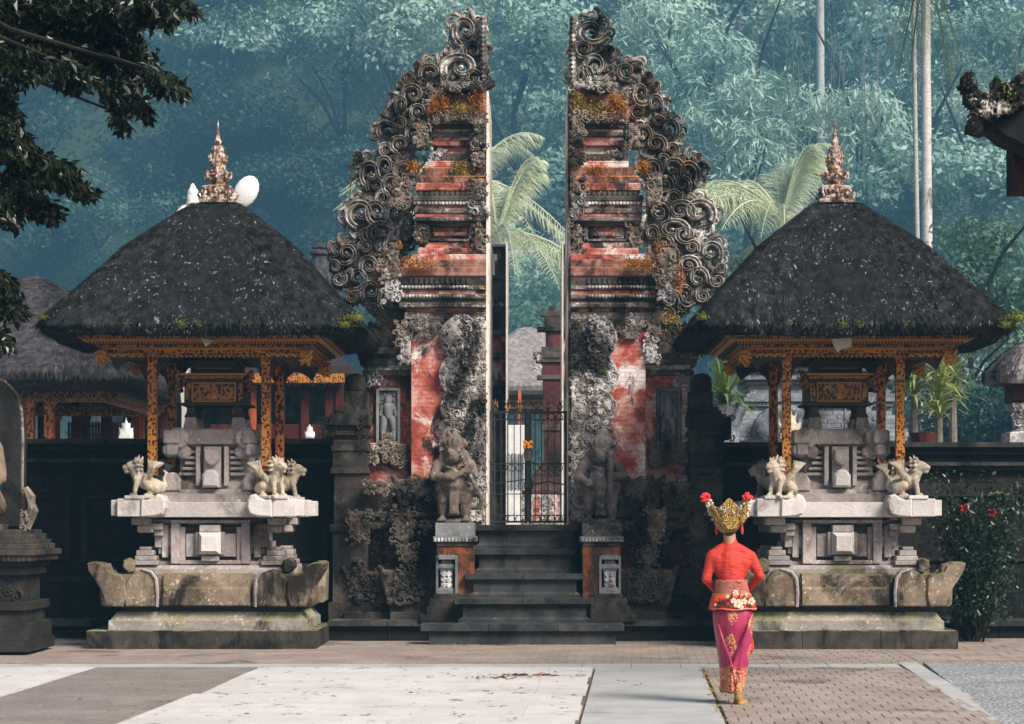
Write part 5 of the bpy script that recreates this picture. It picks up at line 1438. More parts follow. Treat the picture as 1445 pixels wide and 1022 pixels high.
for k in (-1, 1):
    c((xc + k * .36, Y + .35, z(715)), (xc + k * .40, Y + .05, z(700)), .14, .12); c((xc + k * .40, Y + .05, z(705)), (xc + k * .36, Y - .02, z(738)), .11, .08); c((xc + k * .36, Y + .0, z(742)), (xc + k * .38, Y - .18, z(743)), .07, .05)
    c((xc + k * .34, Y + .4, z(632)), (xc + k * .44, Y + .25, z(672)), .11, .09); c((xc + k * .44, Y + .25, z(672)), (xc + k * .36, Y + .02, z(695)), .08, .06)
c((xc, Y + .12, z(590)), (xc, Y + .1, z(592)), .06, .07); m.box(xc - .45, xc + .45, Y + .0, Y + .62, z(752), z(740))
me = remeshed(m, .02, .008, 25, 2, 2); o = link(me, 'figure', stone('polished brown statue stone', (.10, .072, .05), (.17, .13, .095), (.025, .018, .012), .54, (.3, .26, .22), .66), T); me.transform(Matrix.Translation(-ORG[T]))
m = MB(); x = X(28, Y)
for i in range(5): m.tube([(x + .0, Y + .3, z(745)), (x + .05 + i * .012, Y + .28, z(725 - i)), (x + .08 - i * .02, Y + .26, z(700 - i * 3)), (x + .04 - i * .02, Y + .26, z(690))], [.05, .045, .035, .012], 6)
carved_rect(m, x - .05, x + .08, z(748), z(725), Y + .22, .05, rng); part(m, 'corner_scroll', M['carve_b'], T)

# ---------------------------------------------------------------- pavilions behind the left wall
def far_pavilion(pa, pb, pe, pt, Yf, Yb, apx, label, roofm, fm, posts, pbeam, pbot, nf=6000, apw=.05, beammat='gold_dk', lift=.1, seed=5, flat=False):
    """thatched pavilion behind the wall: eave px pa..pb at height pe, apex px apx at height pt"""
    Yc = (Yf + Yb) / 2; xa, xb = X(pa, Yf), X(pb, Yf); xc = (xa + xb) / 2; hw = (xb - xa) / 2; hd = (Yb - Yf) / 2
    T = E('thatched_pavilion', label, 'pavilion', (xc, Yc, 1.36))
    ze, zt = Z(pe, Yf), Z(pt, Yc); hgt = zt - ze
    P = [(hw, hd, ze), (hw * .98, hd * .98, ze + hgt * .06), (hw * .78, hd * .76, ze + hgt * .27), (hw * .5, hd * .5, ze + hgt * .58), (hw * .25, hd * .25, ze + hgt * .87), (hw * apw, hd * apw, zt)]
    thatch_roof(T, xc, Yc, P, roofm, fm, nf, lift, .2, None, .2, seed, True, 72)
    zb1, zb0 = Z(pbeam[0], Yf + .6), Z(pbeam[1], Yf + .6)
    bw = hw * .72; bd = hd * .72
    for q in (-1, 1):
        for (a, b, o, mk) in ((zb0, zb0 + (zb1 - zb0) * .35, .0, 'gold'), (zb0 + (zb1 - zb0) * .35, zb1, .08, beammat)):
            m = MB(); m.bbox(xc - bw - o, xc + bw + o, Yc + q * bd - .08, Yc + q * bd + .08, a, b, .01); part(m, 'beam', M[mk], T)
            m = MB(); m.bbox(xc + q * (bw + o) - .08, xc + q * (bw + o) + .08, Yc - bd + .09, Yc + bd - .09, a, b - .003, .01); part(m, 'beam', M[mk], T)
    for px, row, mk in posts:
        Yp = (Yc - bd) if row == 0 else (Yc + bd); x = X(px, Yp)
        m = MB(); m.cstack(x, Yp, [(.08, .08, 1.36), (.07, .07, 1.5), (.07, .07, zb0 - .08), (.1, .1, zb0)]); part(m, 'post', M[mk], T)
    return T
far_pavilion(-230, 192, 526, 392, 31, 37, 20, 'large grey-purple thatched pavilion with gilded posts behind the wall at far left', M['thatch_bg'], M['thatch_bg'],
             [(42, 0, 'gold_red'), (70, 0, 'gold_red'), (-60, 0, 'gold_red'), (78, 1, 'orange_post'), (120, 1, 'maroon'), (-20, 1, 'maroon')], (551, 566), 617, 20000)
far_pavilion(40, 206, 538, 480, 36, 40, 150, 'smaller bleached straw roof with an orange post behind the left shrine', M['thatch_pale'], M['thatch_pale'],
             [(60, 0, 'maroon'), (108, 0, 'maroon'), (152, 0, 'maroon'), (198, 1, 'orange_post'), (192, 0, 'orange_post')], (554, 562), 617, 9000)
# long hall behind the left shrine
Y = 40
T = E('long_hall', 'long dim open hall with an orange fascia and red posts behind the left shrine', 'building', (X(330, Y), Y, 1.36))
m = MB(); m.stack([(X(140, Y), X(500, Y), Y - .6, Y + 5, Z(531, Y)), (X(140, Y), X(500, Y), Y - .6, Y + 5, Z(520, Y)), (X(190, Y), X(450, Y), Y + 1.6, Y + 2.6, Z(478, Y))]); part(m, 'roof', M['wood_and_recess_shade'], T)
m = MB(); m.bbox(X(142, Y), X(490, Y), Y - .7, Y - .5, Z(544, Y), Z(531, Y), .02); f = part(m, 'fascia', M['gold'], T)
m = MB(); dentils(m, X(142, Y), X(490, Y), Y - .5, Z(547, Y), Z(544, Y), .06, .1); part(m, 'fringe', M['gold_dk'], f)
for px in (150, 182, 232, 262, 335, 357, 397, 431, 465, 480):
    m = MB(); x = X(px, Y - .2); m.bbox(x - .07, x + .07, Y - .35, Y - .2, 1.36, Z(540, Y), .01); part(m, 'post', M['orange_post'] if px in (357,) else M['maroon'], T)
m = MB(); m.box(X(135, Y + 4), X(505, Y + 4), Y + 4, Y + 4.2, 1.36, Z(525, Y + 4)); part(m, 'back_wall', stone('blue grey hall wall', (.05, .06, .07), (.08, .09, .1)), T)
m = MB(); m.bbox(X(300, Y), X(500, Y), Y - .3, Y - .1, 1.36, Z(600, Y), .01); part(m, 'low_screen', M['maroon'], T)
# red picket fence
Y = 33.5
T = E('picket_fence', 'low dark red picket fence behind the wall at left', 'fence', (X(130, Y), Y, 1.36))
for i in range(17):
    x = X(97 + i * 4.2, Y); m = MB(); m.stack([(x - .017, x + .017, Y, Y + .03, 1.36), (x - .017, x + .017, Y, Y + .03, Z(597, Y)), (x - .003, x + .003, Y + .01, Y + .02, Z(594.5, Y))]); part(m, 'picket', M['maroon'], T)
for p in (600, 612): m = MB(); m.box(X(95, Y), X(166, Y), Y + .032, Y + .06, Z(p + 2, Y), Z(p, Y)); part(m, 'rail', M['maroon'], T)
# small white seated statues
def small_figure(px, ptop, Y, s, mat, label, cat='statue'):
    m = MB(); c = m.cap; x = X(px, Y); zb = Z(619, Y); h = Z(ptop, Y) - zb
    m.cstack(0, 0, [(.32 * h, .25 * h, 0), (.30 * h, .22 * h, .14 * h), (.22 * h, .16 * h, .2 * h)])
    c((0, 0, .25 * h), (0, 0, .5 * h), .2 * h, .15 * h); c((0, 0, .62 * h), (0, 0, .66 * h), .11 * h, .1 * h); c((0, 0, .75 * h), (0, 0, .98 * h), .08 * h, .015 * h)
    for k in (-1, 1):
        c((k * .14 * h, 0, .5 * h), (k * .25 * h, -.05 * h, .33 * h), .06 * h, .05 * h); c((k * .3 * h, 0, .15 * h), (k * .32 * h, 0, .6 * h), .06 * h, .02 * h)
        c((k * .16 * h, 0, .6 * h), (k * .22 * h, 0, .8 * h), .05 * h, .015 * h); c((k * .1 * h, -.1 * h, .25 * h), (k * .22 * h, -.16 * h, .24 * h), .08 * h, .06 * h)
    o = link(remeshed(m, .02, .006, 30, 4, 1), 'small_statue', mat, None, (x, Y, zb)); tag(o, label, cat)
small_figure(178, 588, 32, 1, M['white'], 'small white seated statue with a pointed crown on the left wall beyond the fence')
small_figure(437, 598, 33, 1, M['white'], 'small white figure in the dim hall right of the left shrine')
small_figure(28, 598, 32.5, 1, M['bgstone'], 'small pale blurred figure beside the far left pavilion post')
# people in white and a spear-like post seen behind the left altar
m = MB(); x = X(262, 30.5); m.cstack(x, 30.5, [(.06, .05, 1.36), (.05, .04, 3.1), (.07, .05, 3.4), (.03, .03, 3.9)])
solo(m, 'cloth_banner', M['paper'], (x, 30.5, 1.36), 'pale furled cloth banner standing behind the left shrine cabinet', 'banner')

# horn loudspeaker and ornament seen behind the left finial
T = E('horn_loudspeaker', 'white oval horn loudspeaker standing behind the left roof finial', 'loudspeaker', (X(340, 30), 30, 1.36))
Y = 30; m = MB(); m.tube([(X(332, Y), Y, 1.36), (X(334, Y), Y, Z(290, Y))], .03, 8); part(m, 'pole', M['iron'], T)
p0 = Vector((X(336, Y), Y + .2, Z(288, Y))); dr = Vector((.12, -.22, .10)).normalized()
m = MB(); m.ell((0, 0, 0), (.17, .06, .25), 20, 8); v = m.verts(); Rm = np.array(Matrix.Rotation(R(28), 3, 'Y')); m.V = [v @ Rm.T + np.array([X(347, Y), Y, Z(271, Y)])]; part(m, 'horn_bell', M['white'], T, smooth=True)
m = MB(); m.tube([(X(347, Y), Y + .05, Z(272, Y)), (X(340, Y), Y + .15, Z(283, Y)), (X(335, Y), Y + .2, Z(291, Y))], [.13, .08, .05], 10); part(m, 'horn_throat', M['white'], T)
Y = 29.8
m = MB(); c = m.cap; x = X(272, Y); z = lambda p: Z(p, Y)
c((x, Y, z(300)), (x + .0, Y, z(272)), .11, .08); c((x, Y, z(266)), (x, Y, z(263)), .05, .04); c((x - .12, Y, z(296)), (x - .2, Y, z(300)), .07, .04); c((x + .1, Y, z(292)), (x + .12, Y, z(275)), .06, .03); c((x, Y, 1.4), (x, Y, z(295)), .06, .06)
tag(link(remeshed(m, .02, .01, 20, 1, 1), 'roof_ornament', M['white'], None, (0, 0, 0)), 'white figure-shaped roof ornament left of the left finial', 'ornament')
# small grey roof top peeking between left roof and the gate wing
Y = 52
m = MB(); m.lathe(X(450, Y), Y, [(.62, Z(470, Y)), (.45, Z(395, Y)), (.25, Z(372, Y)), (.16, Z(362, Y)), (.24, Z(359, Y)), (.22, Z(355, Y)), (.12, Z(352, Y)), (.18, Z(350, Y)), (.14, Z(346, Y)), (.04, Z(343, Y))], 14)
m.box(X(450, Y) - .3, X(450, Y) + .3, Y - .3, Y + .3, 1.36, Z(465, Y))
solo(m, 'roof_finial_tower', M['thatch_bg'], (X(450, Y), Y, 1.36), 'hazy grey pointed cap of a distant shrine between left roof and gate wing', 'shrine', smooth=False)

# ---------------------------------------------------------------- seen through the gate opening
def tiers_obj(name, label, cat, px, Y, rows, mats, depth=.7, base=1.36, group=None):
    T = E(name, label, cat, (X(px, Y), Y, base), group)
    for (p0, p1, a, b, mk) in rows:
        m = MB(); u, v = X(a, Y), X(b, Y); d = (v - u) * .5 * depth
        m.bbox(u, v, Y - d, Y + d, max(base, Z(p1, Y)) - .004, Z(p0, Y), .012); part(m, 'stone_course', M[mk], T)
    return T
r9 = np.random.default_rng(5)
def inner_half(sgn, pin, pout, label):
    Y = 34; T = E('inner_gate_tower', label, 'split gate', (X((pin + pout) / 2, Y), Y, 1.36), 'halves of the inner split gate')
    rows = [(348, 352, .75), (352, 370, .5), (370, 392, .62), (392, 398, .9), (398, 420, .8), (420, 428, 1.0), (428, 436, .92), (436, 470, .86), (470, 476, 1.15), (476, 500, .95), (500, 508, 1.2), (508, 540, 1.05), (540, 548, 1.35), (548, 600, 1.15), (600, 700, 1.3), (700, 745, 1.5)]
    for i, (p0, p1, w) in enumerate(rows):
        o = pin + (pout - pin) * w; a, b = sorted((pin, o)); m = MB(); m.bbox(X(a, Y - .4 * w), X(b, Y - .4 * w), Y - .4 * w, Y + .6, Z(p1, Y), Z(p0, Y), .015)
        part(m, 'stone_course', M['red_dark'] if i in (6, 9, 11) else M['dark'], T)
    s_ = 1 if pin > pout else -1
    x0, x1 = sorted((X(pin, Y - .7) - s_ * .0, X(pin, Y - .7) + s_ * .025)); m = MB(); m.box(x0, x1, Y - .8, Y + .6, 1.36, Z(350, Y)); part(m, 'cut_face', M['plaster'], T)
    return T
inner_half(-1, 714, 688, 'dark left half of the smaller split gate seen through the opening')
inner_half(1, 795, 815, 'dark right half of the smaller split gate seen through the opening')
rows = [(432, 440, 774, 786, 'dark'), (440, 447, 762, 790, 'dark'), (447, 462, 768, 794, 'dark'), (462, 468, 758, 794, 'dark'), (468, 490, 770, 794, 'maroon_brick'), (490, 498, 764, 794, 'dark'), (498, 506, 752, 794, 'dark'), (506, 512, 756, 794, 'dark'), (512, 530, 764, 794, 'maroon_brick'),
        (530, 536, 758, 794, 'dark'), (536, 600, 766, 794, 'maroon_brick'), (600, 608, 762, 794, 'dark'), (608, 650, 768, 794, 'maroon_brick')] + [(650 + 6 * i, 656 + 6 * i, 764 - 4 * i, 796, 'maroon_brick' if i % 2 else 'dark') for i in range(8)] + [(698, 745, 735, 800, 'carve')]
T = tiers_obj('brick_shrine_tower', 'dark red brick shrine tower seen behind the iron gate', 'tower', 780, 38, rows, None)
m = MB(); u = X(757, 37.4); carved_rect(m, X(738, 37.4), X(794, 37.4), Z(740, 37.4), Z(700, 37.4), 37.3, .07, r9); carved_rect(m, X(750, 37.4), X(764, 37.4), Z(530, 37.4), Z(500, 37.4), 37.3, .06, r9); part(m, 'carving', M['carve'], T, kind='stuff')
for px in (757, 783):
    m = MB(); m.bbox(X(px - 4, 36.6), X(px + 4, 36.6), 36.9, 37.0, Z(738, 36.6), Z(702, 36.6), .01); part(m, 'red_panel', M['red'], T)
# pale building and far hazy thatch
Y = 42; T = E('white_building', 'pale plastered building with an orange pillar seen through the iron gate', 'building', (X(720, Y), Y, 1.36))
m = MB(); m.bbox(X(690, Y), X(742, Y), Y, Y + 3, 1.36, Z(600, Y), .02); part(m, 'wall', M['white'], T)
m = MB(); m.bbox(X(731, Y + .5), X(735.5, Y + .5), Y + .5, Y + .6, Z(640, Y), Z(548, Y), .01); part(m, 'pillar', M['orange_post'], T)
for i in range(6): m = MB(); m.bbox(X(712 + i * 5, Y), X(714.5 + i * 5, Y), Y - .04, Y - .004, Z(690, Y), Z(640, Y), .01); part(m, 'window_slat', M['bgstone'], T)
far_pavilion(630, 860, 545, 462, 50, 55, 745, 'hazy pale thatched roof far behind the split gate', M['thatch_pale'], M['thatch_pale'], [(705, 0, 'maroon'), (785, 0, 'maroon')], (566, 574), 700, 3000, seed=8)

# ---------------------------------------------------------------- right background: stone terrace, pots, small roofs
Y = 38
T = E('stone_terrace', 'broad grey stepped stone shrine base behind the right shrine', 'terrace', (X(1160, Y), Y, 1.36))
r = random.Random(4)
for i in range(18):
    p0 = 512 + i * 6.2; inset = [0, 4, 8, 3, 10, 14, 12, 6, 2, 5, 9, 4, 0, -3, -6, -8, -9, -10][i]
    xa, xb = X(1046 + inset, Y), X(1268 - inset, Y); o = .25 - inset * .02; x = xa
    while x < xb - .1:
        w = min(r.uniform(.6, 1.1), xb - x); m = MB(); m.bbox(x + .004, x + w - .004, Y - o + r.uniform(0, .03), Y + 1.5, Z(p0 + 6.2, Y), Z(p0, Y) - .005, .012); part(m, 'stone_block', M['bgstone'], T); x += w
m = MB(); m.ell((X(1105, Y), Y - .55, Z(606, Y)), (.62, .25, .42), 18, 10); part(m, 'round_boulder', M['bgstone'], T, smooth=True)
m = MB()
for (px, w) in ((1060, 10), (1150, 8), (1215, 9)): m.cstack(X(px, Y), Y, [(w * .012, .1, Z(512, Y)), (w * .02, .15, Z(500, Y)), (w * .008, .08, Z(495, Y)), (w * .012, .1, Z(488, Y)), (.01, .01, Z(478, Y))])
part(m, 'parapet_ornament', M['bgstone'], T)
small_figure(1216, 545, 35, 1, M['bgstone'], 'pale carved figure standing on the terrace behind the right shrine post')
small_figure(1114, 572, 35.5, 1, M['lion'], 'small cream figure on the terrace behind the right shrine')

def strap_plant(px, py, Y, n, L, label, pot=True, seed=1):
    r = np.random.default_rng(seed)
    x, z = X(px, Y), Z(py, Y); T = E('spiky_plant', label, 'plant', (x, Y, 1.36), 'spiky plants behind the right wall')
    if pot: m = MB(); m.lathe(x, Y, [(.22, 1.36), (.24, z - .35), (.36, z - .06), (.38, z), (.30, z), (.26, z - .1)], 16); part(m, 'pot', M['bgstone'], T)
    else: m = MB(); m.tube([(x, Y, 1.36), (x, Y, z)], [.09, .06], 8); part(m, 'stem', M['bark'], T)
    V = []; Q = []; mb = MB()
    for i in range(n):
        a = r.uniform(0, 2 * PI); el = r.uniform(.15, 1.45); l = L * r.uniform(.6, 1.1); base = np.array([x, Y, z + r.uniform(-.05, .15 if pot else .9)])
        d = np.array([math.cos(a) * math.cos(el), math.sin(a) * math.cos(el), math.sin(el)]); s_ = np.array([-math.sin(a), math.cos(a), 0]) * .028
        pts = [base + d * l * t + np.array([0, 0, -.45 * l * t * t * (1.3 - el * .6)]) for t in (0, .35, .7, 1)]
        w = [.7, 1, .7, .05]
        v = []
        for p, ww in zip(pts, w): v += [p - s_ * ww, p + s_ * ww]
        mb.add(v, [(0, 1, 3, 2), (2, 3, 5, 4), (4, 5, 7, 6)])
    part(mb, 'leaves', M['pandan'], T, kind='stuff')
strap_plant(1022, 572, 33, 90, 1.0, 'spiky yellow-green plant in a grey pot beside the black stepped pillar', True, 1)
strap_plant(1325, 590, 34, 150, .75, 'spiky green plant behind the wall right of the right shrine', False, 2)
strap_plant(1290, 560, 36, 150, .8, 'taller spiky plant behind the right shrine eave', False, 3)
strap_plant(1345, 560, 35.5, 110, .7, 'spiky plant with yellowish tips nearest the right roof', False, 4)
m = MB(); x = X(1303, 31); m.lathe(x, 31, [(.16, Z(628, 31)), (.18, Z(618, 31)), (.2, Z(611, 31)), (.16, Z(612, 31))], 12); m.box(x - .2, x + .2, 30.8, 31.2, 1.36, Z(628, 31))
solo(m, 'flower_pot', M['maroon'], (x, 31, 1.36), 'small purple brown pot on the right wall below the spiky plants', 'pot')
# thatched lantern-like shrine at the right edge
Yk = 31
T = E('small_thatched_shrine', 'small pale-thatched shrine with a red wooden box cut by the right photo edge', 'shrine', (X(1452, Yk), Yk, 1.36))
xc = X(1452, Yk)
thatch_roof(T, xc, Yk, [(.60, .55, Z(533, Yk)), (.60, .55, Z(526, Yk)), (.52, .48, Z(515, Yk)), (.36, .33, Z(500, Yk)), (.18, .16, Z(487, Yk)), (.04, .04, Z(482, Yk))], M['thatch_pale'], M['thatch_bg'], 5000, .03, .1, None, .12, 6, True, 64)
m = MB(); m.cstack(xc, Yk, [(.25, .22, Z(570, Yk)), (.3, .27, Z(566, Yk)), (.3, .27, Z(545, Yk)), (.38, .33, Z(540, Yk))]); part(m, 'wooden_box', M['maroon'], T)
m = MB(); m.cstack(xc, Yk, [(.35, .3, 1.36), (.35, .3, Z(612, Yk)), (.2, .18, Z(606, Yk)), (.2, .18, Z(582, Yk)), (.3, .26, Z(576, Yk)), (.3, .26, Z(570, Yk))]); carved_rect(m, xc - .3, xc, Z(612, Yk), Z(575, Yk), Yk - .25, .06, r9); part(m, 'stone_stand', M['pale_carve'], T)

# dark roof corner at the upper right, near the camera side
Yn = 17.0
T = E('near_roof_corner', 'black carved roof corner with an upturned tip entering at upper right', 'roof', (X(1480, Yn), Yn + .6, 1.6))
def nx(p): return X(p, Yn)
def nz_(p): return Z(p, Yn)
m = MB(); P = [(nx(1372), nz_(180)), (nx(1392), nz_(186)), (nx(1400), nz_(183)), (nx(1418), nz_(198)), (nx(1436), nz_(205)), (nx(1600), nz_(310)), (nx(1600), nz_(40)), (nx(1445), nz_(116)), (nx(1430), nz_(130)), (nx(1405), nz_(148)), (nx(1385), nz_(158)), (nx(1372), nz_(168))]
m.prism(P, Yn, Yn + .3, .04); part(m, 'roof_body', M['wall'], T)
m = MB(); m.stack([(nx(1475), nx(1700), Yn + .3, Yn + 1.4, nz_(240)), (nx(1475), nx(1700), Yn + .3, Yn + 1.4, nz_(150)), (nx(1540), nx(1700), Yn + .3, Yn + .9, nz_(60))]); part(m, 'roof_slope', M['wall'], T)
m = MB(); ins_ = lambda x, z: any((x - nx(a)) ** 2 + (z - nz_(b)) ** 2 < (c * Yn / F) ** 2 for a, b, c in ((1362, 112, 6), (1364, 124, 9), (1372, 138, 12), (1382, 152, 13), (1395, 160, 14), (1376, 174, 9), (1404, 120, 6), (1408, 130, 9), (1395, 142, 10), (1420, 134, 12), (1432, 124, 10), (1440, 112, 7), (1418, 150, 14), (1436, 140, 14), (1380, 182, 6)))
bbx = (nx(1350), nx(1460), nz_(195), nz_(100))
plate(m, ins_, bbx, Yn - .1, Yn + .08, .02, r9, .03); fill(m, ins_, bbx, Yn - .1, .03, .07, 140, r9, .4, 1.6); part(m, 'corner_ornament', M['roof_orn'], T)
m = MB(); m.cap((nx(1449), Yn + .3, nz_(202)), (nx(1449), Yn + .3, nz_(262)), .05, .04); carved_rect(m, nx(1437), nx(1460), nz_(235), nz_(200), Yn + .25, .04, r9); part(m, 'hanging_carving', M['maroon_brick'], T)
m = MB(); c_ = [(nx(1418) + r9.normal() * .05, Yn - .14, nz_(140) + r9.normal() * .05) for i in range(60)]; m.add(*leaves_mb(c_, .03, .5)); part(m, 'moss', M['moss'], T, kind='stuff')

# ---------------------------------------------------------------- hillside
KH = 4.2      # the slope lies this many times the base layout distance away
def hill_z(x, y):
    y = np.asarray(y, float); x = np.asarray(x, float)
    x = x / KH; y = y / KH
    t = np.clip((y - 54) / 46, 0, 1)
    z = 1.3 + 44 * t ** 1.05 + 3.0 * np.sin(x * .14 + y * .05) * t + 1.5 * np.sin(x * .31 + 2) * t
    return H + (z - H) * KH
gx = np.linspace(-260, 260, 90); gy = np.concatenate([np.linspace(50 * KH, 104 * KH, 60), [520, 700]])
GX, GY = np.meshgrid(gx, gy, indexing='ij'); GZ = hill_z(GX, GY) + (vnoise(np.stack([GX.ravel() * .5, GY.ravel() * .5, GX.ravel() * 0], 1), 3).reshape(GX.shape) - .5) * 5
V = np.stack([GX, GY, GZ], -1).reshape(-1, 3); nj = len(gy)
Q = np.array([(i * nj + j, (i + 1) * nj + j, (i + 1) * nj + j + 1, i * nj + j + 1) for i in range(len(gx) - 1) for j in range(nj - 1)])
m = MB(); m.add(V, Q); solo(m, 'hillside', M['soil'], (0, 0, 0), kind='structure', smooth=True)

def crown_mesh(seed, W, Hh, ncl, nl, leaf, aspect, droop, mode='round'):
    r = np.random.default_rng(seed); mb = MB(); allc = []; alln = []
    lobes = [(r.normal(size=3) * np.array([W * .38, W * .38, Hh * .30]) + np.array([0, 0, 0]), r.uniform(.28, .5) * W) for _ in range(9)]
    for i in range(ncl):
        c0, rad = lobes[r.integers(0, len(lobes))]
        d = r.normal(size=3); d /= np.linalg.norm(d); d[2] = abs(d[2]) * .9 + d[2] * .1
        p = c0 + d * rad * r.uniform(.75, 1.05) * np.array([1, 1, Hh / W])
        if mode == 'droop':
            q = r.normal(size=(nl, 3)) * np.array([.34, .34, .14]); q[:, 2] -= (q[:, 0] ** 2 + q[:, 1] ** 2) * 1.5
        else: q = r.normal(size=(nl, 3)) * np.array([.38, .38, .24])
        allc.append(p + q); qq = (p + q) - c0; alln.append(qq / (np.linalg.norm(qq, axis=1, keepdims=True) + 1e-9) + np.array([0, 0, .25]))
    cc = np.concatenate(allc)
    nn = np.concatenate(alln) + r.normal(size=cc.shape) * .55; nn /= np.linalg.norm(nn, axis=1, keepdims=True)
    d = r.normal(size=cc.shape); d[:, 2] -= droop; d -= nn * (d * nn).sum(1, keepdims=True); d /= np.linalg.norm(d, axis=1, keepdims=True) + 1e-9
    u = np.cross(nn, d); Ln = (leaf * r.uniform(.6, 1.25, len(cc)))[:, None]
    V = np.stack([cc, cc + d * Ln * .45 + u * Ln * aspect * .5, cc + d * Ln, cc + d * Ln * .45 - u * Ln * aspect * .5], 1).reshape(-1, 3)
    mb.add(V, np.arange(len(cc) * 4).reshape(-1, 4))
    return mb.mesh('crown')
CR = [crown_mesh(s, 3.0, 2.6, 85, 75, .24, .5, .2) for s in (1, 2, 3)]
CRF = [crown_mesh(s, 3.2, 3.0, 110, 80, .19, .55, .1) for s in (4, 5)]
CRD = [crown_mesh(s, 3.0, 2.6, 60, 80, .42, .20, .9, 'droop') for s in (6, 7)]
def trunk_mesh(seed, Ht, r0=.16):
    r = random.Random(seed); m = MB(); pts = [(0, 0, -Ht)]
    for i in range(1, 6): pts.append((r.uniform(-.2, .2) * i * .5, r.uniform(-.2, .2), -Ht + Ht * i / 5))
    m.tube(pts, [r0 * (1 - .14 * i) for i in range(6)], 7)
    for k in range(5):
        a = r.uniform(0, 2 * PI); b = pts[3 + k % 3]; m.tube([b, (b[0] + math.cos(a) * .8, b[1] + math.sin(a) * .8, b[2] + .9), (b[0] + math.cos(a) * 1.8, b[1] + math.sin(a) * 1.8, b[2] + 1.5)], [.07, .05, .02], 5)
    return m.mesh('trunk')
TRK = [trunk_mesh(s, 4.5) for s in range(3)]
def tree(x, y, z, s, kind, k, label, group, cat='tree', mats=None):
    """z = height of the crown centre"""
    zb = float(hill_z(x, y)); zb = min(zb, z - 1)
    T = E('hillside_tree', label, cat, (x, y, zb), group)
    me = {'r': CR, 'f': CRF, 'd': CRD}[kind][k % (3 if kind == 'r' else 2)]
    me2 = CM.get((me.name, mats));
    if me2 is None: me2 = me.copy(); me2.materials.clear(); me2.materials.append(M[mats]); CM[(me.name, mats)] = me2
    o = bpy.data.objects.new('crown', me2); C.objects.link(o); o.parent = T; o.location = (0, 0, z - zb); o.scale = (s, s, s * random.uniform(.85, 1.15)); o.rotation_euler = (random.uniform(-.15, .15), random.uniform(-.15, .15), random.uniform(0, 6.28))
    tk = TRK[k % 3]
    if not len(tk.materials): tk.materials.append(M['bark_near'])
    o = bpy.data.objects.new('trunk', tk); C.objects.link(o); o.parent = T; o.location = (0, 0, z - zb); o.scale = (s, s, max(.6, (z - zb + .5) / 4.5)); o.rotation_euler = (0, 0, random.uniform(0, 6.28))
CM = {}; SEEN = {}
rt = random.Random(12)
cnt = 0
for row, Yr in enumerate([KH * q for q in (57, 61, 65, 69, 73, 77, 81, 85, 89)]):
    n = 9 + row // 2
    span_ = 1500 * Yr / F + 6 * KH
    for i in range(n):
        x = X(720, Yr) + (i - (n - 1) / 2 + (row % 2) * .5) * span_ / (n - 1) + rt.uniform(-.7, .7) * KH; y = Yr + rt.uniform(-1.5, 1.5) * KH
        zz = float(hill_z(x, y)) + (rt.uniform(1.0, 2.2) + (2.2 if rt.random() < .22 else 0)) * KH; px = CX + x * F / y
        s = rt.uniform(.75, 1.15) * KH
        if px < 560:  # leaf colour stands in for uneven mist: darker left, paled right
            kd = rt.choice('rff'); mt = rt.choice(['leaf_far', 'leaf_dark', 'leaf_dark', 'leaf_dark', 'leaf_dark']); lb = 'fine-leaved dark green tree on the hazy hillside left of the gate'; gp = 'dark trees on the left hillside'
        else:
            kd = rt.choice('rrfd'); mt = rt.choice(['leaf_hazed', 'leaf_hazed', 'leaf_hazed', 'leaf_far'])
            if kd == 'd': mt = rt.choice(['leaf_hazed', 'leaf_far'])
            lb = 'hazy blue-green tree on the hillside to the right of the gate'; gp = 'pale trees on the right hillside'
        lm_ = [(60, 'past the left picture edge'), (140, 'behind the near dark branches'), (230, 'left above the left roof'), (320, 'straight above the left finial'), (420, 'right of the left finial'), (500, 'left of the left scroll wing'), (600, 'behind the left scroll wing'), (700, 'behind the left gate half'), (800, 'between the gate halves'), (900, 'behind the right gate half'), (1000, 'behind the right scroll wing'), (1090, 'right of the right scroll wing'), (1180, 'left of the right finial'), (1260, 'right of the right finial'), (1330, 'behind the tall pale palm'), (1400, 'left of the black roof corner'), (9999, 'behind the black roof corner')]
        wh = next(t for lim, t in lm_ if px < lim)
        tone = {'leaf_far': 'mid-green', 'leaf_dark': 'dark', 'leaf_hazed': 'pale'}[mt]; hab = {'r': 'broad', 'f': 'dense', 'd': 'drooping'}[kd]
        rw = ['at the slope foot', 'on the first rise', 'low on the slope', 'below mid slope', 'at mid slope', 'above mid slope', 'high on the slope', 'near the slope top', 'at the very top'][row]
        LB = f'{tone} {hab} tree {rw}, {wh}'; SEEN.setdefault(LB, 0); SEEN[LB] += 1
        tree(x, y, zz, s, kd, cnt, f'{tone} {hab} tree {rw}, {wh}' + ('' if i else ', farthest left') + ('' if SEEN[LB] < 2 else ', the farther right one'), gp, mats=mt); cnt += 1
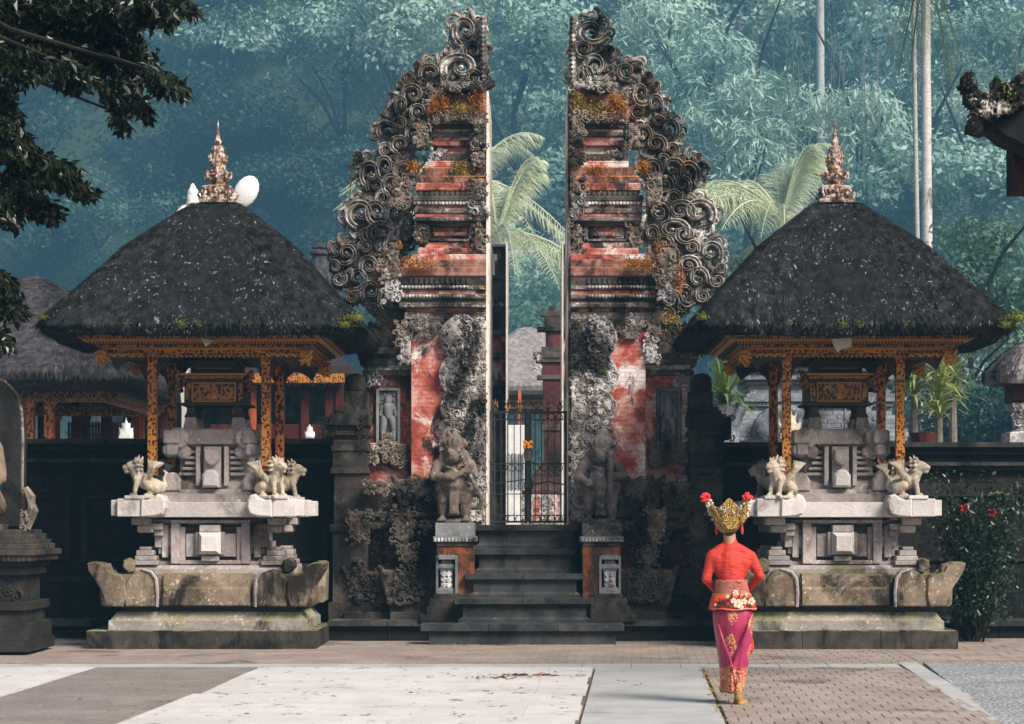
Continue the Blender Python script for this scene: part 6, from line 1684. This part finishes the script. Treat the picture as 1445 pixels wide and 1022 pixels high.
# picked-out trees in front
for (px, py, Y, s, kd, mt, lb) in ((1000, 130, 58, .9, 'd', 'leaf_hazed', 'pale drooping-leaved tree top right of the gate wing'), (930, 60, 62, .8, 'd', 'leaf_hazed', 'pale drooping tree just above the right wing crest'), (1060, 175, 56, .8, 'd', 'leaf_hazed', 'pale bamboo-like tree between gate wing and right finial'),
                                   (1210, 190, 57, .7, 'd', 'leaf_hazed', 'drooping pale tree right behind the right finial'), (1300, 260, 55, .8, 'd', 'leaf_far', 'drooping tree below the slim pale trunks at right'), (1400, 290, 52, .9, 'r', 'leaf_hazed', 'yellow-green bushy tree near the right edge'), (1420, 150, 58, .7, 'f', 'leaf_hazed', 'yellow-tipped tree behind the black roof corner'),
                                   (1380, 430, 46, .8, 'f', 'leaf_far', 'dense green tree above the small thatched shrine'), (1370, 560, 42, .7, 'f', 'leaf_dark', 'dark green bush behind the right wall'), (1440, 580, 40, .5, 'f', 'leaf_dark', 'low dark bush at the right edge behind the wall'), (480, 80, 62, .85, 'r', 'leaf_hazed', 'lighter leafy tree left of the gate crest'), (560, 60, 60, .8, 'r', 'leaf_hazed', 'pale leafy tree touching the left crest'),
                                   (420, 240, 60, .8, 'f', 'leaf_dark', 'dark tree directly left of the left gate wing'), (730, 90, 60, .9, 'r', 'leaf_hazed', 'pale tree top seen between the two gate crests'), (1080, 420, 46, .6, 'f', 'leaf_far', 'bush low behind the palm left of the right roof'), (745, 480, 56, .8, 'r', 'leaf_far', 'hazy bush low between the gate halves')):
    k_ = KH if Y > 50 else 1.7; Y *= k_; s *= k_
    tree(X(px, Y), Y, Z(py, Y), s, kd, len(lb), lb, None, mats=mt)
# undergrowth
n = 60000
xx = rng.uniform(-34, 34, n) * KH; yy = rng.uniform(53, 98, n) * KH; zz = hill_z(xx, yy) + np.abs(rng.normal(size=n)) * .5 * KH
m = MB(); m.add(*leaves_mb(np.stack([xx, yy, zz], 1), 1.3, .5, .1, .2)); solo(m, 'undergrowth', M['leaf_dark'], (0, 240, 0), kind='stuff')
# hanging vines on the right slope
m = MB()
for i in range(60):
    Y = rng.uniform(54, 62) * KH; px = rng.uniform(1000, 1445); x = X(px, Y); z = Z(rng.uniform(20, 120), Y); L = rng.uniform(1, 4) * KH
    m.tube([(x, Y, z), (x + rng.normal() * .1, Y, z - L * .5), (x + rng.normal() * .2, Y, z - L)], .05, 3)
solo(m, 'hanging_vines', M['bark'], (X(1200, 180), 180, 30), kind='stuff')

# ---------------------------------------------------------------- coconut palms
def palm(px, py, Y, nf, L, label, mat, trunk=None, seed=1, els=(-.3, 1.3), tr=.16, lean=0, hang=0, base=None, leaflet=.5, azs=None, ks=1.7):
    r = np.random.default_rng(seed)
    Y *= ks; L *= ks; tr *= ks; lean *= ks
    x, z = X(px, Y), Z(py, Y); zb = 1.36
    if base is not None: zb = base
    T = E('coconut_palm', label, 'palm', (x + lean, Y, zb))
    m = MB(); k = 14
    m.tube([(x + lean * (1 - t) ** 1.5, Y, zb + (z - zb) * t) for t in np.linspace(0, 1, k)], [tr * (1.15 - .3 * t) * (1 + .04 * (i % 2)) for i, t in enumerate(np.linspace(0, 1, k))], 9)
    tk = part(m, 'trunk', M['palmbark'], T, smooth=True)
    nr = int((z - zb) / .35); 
    for i in range(nf):
        a = azs[i % len(azs)] + r.normal() * .15 if azs else 2 * PI * i * .382 + r.normal() * .2
        el = els[0] + (els[1] - els[0]) * ((i * .618) % 1) if i >= hang else -1.25 + r.normal() * .1
        l = L * r.uniform(.85, 1.1); mb = MB()
        d = np.array([math.cos(a) * math.cos(el), math.sin(a) * math.cos(el), math.sin(el)]); side = np.array([-math.sin(a), math.cos(a), 0])
        N = 46; ts = np.linspace(0, 1, N); bend = .52 * l * (1 if i >= hang else .1)
        P = np.array([x, Y, z]) + d * l * ts[:, None] * np.array([1, 1, 1]) + np.array([0, 0, -1]) * (bend * ts ** 2.2)[:, None]
        mb.tube([tuple(p) for p in P[::5]], list(np.linspace(.07, .012, len(P[::5]))), 4)
        tang = np.gradient(P, axis=0); tang /= np.linalg.norm(tang, axis=1, keepdims=True)
        vs = []; fs = []; c = 0
        for s_ in (-1, 1):
            for j in range(3, N):
                for sub in (0,):
                    t = ts[j] - sub / N; p = P[j] - (P[j] - P[j - 1]) * sub
                    ll = leaflet * l * .33 * math.sin(PI * min(1, .12 + t * .9)) ** .6 * r.uniform(.85, 1.1)
                    dd = side * s_ * .85 + tang[j] * .55 + np.array([0, 0, -.25]) + r.normal(size=3) * .08
                    dd /= np.linalg.norm(dd); w = tang[j] * .017
                    q1 = p + dd * ll * .5; q2 = p + dd * ll + np.array([0, 0, -(.25 + .4 * r.random()) * ll])
                    vs += [p - w * .6, p + w * .6, q1 + w, q1 - w, q2]; fs.append((c, c + 1, c + 2, c + 3)); fs.append((c + 3, c + 2, c + 4)); c += 5
        mb.add(vs, fs)
        part(mb, 'frond', M[mat], T)
    return T
palm(702, 330, 44, 30, 3.6, 'coconut palm whose pale fronds fill the gap between the gate halves', 'frond', seed=3, els=(-.2, 1.35))
palm(664, 250, 47, 26, 3.2, 'second pale palm mostly hidden behind the left gate half', 'frond', seed=4, els=(-.3, 1.0))
palm(1104, 312, 46, 38, 3.6, 'big pale-fronded coconut palm left of the right finial', 'frond', seed=8, els=(-.1, 1.4), leaflet=.6)
palm(1306, -75, 50, 18, 3.2, 'tall coconut palm with a thick pale trunk right of the right finial', 'frond_dk', seed=5, els=(.0, 1.1), tr=.125, lean=.10, hang=7)
palm(1288, -130, 51.5, 10, 2.4, 'slimmer pale palm trunk standing close left of the tall palm', 'frond_dk', seed=9, els=(-.2, .9), tr=.06, lean=.28)
palm(1157, -70, 60, 14, 4.0, 'distant palm with a slim pale trunk above the right roof', 'frond_dk', seed=12, els=(-.7, .7), tr=.13, lean=.1, ks=4.3)
palm(1030, 395, 47, 26, 2.6, 'low palm with pale fronds beside the right gate wing', 'frond', seed=15, els=(.0, 1.1), leaflet=.5)

# ---------------------------------------------------------------- flowering shrub at the right wall
Y0 = 25.6
T = E('hibiscus_shrub', 'dark glossy shrub with a few red flowers against the black wall at right', 'shrub', (X(1375, Y0), Y0, 0))
m = MB(); tips = []
rs = np.random.default_rng(31)
for k in range(26):
    px, py = rs.uniform(1318, 1440), rs.uniform(690, 860) + 0; 
    a = (X(1372 + rs.normal() * 6, Y0), Y0 + rs.normal() * .1, 0); b = (X((px + 1372) / 2, Y0), Y0 + rs.normal() * .25, Z(py, Y0) * .55); c_ = (X(px, Y0), Y0 + rs.normal() * .3, Z(py, Y0))
    m.tube([a, b, c_], [.016, .011, .004], 5); tips.append(c_)
for px, py in ((1322, 688), (1330, 697), (1388, 692), (1395, 720), (1438, 700), (1345, 710)):
    c_ = (X(px, Y0), Y0 - .2, Z(py, Y0)); m.tube([(X(1370, Y0), Y0, 0), (X(px, Y0) * .5 + X(1370, Y0) * .5, Y0 - .1, c_[2] * .6), c_], [.014, .01, .004], 5); tips.append(c_)
part(m, 'stems', M['bark_near'], T)
cc = []
for t_ in tips:
    for k in range(34): cc.append(np.array(t_) + rs.normal(size=3) * np.array([.13, .12, .14]))
for k in range(5200):
    px = rs.normal() * 30 + 1385; py = rs.uniform(715, 875); w_ = 1 - (py - 715) / 300
    cc.append(np.array([X(1380 + (px - 1385) * w_, Y0), Y0 + rs.normal() * .22, Z(py, Y0)]))
fm = MB(); fm.add(*leaves_mb(np.array(cc)[300:], .075, .5, 0, .15, rs, .08)); part(fm, 'foliage', M['leaf_shrub'], T, kind='stuff')
p = MB(); p.add([(0, 0, 0), (.022, .0, .035), (0, -.006, .08), (-.022, 0, .035)], [(0, 1, 2, 3)]); lm = p.mesh('leaf'); lm.materials.append(M['leaf_shrub']); lm2 = p.mesh('leaf'); lm2.materials.append(M['leaf_tip'])
for k, q in enumerate(cc[:300]):
    o = bpy.data.objects.new('leaf', lm2 if (k % 34 < 3 and q[2] > 1.55) else lm); C.objects.link(o); o.parent = T; o.location = Vector(q) - ORG[T]; o.rotation_euler = tuple(rs.uniform(-1.5, 1.5, 3)); o.scale = (rs.uniform(.8, 1.2),) * 3
for px, py in ((1353, 718), (1392, 724)):
    m = MB(); q = np.array([X(px, Y0), Y0 - .3, Z(py, Y0)])
    for a in range(5):
        t_ = a * 2 * PI / 5; m.cap(q, q + np.array([math.cos(t_) * .04, -.02, math.sin(t_) * .04]), .012, .022, 6)
    part(m, 'flower', stone('red petals' + str(px), (.26, .012, .012), (.34, .02, .02), (.1, .006, .006), .6, None), T)

# ---------------------------------------------------------------- overhanging tree at the upper left
Yt = 13.0
T = E('overhanging_tree', 'dark glossy-leaved branches of a near tree hanging in at upper left', 'tree', (X(-190, Yt), Yt, 0))
rs = np.random.default_rng(77)
m = MB(); tx = X(-190, Yt); m.tube([(tx, Yt, 0), (tx - .1, Yt, 1.5), (tx + .1, Yt, 3.2), (tx + .2, Yt, 5.5)], [.3, .24, .2, .14], 12); part(m, 'trunk', M['bark_near'], T)
def blob(px, py, sx, sy, n): return [(px, py, sx, sy, n)]
BL = [(60, 15, 75, 30, 900), (150, 20, 60, 28, 750), (215, 12, 40, 18, 380), (265, 10, 14, 8, 60), (45, 65, 50, 32, 620), (120, 75, 50, 34, 620), (180, 80, 38, 34, 480), (170, 135, 26, 24, 330), (200, 150, 10, 16, 90), (168, 172, 9, 9, 60), (225, 115, 20, 12, 150), (250, 122, 12, 8, 80), (100, 105, 30, 16, 200), (30, 95, 16, 22, 180),
      (8, 60, 20, 60, 300), (5, 150, 18, 30, 260), (15, 195, 22, 28, 330), (45, 232, 34, 24, 420), (85, 245, 26, 18, 260), (115, 268, 18, 8, 110), (30, 275, 34, 24, 360), (65, 295, 20, 16, 150), (5, 300, 16, 20, 160), (5, 395, 12, 12, 90), (14, 430, 18, 22, 190), (3, 480, 10, 18, 90)]
m = MB(); cc = []
for (px, py, sx, sy, n_) in BL:
    Yq = Yt + rs.normal() * .3
    ex = (X(px, Yq), Yq, Z(py, Yq)); z0 = 5.2 if py < 120 else (4.2 if py < 330 else 3.2)
    m.tube([(tx + .1, Yt, min(z0, ex[2] + .8)), ((tx + ex[0]) / 2, (Yt + Yq) / 2, ex[2] + .35), (ex[0], Yq, ex[2] + .05), (ex[0] + .12, Yq - .05, ex[2] - .08)], [.04, .018, .007, .003], 6)
    q = rs.normal(size=(int(n_ * 2.1), 3)) * .54; q = q[np.linalg.norm(q, axis=1) < 1.15]
    cc.append(np.stack([X(px, Yq) + q[:, 0] * sx * Yq / F, Yq + q[:, 1] * .28, Z(py, Yq) - q[:, 2] * sy * Yq / F], 1))
part(m, 'branches', M['bark_near'], T)
cc = np.concatenate(cc)
order = rs.permutation(len(cc)); cc = cc[order]; near = cc[:300]; cc = cc[300:]
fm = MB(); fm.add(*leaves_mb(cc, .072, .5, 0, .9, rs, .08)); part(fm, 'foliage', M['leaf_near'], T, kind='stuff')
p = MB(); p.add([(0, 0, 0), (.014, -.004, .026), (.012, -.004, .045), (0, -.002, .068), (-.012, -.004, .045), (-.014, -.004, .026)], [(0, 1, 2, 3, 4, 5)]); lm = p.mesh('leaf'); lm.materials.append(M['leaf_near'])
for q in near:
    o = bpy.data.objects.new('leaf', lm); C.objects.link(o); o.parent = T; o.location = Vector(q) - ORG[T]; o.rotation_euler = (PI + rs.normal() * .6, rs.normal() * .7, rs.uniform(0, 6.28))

# ---------------------------------------------------------------- the dancer
def wx(px): return X(px, 16.8)
def wz(py): return Z(py, 16.8)
WX, WY = wx(1034), 16.8
T = E('person', 'woman seen from behind in a red blouse, magenta sarong and golden flowered headdress', 'person', (WX, WY, 0))
def P3(px, py, dy=0.0): return (wx(px), WY + dy, wz(py))
def body_part(mb, name, mat, parent=T, vox=.008, amp=0, fs=30, sm=3, label=None):
    me = remeshed(mb, vox, amp, fs, 5, sm); me.transform(Matrix.Translation(-ORG[parent])); o = link(me, name, mat, parent)
    if label: o['label'] = label
    return o
skin = NT('skin'); skin = skin.finish((.36, .19, .12), .5)
redc = NT('red blouse cloth')
redc = redc.finish(redc.mix(redc.ramp(redc.noise((9, 9, 9), 6, .6), .3, .7), (.44, .018, .009), (.55, .03, .015)), .62, redc.math('ADD', redc.noise((9, 9, 34), 5, .65, 1.2), redc.math('MULTIPLY', redc.voro((160, 160, 160)), .12)), .7, .02)
# body: head, neck, hands, legs and feet, one continuous figure under the clothes
b = MB(); c = b.cap
c(P3(1029, 722), P3(1029, 742), .085, .075, 12); c(P3(1029, 745), P3(1030, 768), .046, .052, 12)
c(P3(1031, 795), P3(1032, 825), .075, .07, 12); c(P3(1033, 845), P3(1034, 865), .09, .11, 12)
c(P3(1010, 788), P3(1052, 788), .035, .035); 
for s_, sh, el, ha in ((-1, (1005, 787), (997.5, 819), (1018, 833)), (1, (1059, 786), (1071, 815), (1054, 832))):
    c(P3(*sh), P3(*el, -.0), .028, .020); c(P3(*el), P3(*ha, .20), .020, .022)
    h0 = Vector(P3(*ha, .20)); d = (Vector((-s_ * .03, .07, .01))); c(h0, h0 + d, .026, .030, 8)
    for i in range(4): f0 = h0 + d + Vector((0, .01, .022 - i * .015)); c(f0, f0 + Vector((-s_ * .018, .04 - abs(i - 1.3) * .006, 0)), .0085, .008, 6); c(f0 + Vector((-s_ * .018, .04, 0)), f0 + Vector((-s_ * .045, .052, -.004)), .008, .0065, 6)
    c(h0 + Vector((0, .02, .02)), h0 + Vector((-s_ * .03, .05, .05)), .010, .008, 6)
# legs: right one back with lifted heel, left one forward
c(P3(1026, 868, .0), P3(1026, 925, .10), .085, .055, 12); c(P3(1026, 925, .10), P3(1026, 972, .24), .052, .032, 12); c(P3(1026, 975, .24), P3(1025, 976, .36), .03, .028)
c(P3(1044, 868, .0), P3(1042, 925, .0), .085, .055, 12); c(P3(1042, 925, .0), P3(1041, 978, -.03), .052, .031, 12); c(P3(1041, 980, -.04), P3(1044, 990, .0), .03, .032); c(P3(1044, 990, .0), P3(1045, 991, .14), .03, .024)
c(P3(1029, 735, .08), P3(1029, 737, .09), .02, .02); 
for k in (-1, 1): c(P3(1029 + k * 14, 735, .0), P3(1029 + k * 14, 739, .0), .014, .012, 6)
body_part(b, 'body', skin, vox=.007, sm=1)
# blouse with sleeves
b = MB(); c = b.cap
c(P3(1030, 765), P3(1031, 778), .058, .085, 14)
for k in (-1, 1): c(P3(1030 + k * 10, 775), P3(1031 + k * 25, 786), .052, .058, 12)
c(P3(1016, 792), P3(1023, 818), .080, .050, 14); c(P3(1047, 792), P3(1041, 818), .080, .050, 14); c(P3(1031, 792), P3(1032, 826), .115, .10, 14)
for s_, sh, el, ha in ((-1, (1005, 787), (996.5, 817), (1010, 832)), (1, (1059, 786), (1072.5, 813), (1060, 830))):
    c(P3(*sh), P3(*el), .052, .038, 12); c(P3(*el), P3(*ha, .15), .038, .030, 12)
v = b.verts(); v[:, 1] = WY + (v[:, 1] - WY) * .82; b.V = [v]
body_part(b, 'blouse', redc, amp=.003, fs=13, sm=9)
# sash: woven red, white and gold band
sash = NT('woven sash'); w_ = sash.noise((16, 16, 60), 5, .8, 1.5)
sash.finish(sash.colramp(w_, [(.36, (.08, .008, .012)), (.47, (.30, .02, .02)), (.505, (.62, .42, .30)), (.52, (.20, .012, .015)), (.60, (.25, .02, .02)), (.66, (.42, .20, .05))]), .7, w_, .6, .01)
b = MB(); n_ = 30
def tr(px, py, hw, hd, off=0.0): return [(wx(px) + hw * math.cos(2 * PI * i / n_), WY + off + hd * math.sin(2 * PI * i / n_), wz(py)) for i in range(n_)]
b.rings([tr(1033, 841, .146, .120), tr(1033, 836, .142, .117), tr(1032.5, 832, .138, .112), tr(1032, 826, .133, .108), tr(1032, 821, .131, .108), tr(1032, 818, .129, .106)]); part(b, 'sash', sash.m, T, smooth=True)
b = MB(); b.rings([tr(1033, 841, .156, .125), tr(1033, 838.5, .157, .126), tr(1032, 837, .154, .122)]); part(b, 'belt', M['gold_line'], T, smooth=True)
# hip cloth with a flared hem
hip = NT('hip cloth red')
hip.finish(hip.mix(hip.ramp(hip.noise((12, 12, 8), 5, .6), .4, .65), (.60, .04, .015), (.72, .07, .02)), .6, hip.noise((30, 30, 10), 4, .6), .5, .01)
def wavy(px, py, hw, hd, amp, k=9, ph=0): return [(wx(px) + (hw + amp * math.sin(k * 2 * PI * i / 60 + ph)) * math.cos(2 * PI * i / 60), WY + (hd + amp * math.sin(k * 2 * PI * i / 60 + ph)) * math.sin(2 * PI * i / 60), wz(py) + amp * .8 * math.sin(5 * 2 * PI * i / 60)) for i in range(60)]
b = MB(); b.rings([wavy(1034, 858.5, .172, .145, .006), wavy(1034, 859, .186, .160, .006), wavy(1034, 850, .178, .152, .004), wavy(1033, 843, .165, .136, .002), wavy(1033, 838, .152, .122, 0)], cap=False)
hc = part(b, 'hip_cloth', hip.m, T, smooth=True)
hem = MB(); pts = wavy(1034, 859, .187, .161, .006); hem.tube(pts + [pts[0]], .006, 5); part(hem, 'hem', stone('rose hem', (.5, .12, .10), (.6, .2, .15), (.4, .05, .04), .6, None), hc)
white_petal = NT('cream petals').finish((.60, .55, .42), .7); black_leaf = NT('black appliqué').finish((.03, .012, .015), .7)
def onhip(px, py):
    x = wx(px); dx = (x - wx(1034)) / .178; return Vector((x, WY - .158 * math.sqrt(max(0.02, 1 - dx * dx)) - .006, wz(py)))
fl = MB(); bl = MB(); ce = MB()
for (px, py, s_) in ((1038, 851, 1.3), (1047, 848, .9), (1032, 847, .8), (1035, 835.5, .8), (1058, 848, 1.1), (1043, 856, .7), (1050, 838, .5), (1008, 853, .4), (1024, 841, .5)):
    q = onhip(px, py)
    for a in range(5):
        t = a * 2 * PI / 5 + px; fl.ell(tuple(q + Vector((math.cos(t) * .017 * s_, -.004, math.sin(t) * .017 * s_))), (.013 * s_, .005, .013 * s_), 6, 4)
    ce.ell(tuple(q + Vector((0, -.008, 0))), (.006 * s_, .005, .006 * s_), 6, 4)
for (px, py, a, L) in ((1022, 851, 2.3, .05), (1018, 853, 2.7, .05), (1026, 846, 1.9, .04), (1030, 842, 1.6, .045), (1046, 843, 1.0, .045), (1052, 845, .6, .04), (1052, 853, .1, .035), (1027, 855, 3.0, .05), (1015, 849, 2.0, .04), (1040, 843, 1.3, .04), (1012, 856, 2.9, .03), (1056, 856, .2, .025)):
    q = onhip(px, py); e_ = q + Vector((math.cos(a) * L, 0, math.sin(a) * L)); e2 = onhip(1034 + (e_.x - wx(1034)) / (16.8 / F), py - math.sin(a) * L / (16.8 / F)); bl.cap(q + Vector((0, .004, 0)), e2 + Vector((0, .004, 0)), .010, .003, 6)
part(fl, 'appliqued_flowers', white_petal, hc, kind='stuff'); part(bl, 'appliqued_leaves', black_leaf, hc); part(ce, 'flower_centres', M['orange'], hc)
# sarong
sg = NT('magenta brocade sarong').objco()
sx_, sz_ = sg.pos(0), sg.pos(2)
def lat(a, b_, f1, f2): return sg.math('ABSOLUTE', sg.math('SUBTRACT', sg.math('FRACT', sg.math('ADD', sg.math('MULTIPLY', a, f1), f2)), .5))
u_ = lat(sx_, 0, 5.6, .62); v_ = lat(sg.math('ADD', sz_, sg.math('MULTIPLY', sx_, .55)), 0, 4.1, .47)
dia = sg.math('ADD', sg.math('MULTIPLY', u_, 1.35), v_)
gm = sg.ramp(dia, .43, .40)
n1 = sg.ramp(sg.voro((75, 75, 75), 'F1'), .52, .40)
gold_f = sg.math('MULTIPLY', gm, n1)
base_c = sg.mix(sg.ramp(sg.noise((5, 5, 5), 4, .6), .4, .62), (.26, .013, .065), (.36, .025, .095))
base_c = sg.mix(sg.ramp(sg.math('SUBTRACT', .08, sx_), .12, .16), base_c, (.34, .02, .07))
hemf = sg.math('MULTIPLY', sg.ramp(sz_, .33, .29), n1)
col = sg.mix(gold_f, base_c, (.62, .36, .10)); col = sg.mix(hemf, col, (.66, .38, .10))
sg.finish(col, .45, sg.math('ADD', gold_f, sg.noise((12, 12, 5), 4, .6)), .5, .01)
b = MB()
def sr(px, py, hw, hd, dy, f=.006, ph=0):
    out = []
    for i in range(72):
        a = 2 * PI * i / 72; k = f * math.sin(7 * a + ph) + f * .6 * math.sin(13 * a + ph * 2)
        out.append((wx(px) + (hw + k) * math.cos(a), WY + dy + (hd + k) * math.sin(a), wz(py)))
    return out
b.rings([sr(1034, 978, .070, .150, .08, .012, 3), sr(1034, 972, .082, .165, .09, .012, 2.8), sr(1035, 955, .096, .155, .07, .010, 2.4), sr(1036, 935, .112, .145, .06, .008, 2), sr(1036, 912, .134, .145, .04, .006, 1.5), sr(1035, 890, .150, .148, .02, .004, 1), sr(1034.5, 870, .160, .150, .01, .003, .5), sr(1034, 850, .156, .135, .0, .001, 0)])
sar = part(b, 'sarong', sg.m, T, smooth=True)
# diagonal fold of the wrap and trailing corner
b = MB()
fold = [(1058, 868, -.10), (1052, 890, -.145), (1044, 910, -.135), (1036, 925, -.11), (1031, 938, -.09)]
b.tube([P3(a, z_, y_) for a, z_, y_ in fold], [.008, .014, .016, .012, .006], 8)
b.tube([P3(a, z_, y_) for a, z_, y_ in ((1012, 880, -.10), (1019, 905, -.12), (1027, 925, -.11), (1033, 945, -.09), (1036, 965, -.07))], [.005, .011, .013, .01, .005], 8)
part(b, 'wrap_fold', sg.m, sar, smooth=True)
b = MB(); b.rings([[P3(1018, 973, .0), P3(1030, 978, -.04), P3(1030, 976, .1), P3(1018, 972, .1)], [P3(1019, 950, .0), P3(1031, 950, -.06), P3(1031, 950, .1), P3(1020, 950, .1)], [P3(1024, 925, .0), P3(1032, 925, -.06), P3(1032, 925, .1), P3(1024, 925, .1)]]); part(b, 'trailing_hem', stone('gold hem', (.5, .18, .07), (.62, .34, .12), (.4, .05, .03), .5, None, sc=8), sar)
b = MB(); b.tube([P3(1058, 895, .05), P3(1061, 905, .05), P3(1061, 918, .04), P3(1058, 924, .04)], [.01, .02, .022, .01], 8); part(b, 'red_tassel', redc, sar)
# gold slippers
M['slipper'] = stone('dull gold slippers', (.30, .17, .05), (.45, .28, .10), (.12, .06, .02), .58, None, sc=12)
b = MB(); b.cap(P3(1044, 992, -.03), P3(1046, 993.5, .12), .034, .026, 12); b.cap(P3(1041, 968, -.035), P3(1042, 984, -.035), .034, .036, 12)
b.cap(P3(1040, 990, .02), P3(1050, 992, .04), .03, .03, 10)
body_part(b, 'slipper', M['slipper'], vox=.007)
b = MB(); b.cap(P3(1026, 975, .26), P3(1026, 979, .38), .03, .028, 12); body_part(b, 'slipper', M['slipper'], vox=.008)
# hair and headdress
b = MB(); b.cap(P3(1029, 728), P3(1029, 744), .088, .07, 14); b.cap(P3(1029, 746, -.01), P3(1029, 753, -.01), .062, .045, 12); body_part(b, 'hair', NT('black hair').finish((.01, .008, .008), .5), vox=.008)
gh = NT('beaten gold headdress'); gf = gh.voro((95, 95, 95), 'F1')
gh.finish(gh.mix(gh.ramp(gf, .25, .55), (.62, .42, .12), (.20, .12, .03)), .35, gf, .9, .012, metal=.55)
b = MB(); n_ = 36
def hr(py, hw, hd, crown=0.0):
    return [(wx(1027) + hw * math.cos(2 * PI * i / n_), WY - .01 + hd * math.sin(2 * PI * i / n_), wz(py) + crown * (max(0, math.cos(2 * PI * (i / n_) + PI / 2)) ** 9 + .45 * max(0, abs(math.cos(2 * PI * i / n_))) ** 6 - .12 * math.sin(2 * PI * i / n_ * 4) ** 2)) for i in range(n_)]
b.rings([hr(753, .030, .03), hr(751, .055, .06), hr(746, .088, .092), hr(738, .110, .105), hr(728, .118, .11), hr(720, .124, .112), hr(718, .132, .113, .085), hr(718, .118, .10, .085), hr(722, .10, .09)], cap=True)
hd_ = part(b, 'headdress', gh.m, T, smooth=False)
b = MB()
for k, (p0, p1) in enumerate((((1013, 733), (997, 706)), ((1045, 731), (1055, 706)))):
    for i in range(100):
        t = random.random(); w_ = .046 * (1 - .45 * t); q = Vector(P3(p0[0] + (p1[0] - p0[0]) * t, p0[1] + (p1[1] - p0[1]) * t, -.03)) + Vector((random.uniform(-1, 1) * w_, random.uniform(-1, 1) * w_, random.uniform(-.5, .5) * w_))
        b.ell(tuple(q), (.010, .009, .010), 6, 4)
part(b, 'white_blossoms', white_petal, hd_)
b = MB()
for i in range(60):
    a = random.uniform(PI, 2 * PI); b.ell((wx(1027) + .124 * math.cos(a), WY - .01 + .112 * math.sin(a), wz(random.uniform(716, 727))), (.008, .008, .008), 5, 4)
part(b, 'gold_beads', M['finial'], hd_)
for k, (x0_, x1_) in enumerate(((1014, 1004), (1044, 1051))):
    b = MB(); b.cap(P3(x0_, 733, -.05), P3(x1_, 717, -.05), .045, .030, 10)
    for i in range(7): t = i / 6; b.cap(P3(x0_ + (x1_ - x0_) * t, 731 - 16 * t, -.09), P3(x0_ + (x1_ - x0_) * (t + .35), 724 - 16 * t, -.09), .014, .006, 6)
    part(b, 'side_crest', gh.m, hd_)
rf = NT('red blossom').finish((.62, .03, .035), .7)
for px, py in ((995, 703), (1054, 702.5)):
    b = MB(); q = Vector(P3(px, py, -.03))
    for i in range(44): d = Vector((random.gauss(0, 1), random.gauss(0, 1), random.gauss(0, .8))).normalized(); b.cap(q, q + d * .036, .009, .010, 6)
    part(b, 'red_flower', rf, hd_)
for px in (1011, 1047):
    b = MB(); b.tube([P3(px, 740, -.0), P3(px, 748, -.0), P3(px + .5, 754, -.0)], [.006, .013, .008], 6); part(b, 'red_tassel', rf, hd_)

# ---------------------------------------------------------------- haze in the valley air
m = MB(); m.box(-280, 280, -6, 740, -1.0, 240.0)
hz = bpy.data.materials.new('haze air'); hz.use_nodes = True; nt = hz.node_tree; nt.nodes.remove(nt.nodes['Principled BSDF'])
pv = nt.nodes.new('ShaderNodeVolumePrincipled'); pv.inputs['Color'].default_value = (*HAZE_COLOR, 1); pv.inputs['Density'].default_value = HAZE_DENSITY; pv.inputs['Anisotropy'].default_value = 0.0
nt.links.new(pv.outputs[0], nt.nodes['Material Output'].inputs['Volume'])
o = solo(m, 'haze', hz, (0, 0, 0), kind='stuff')
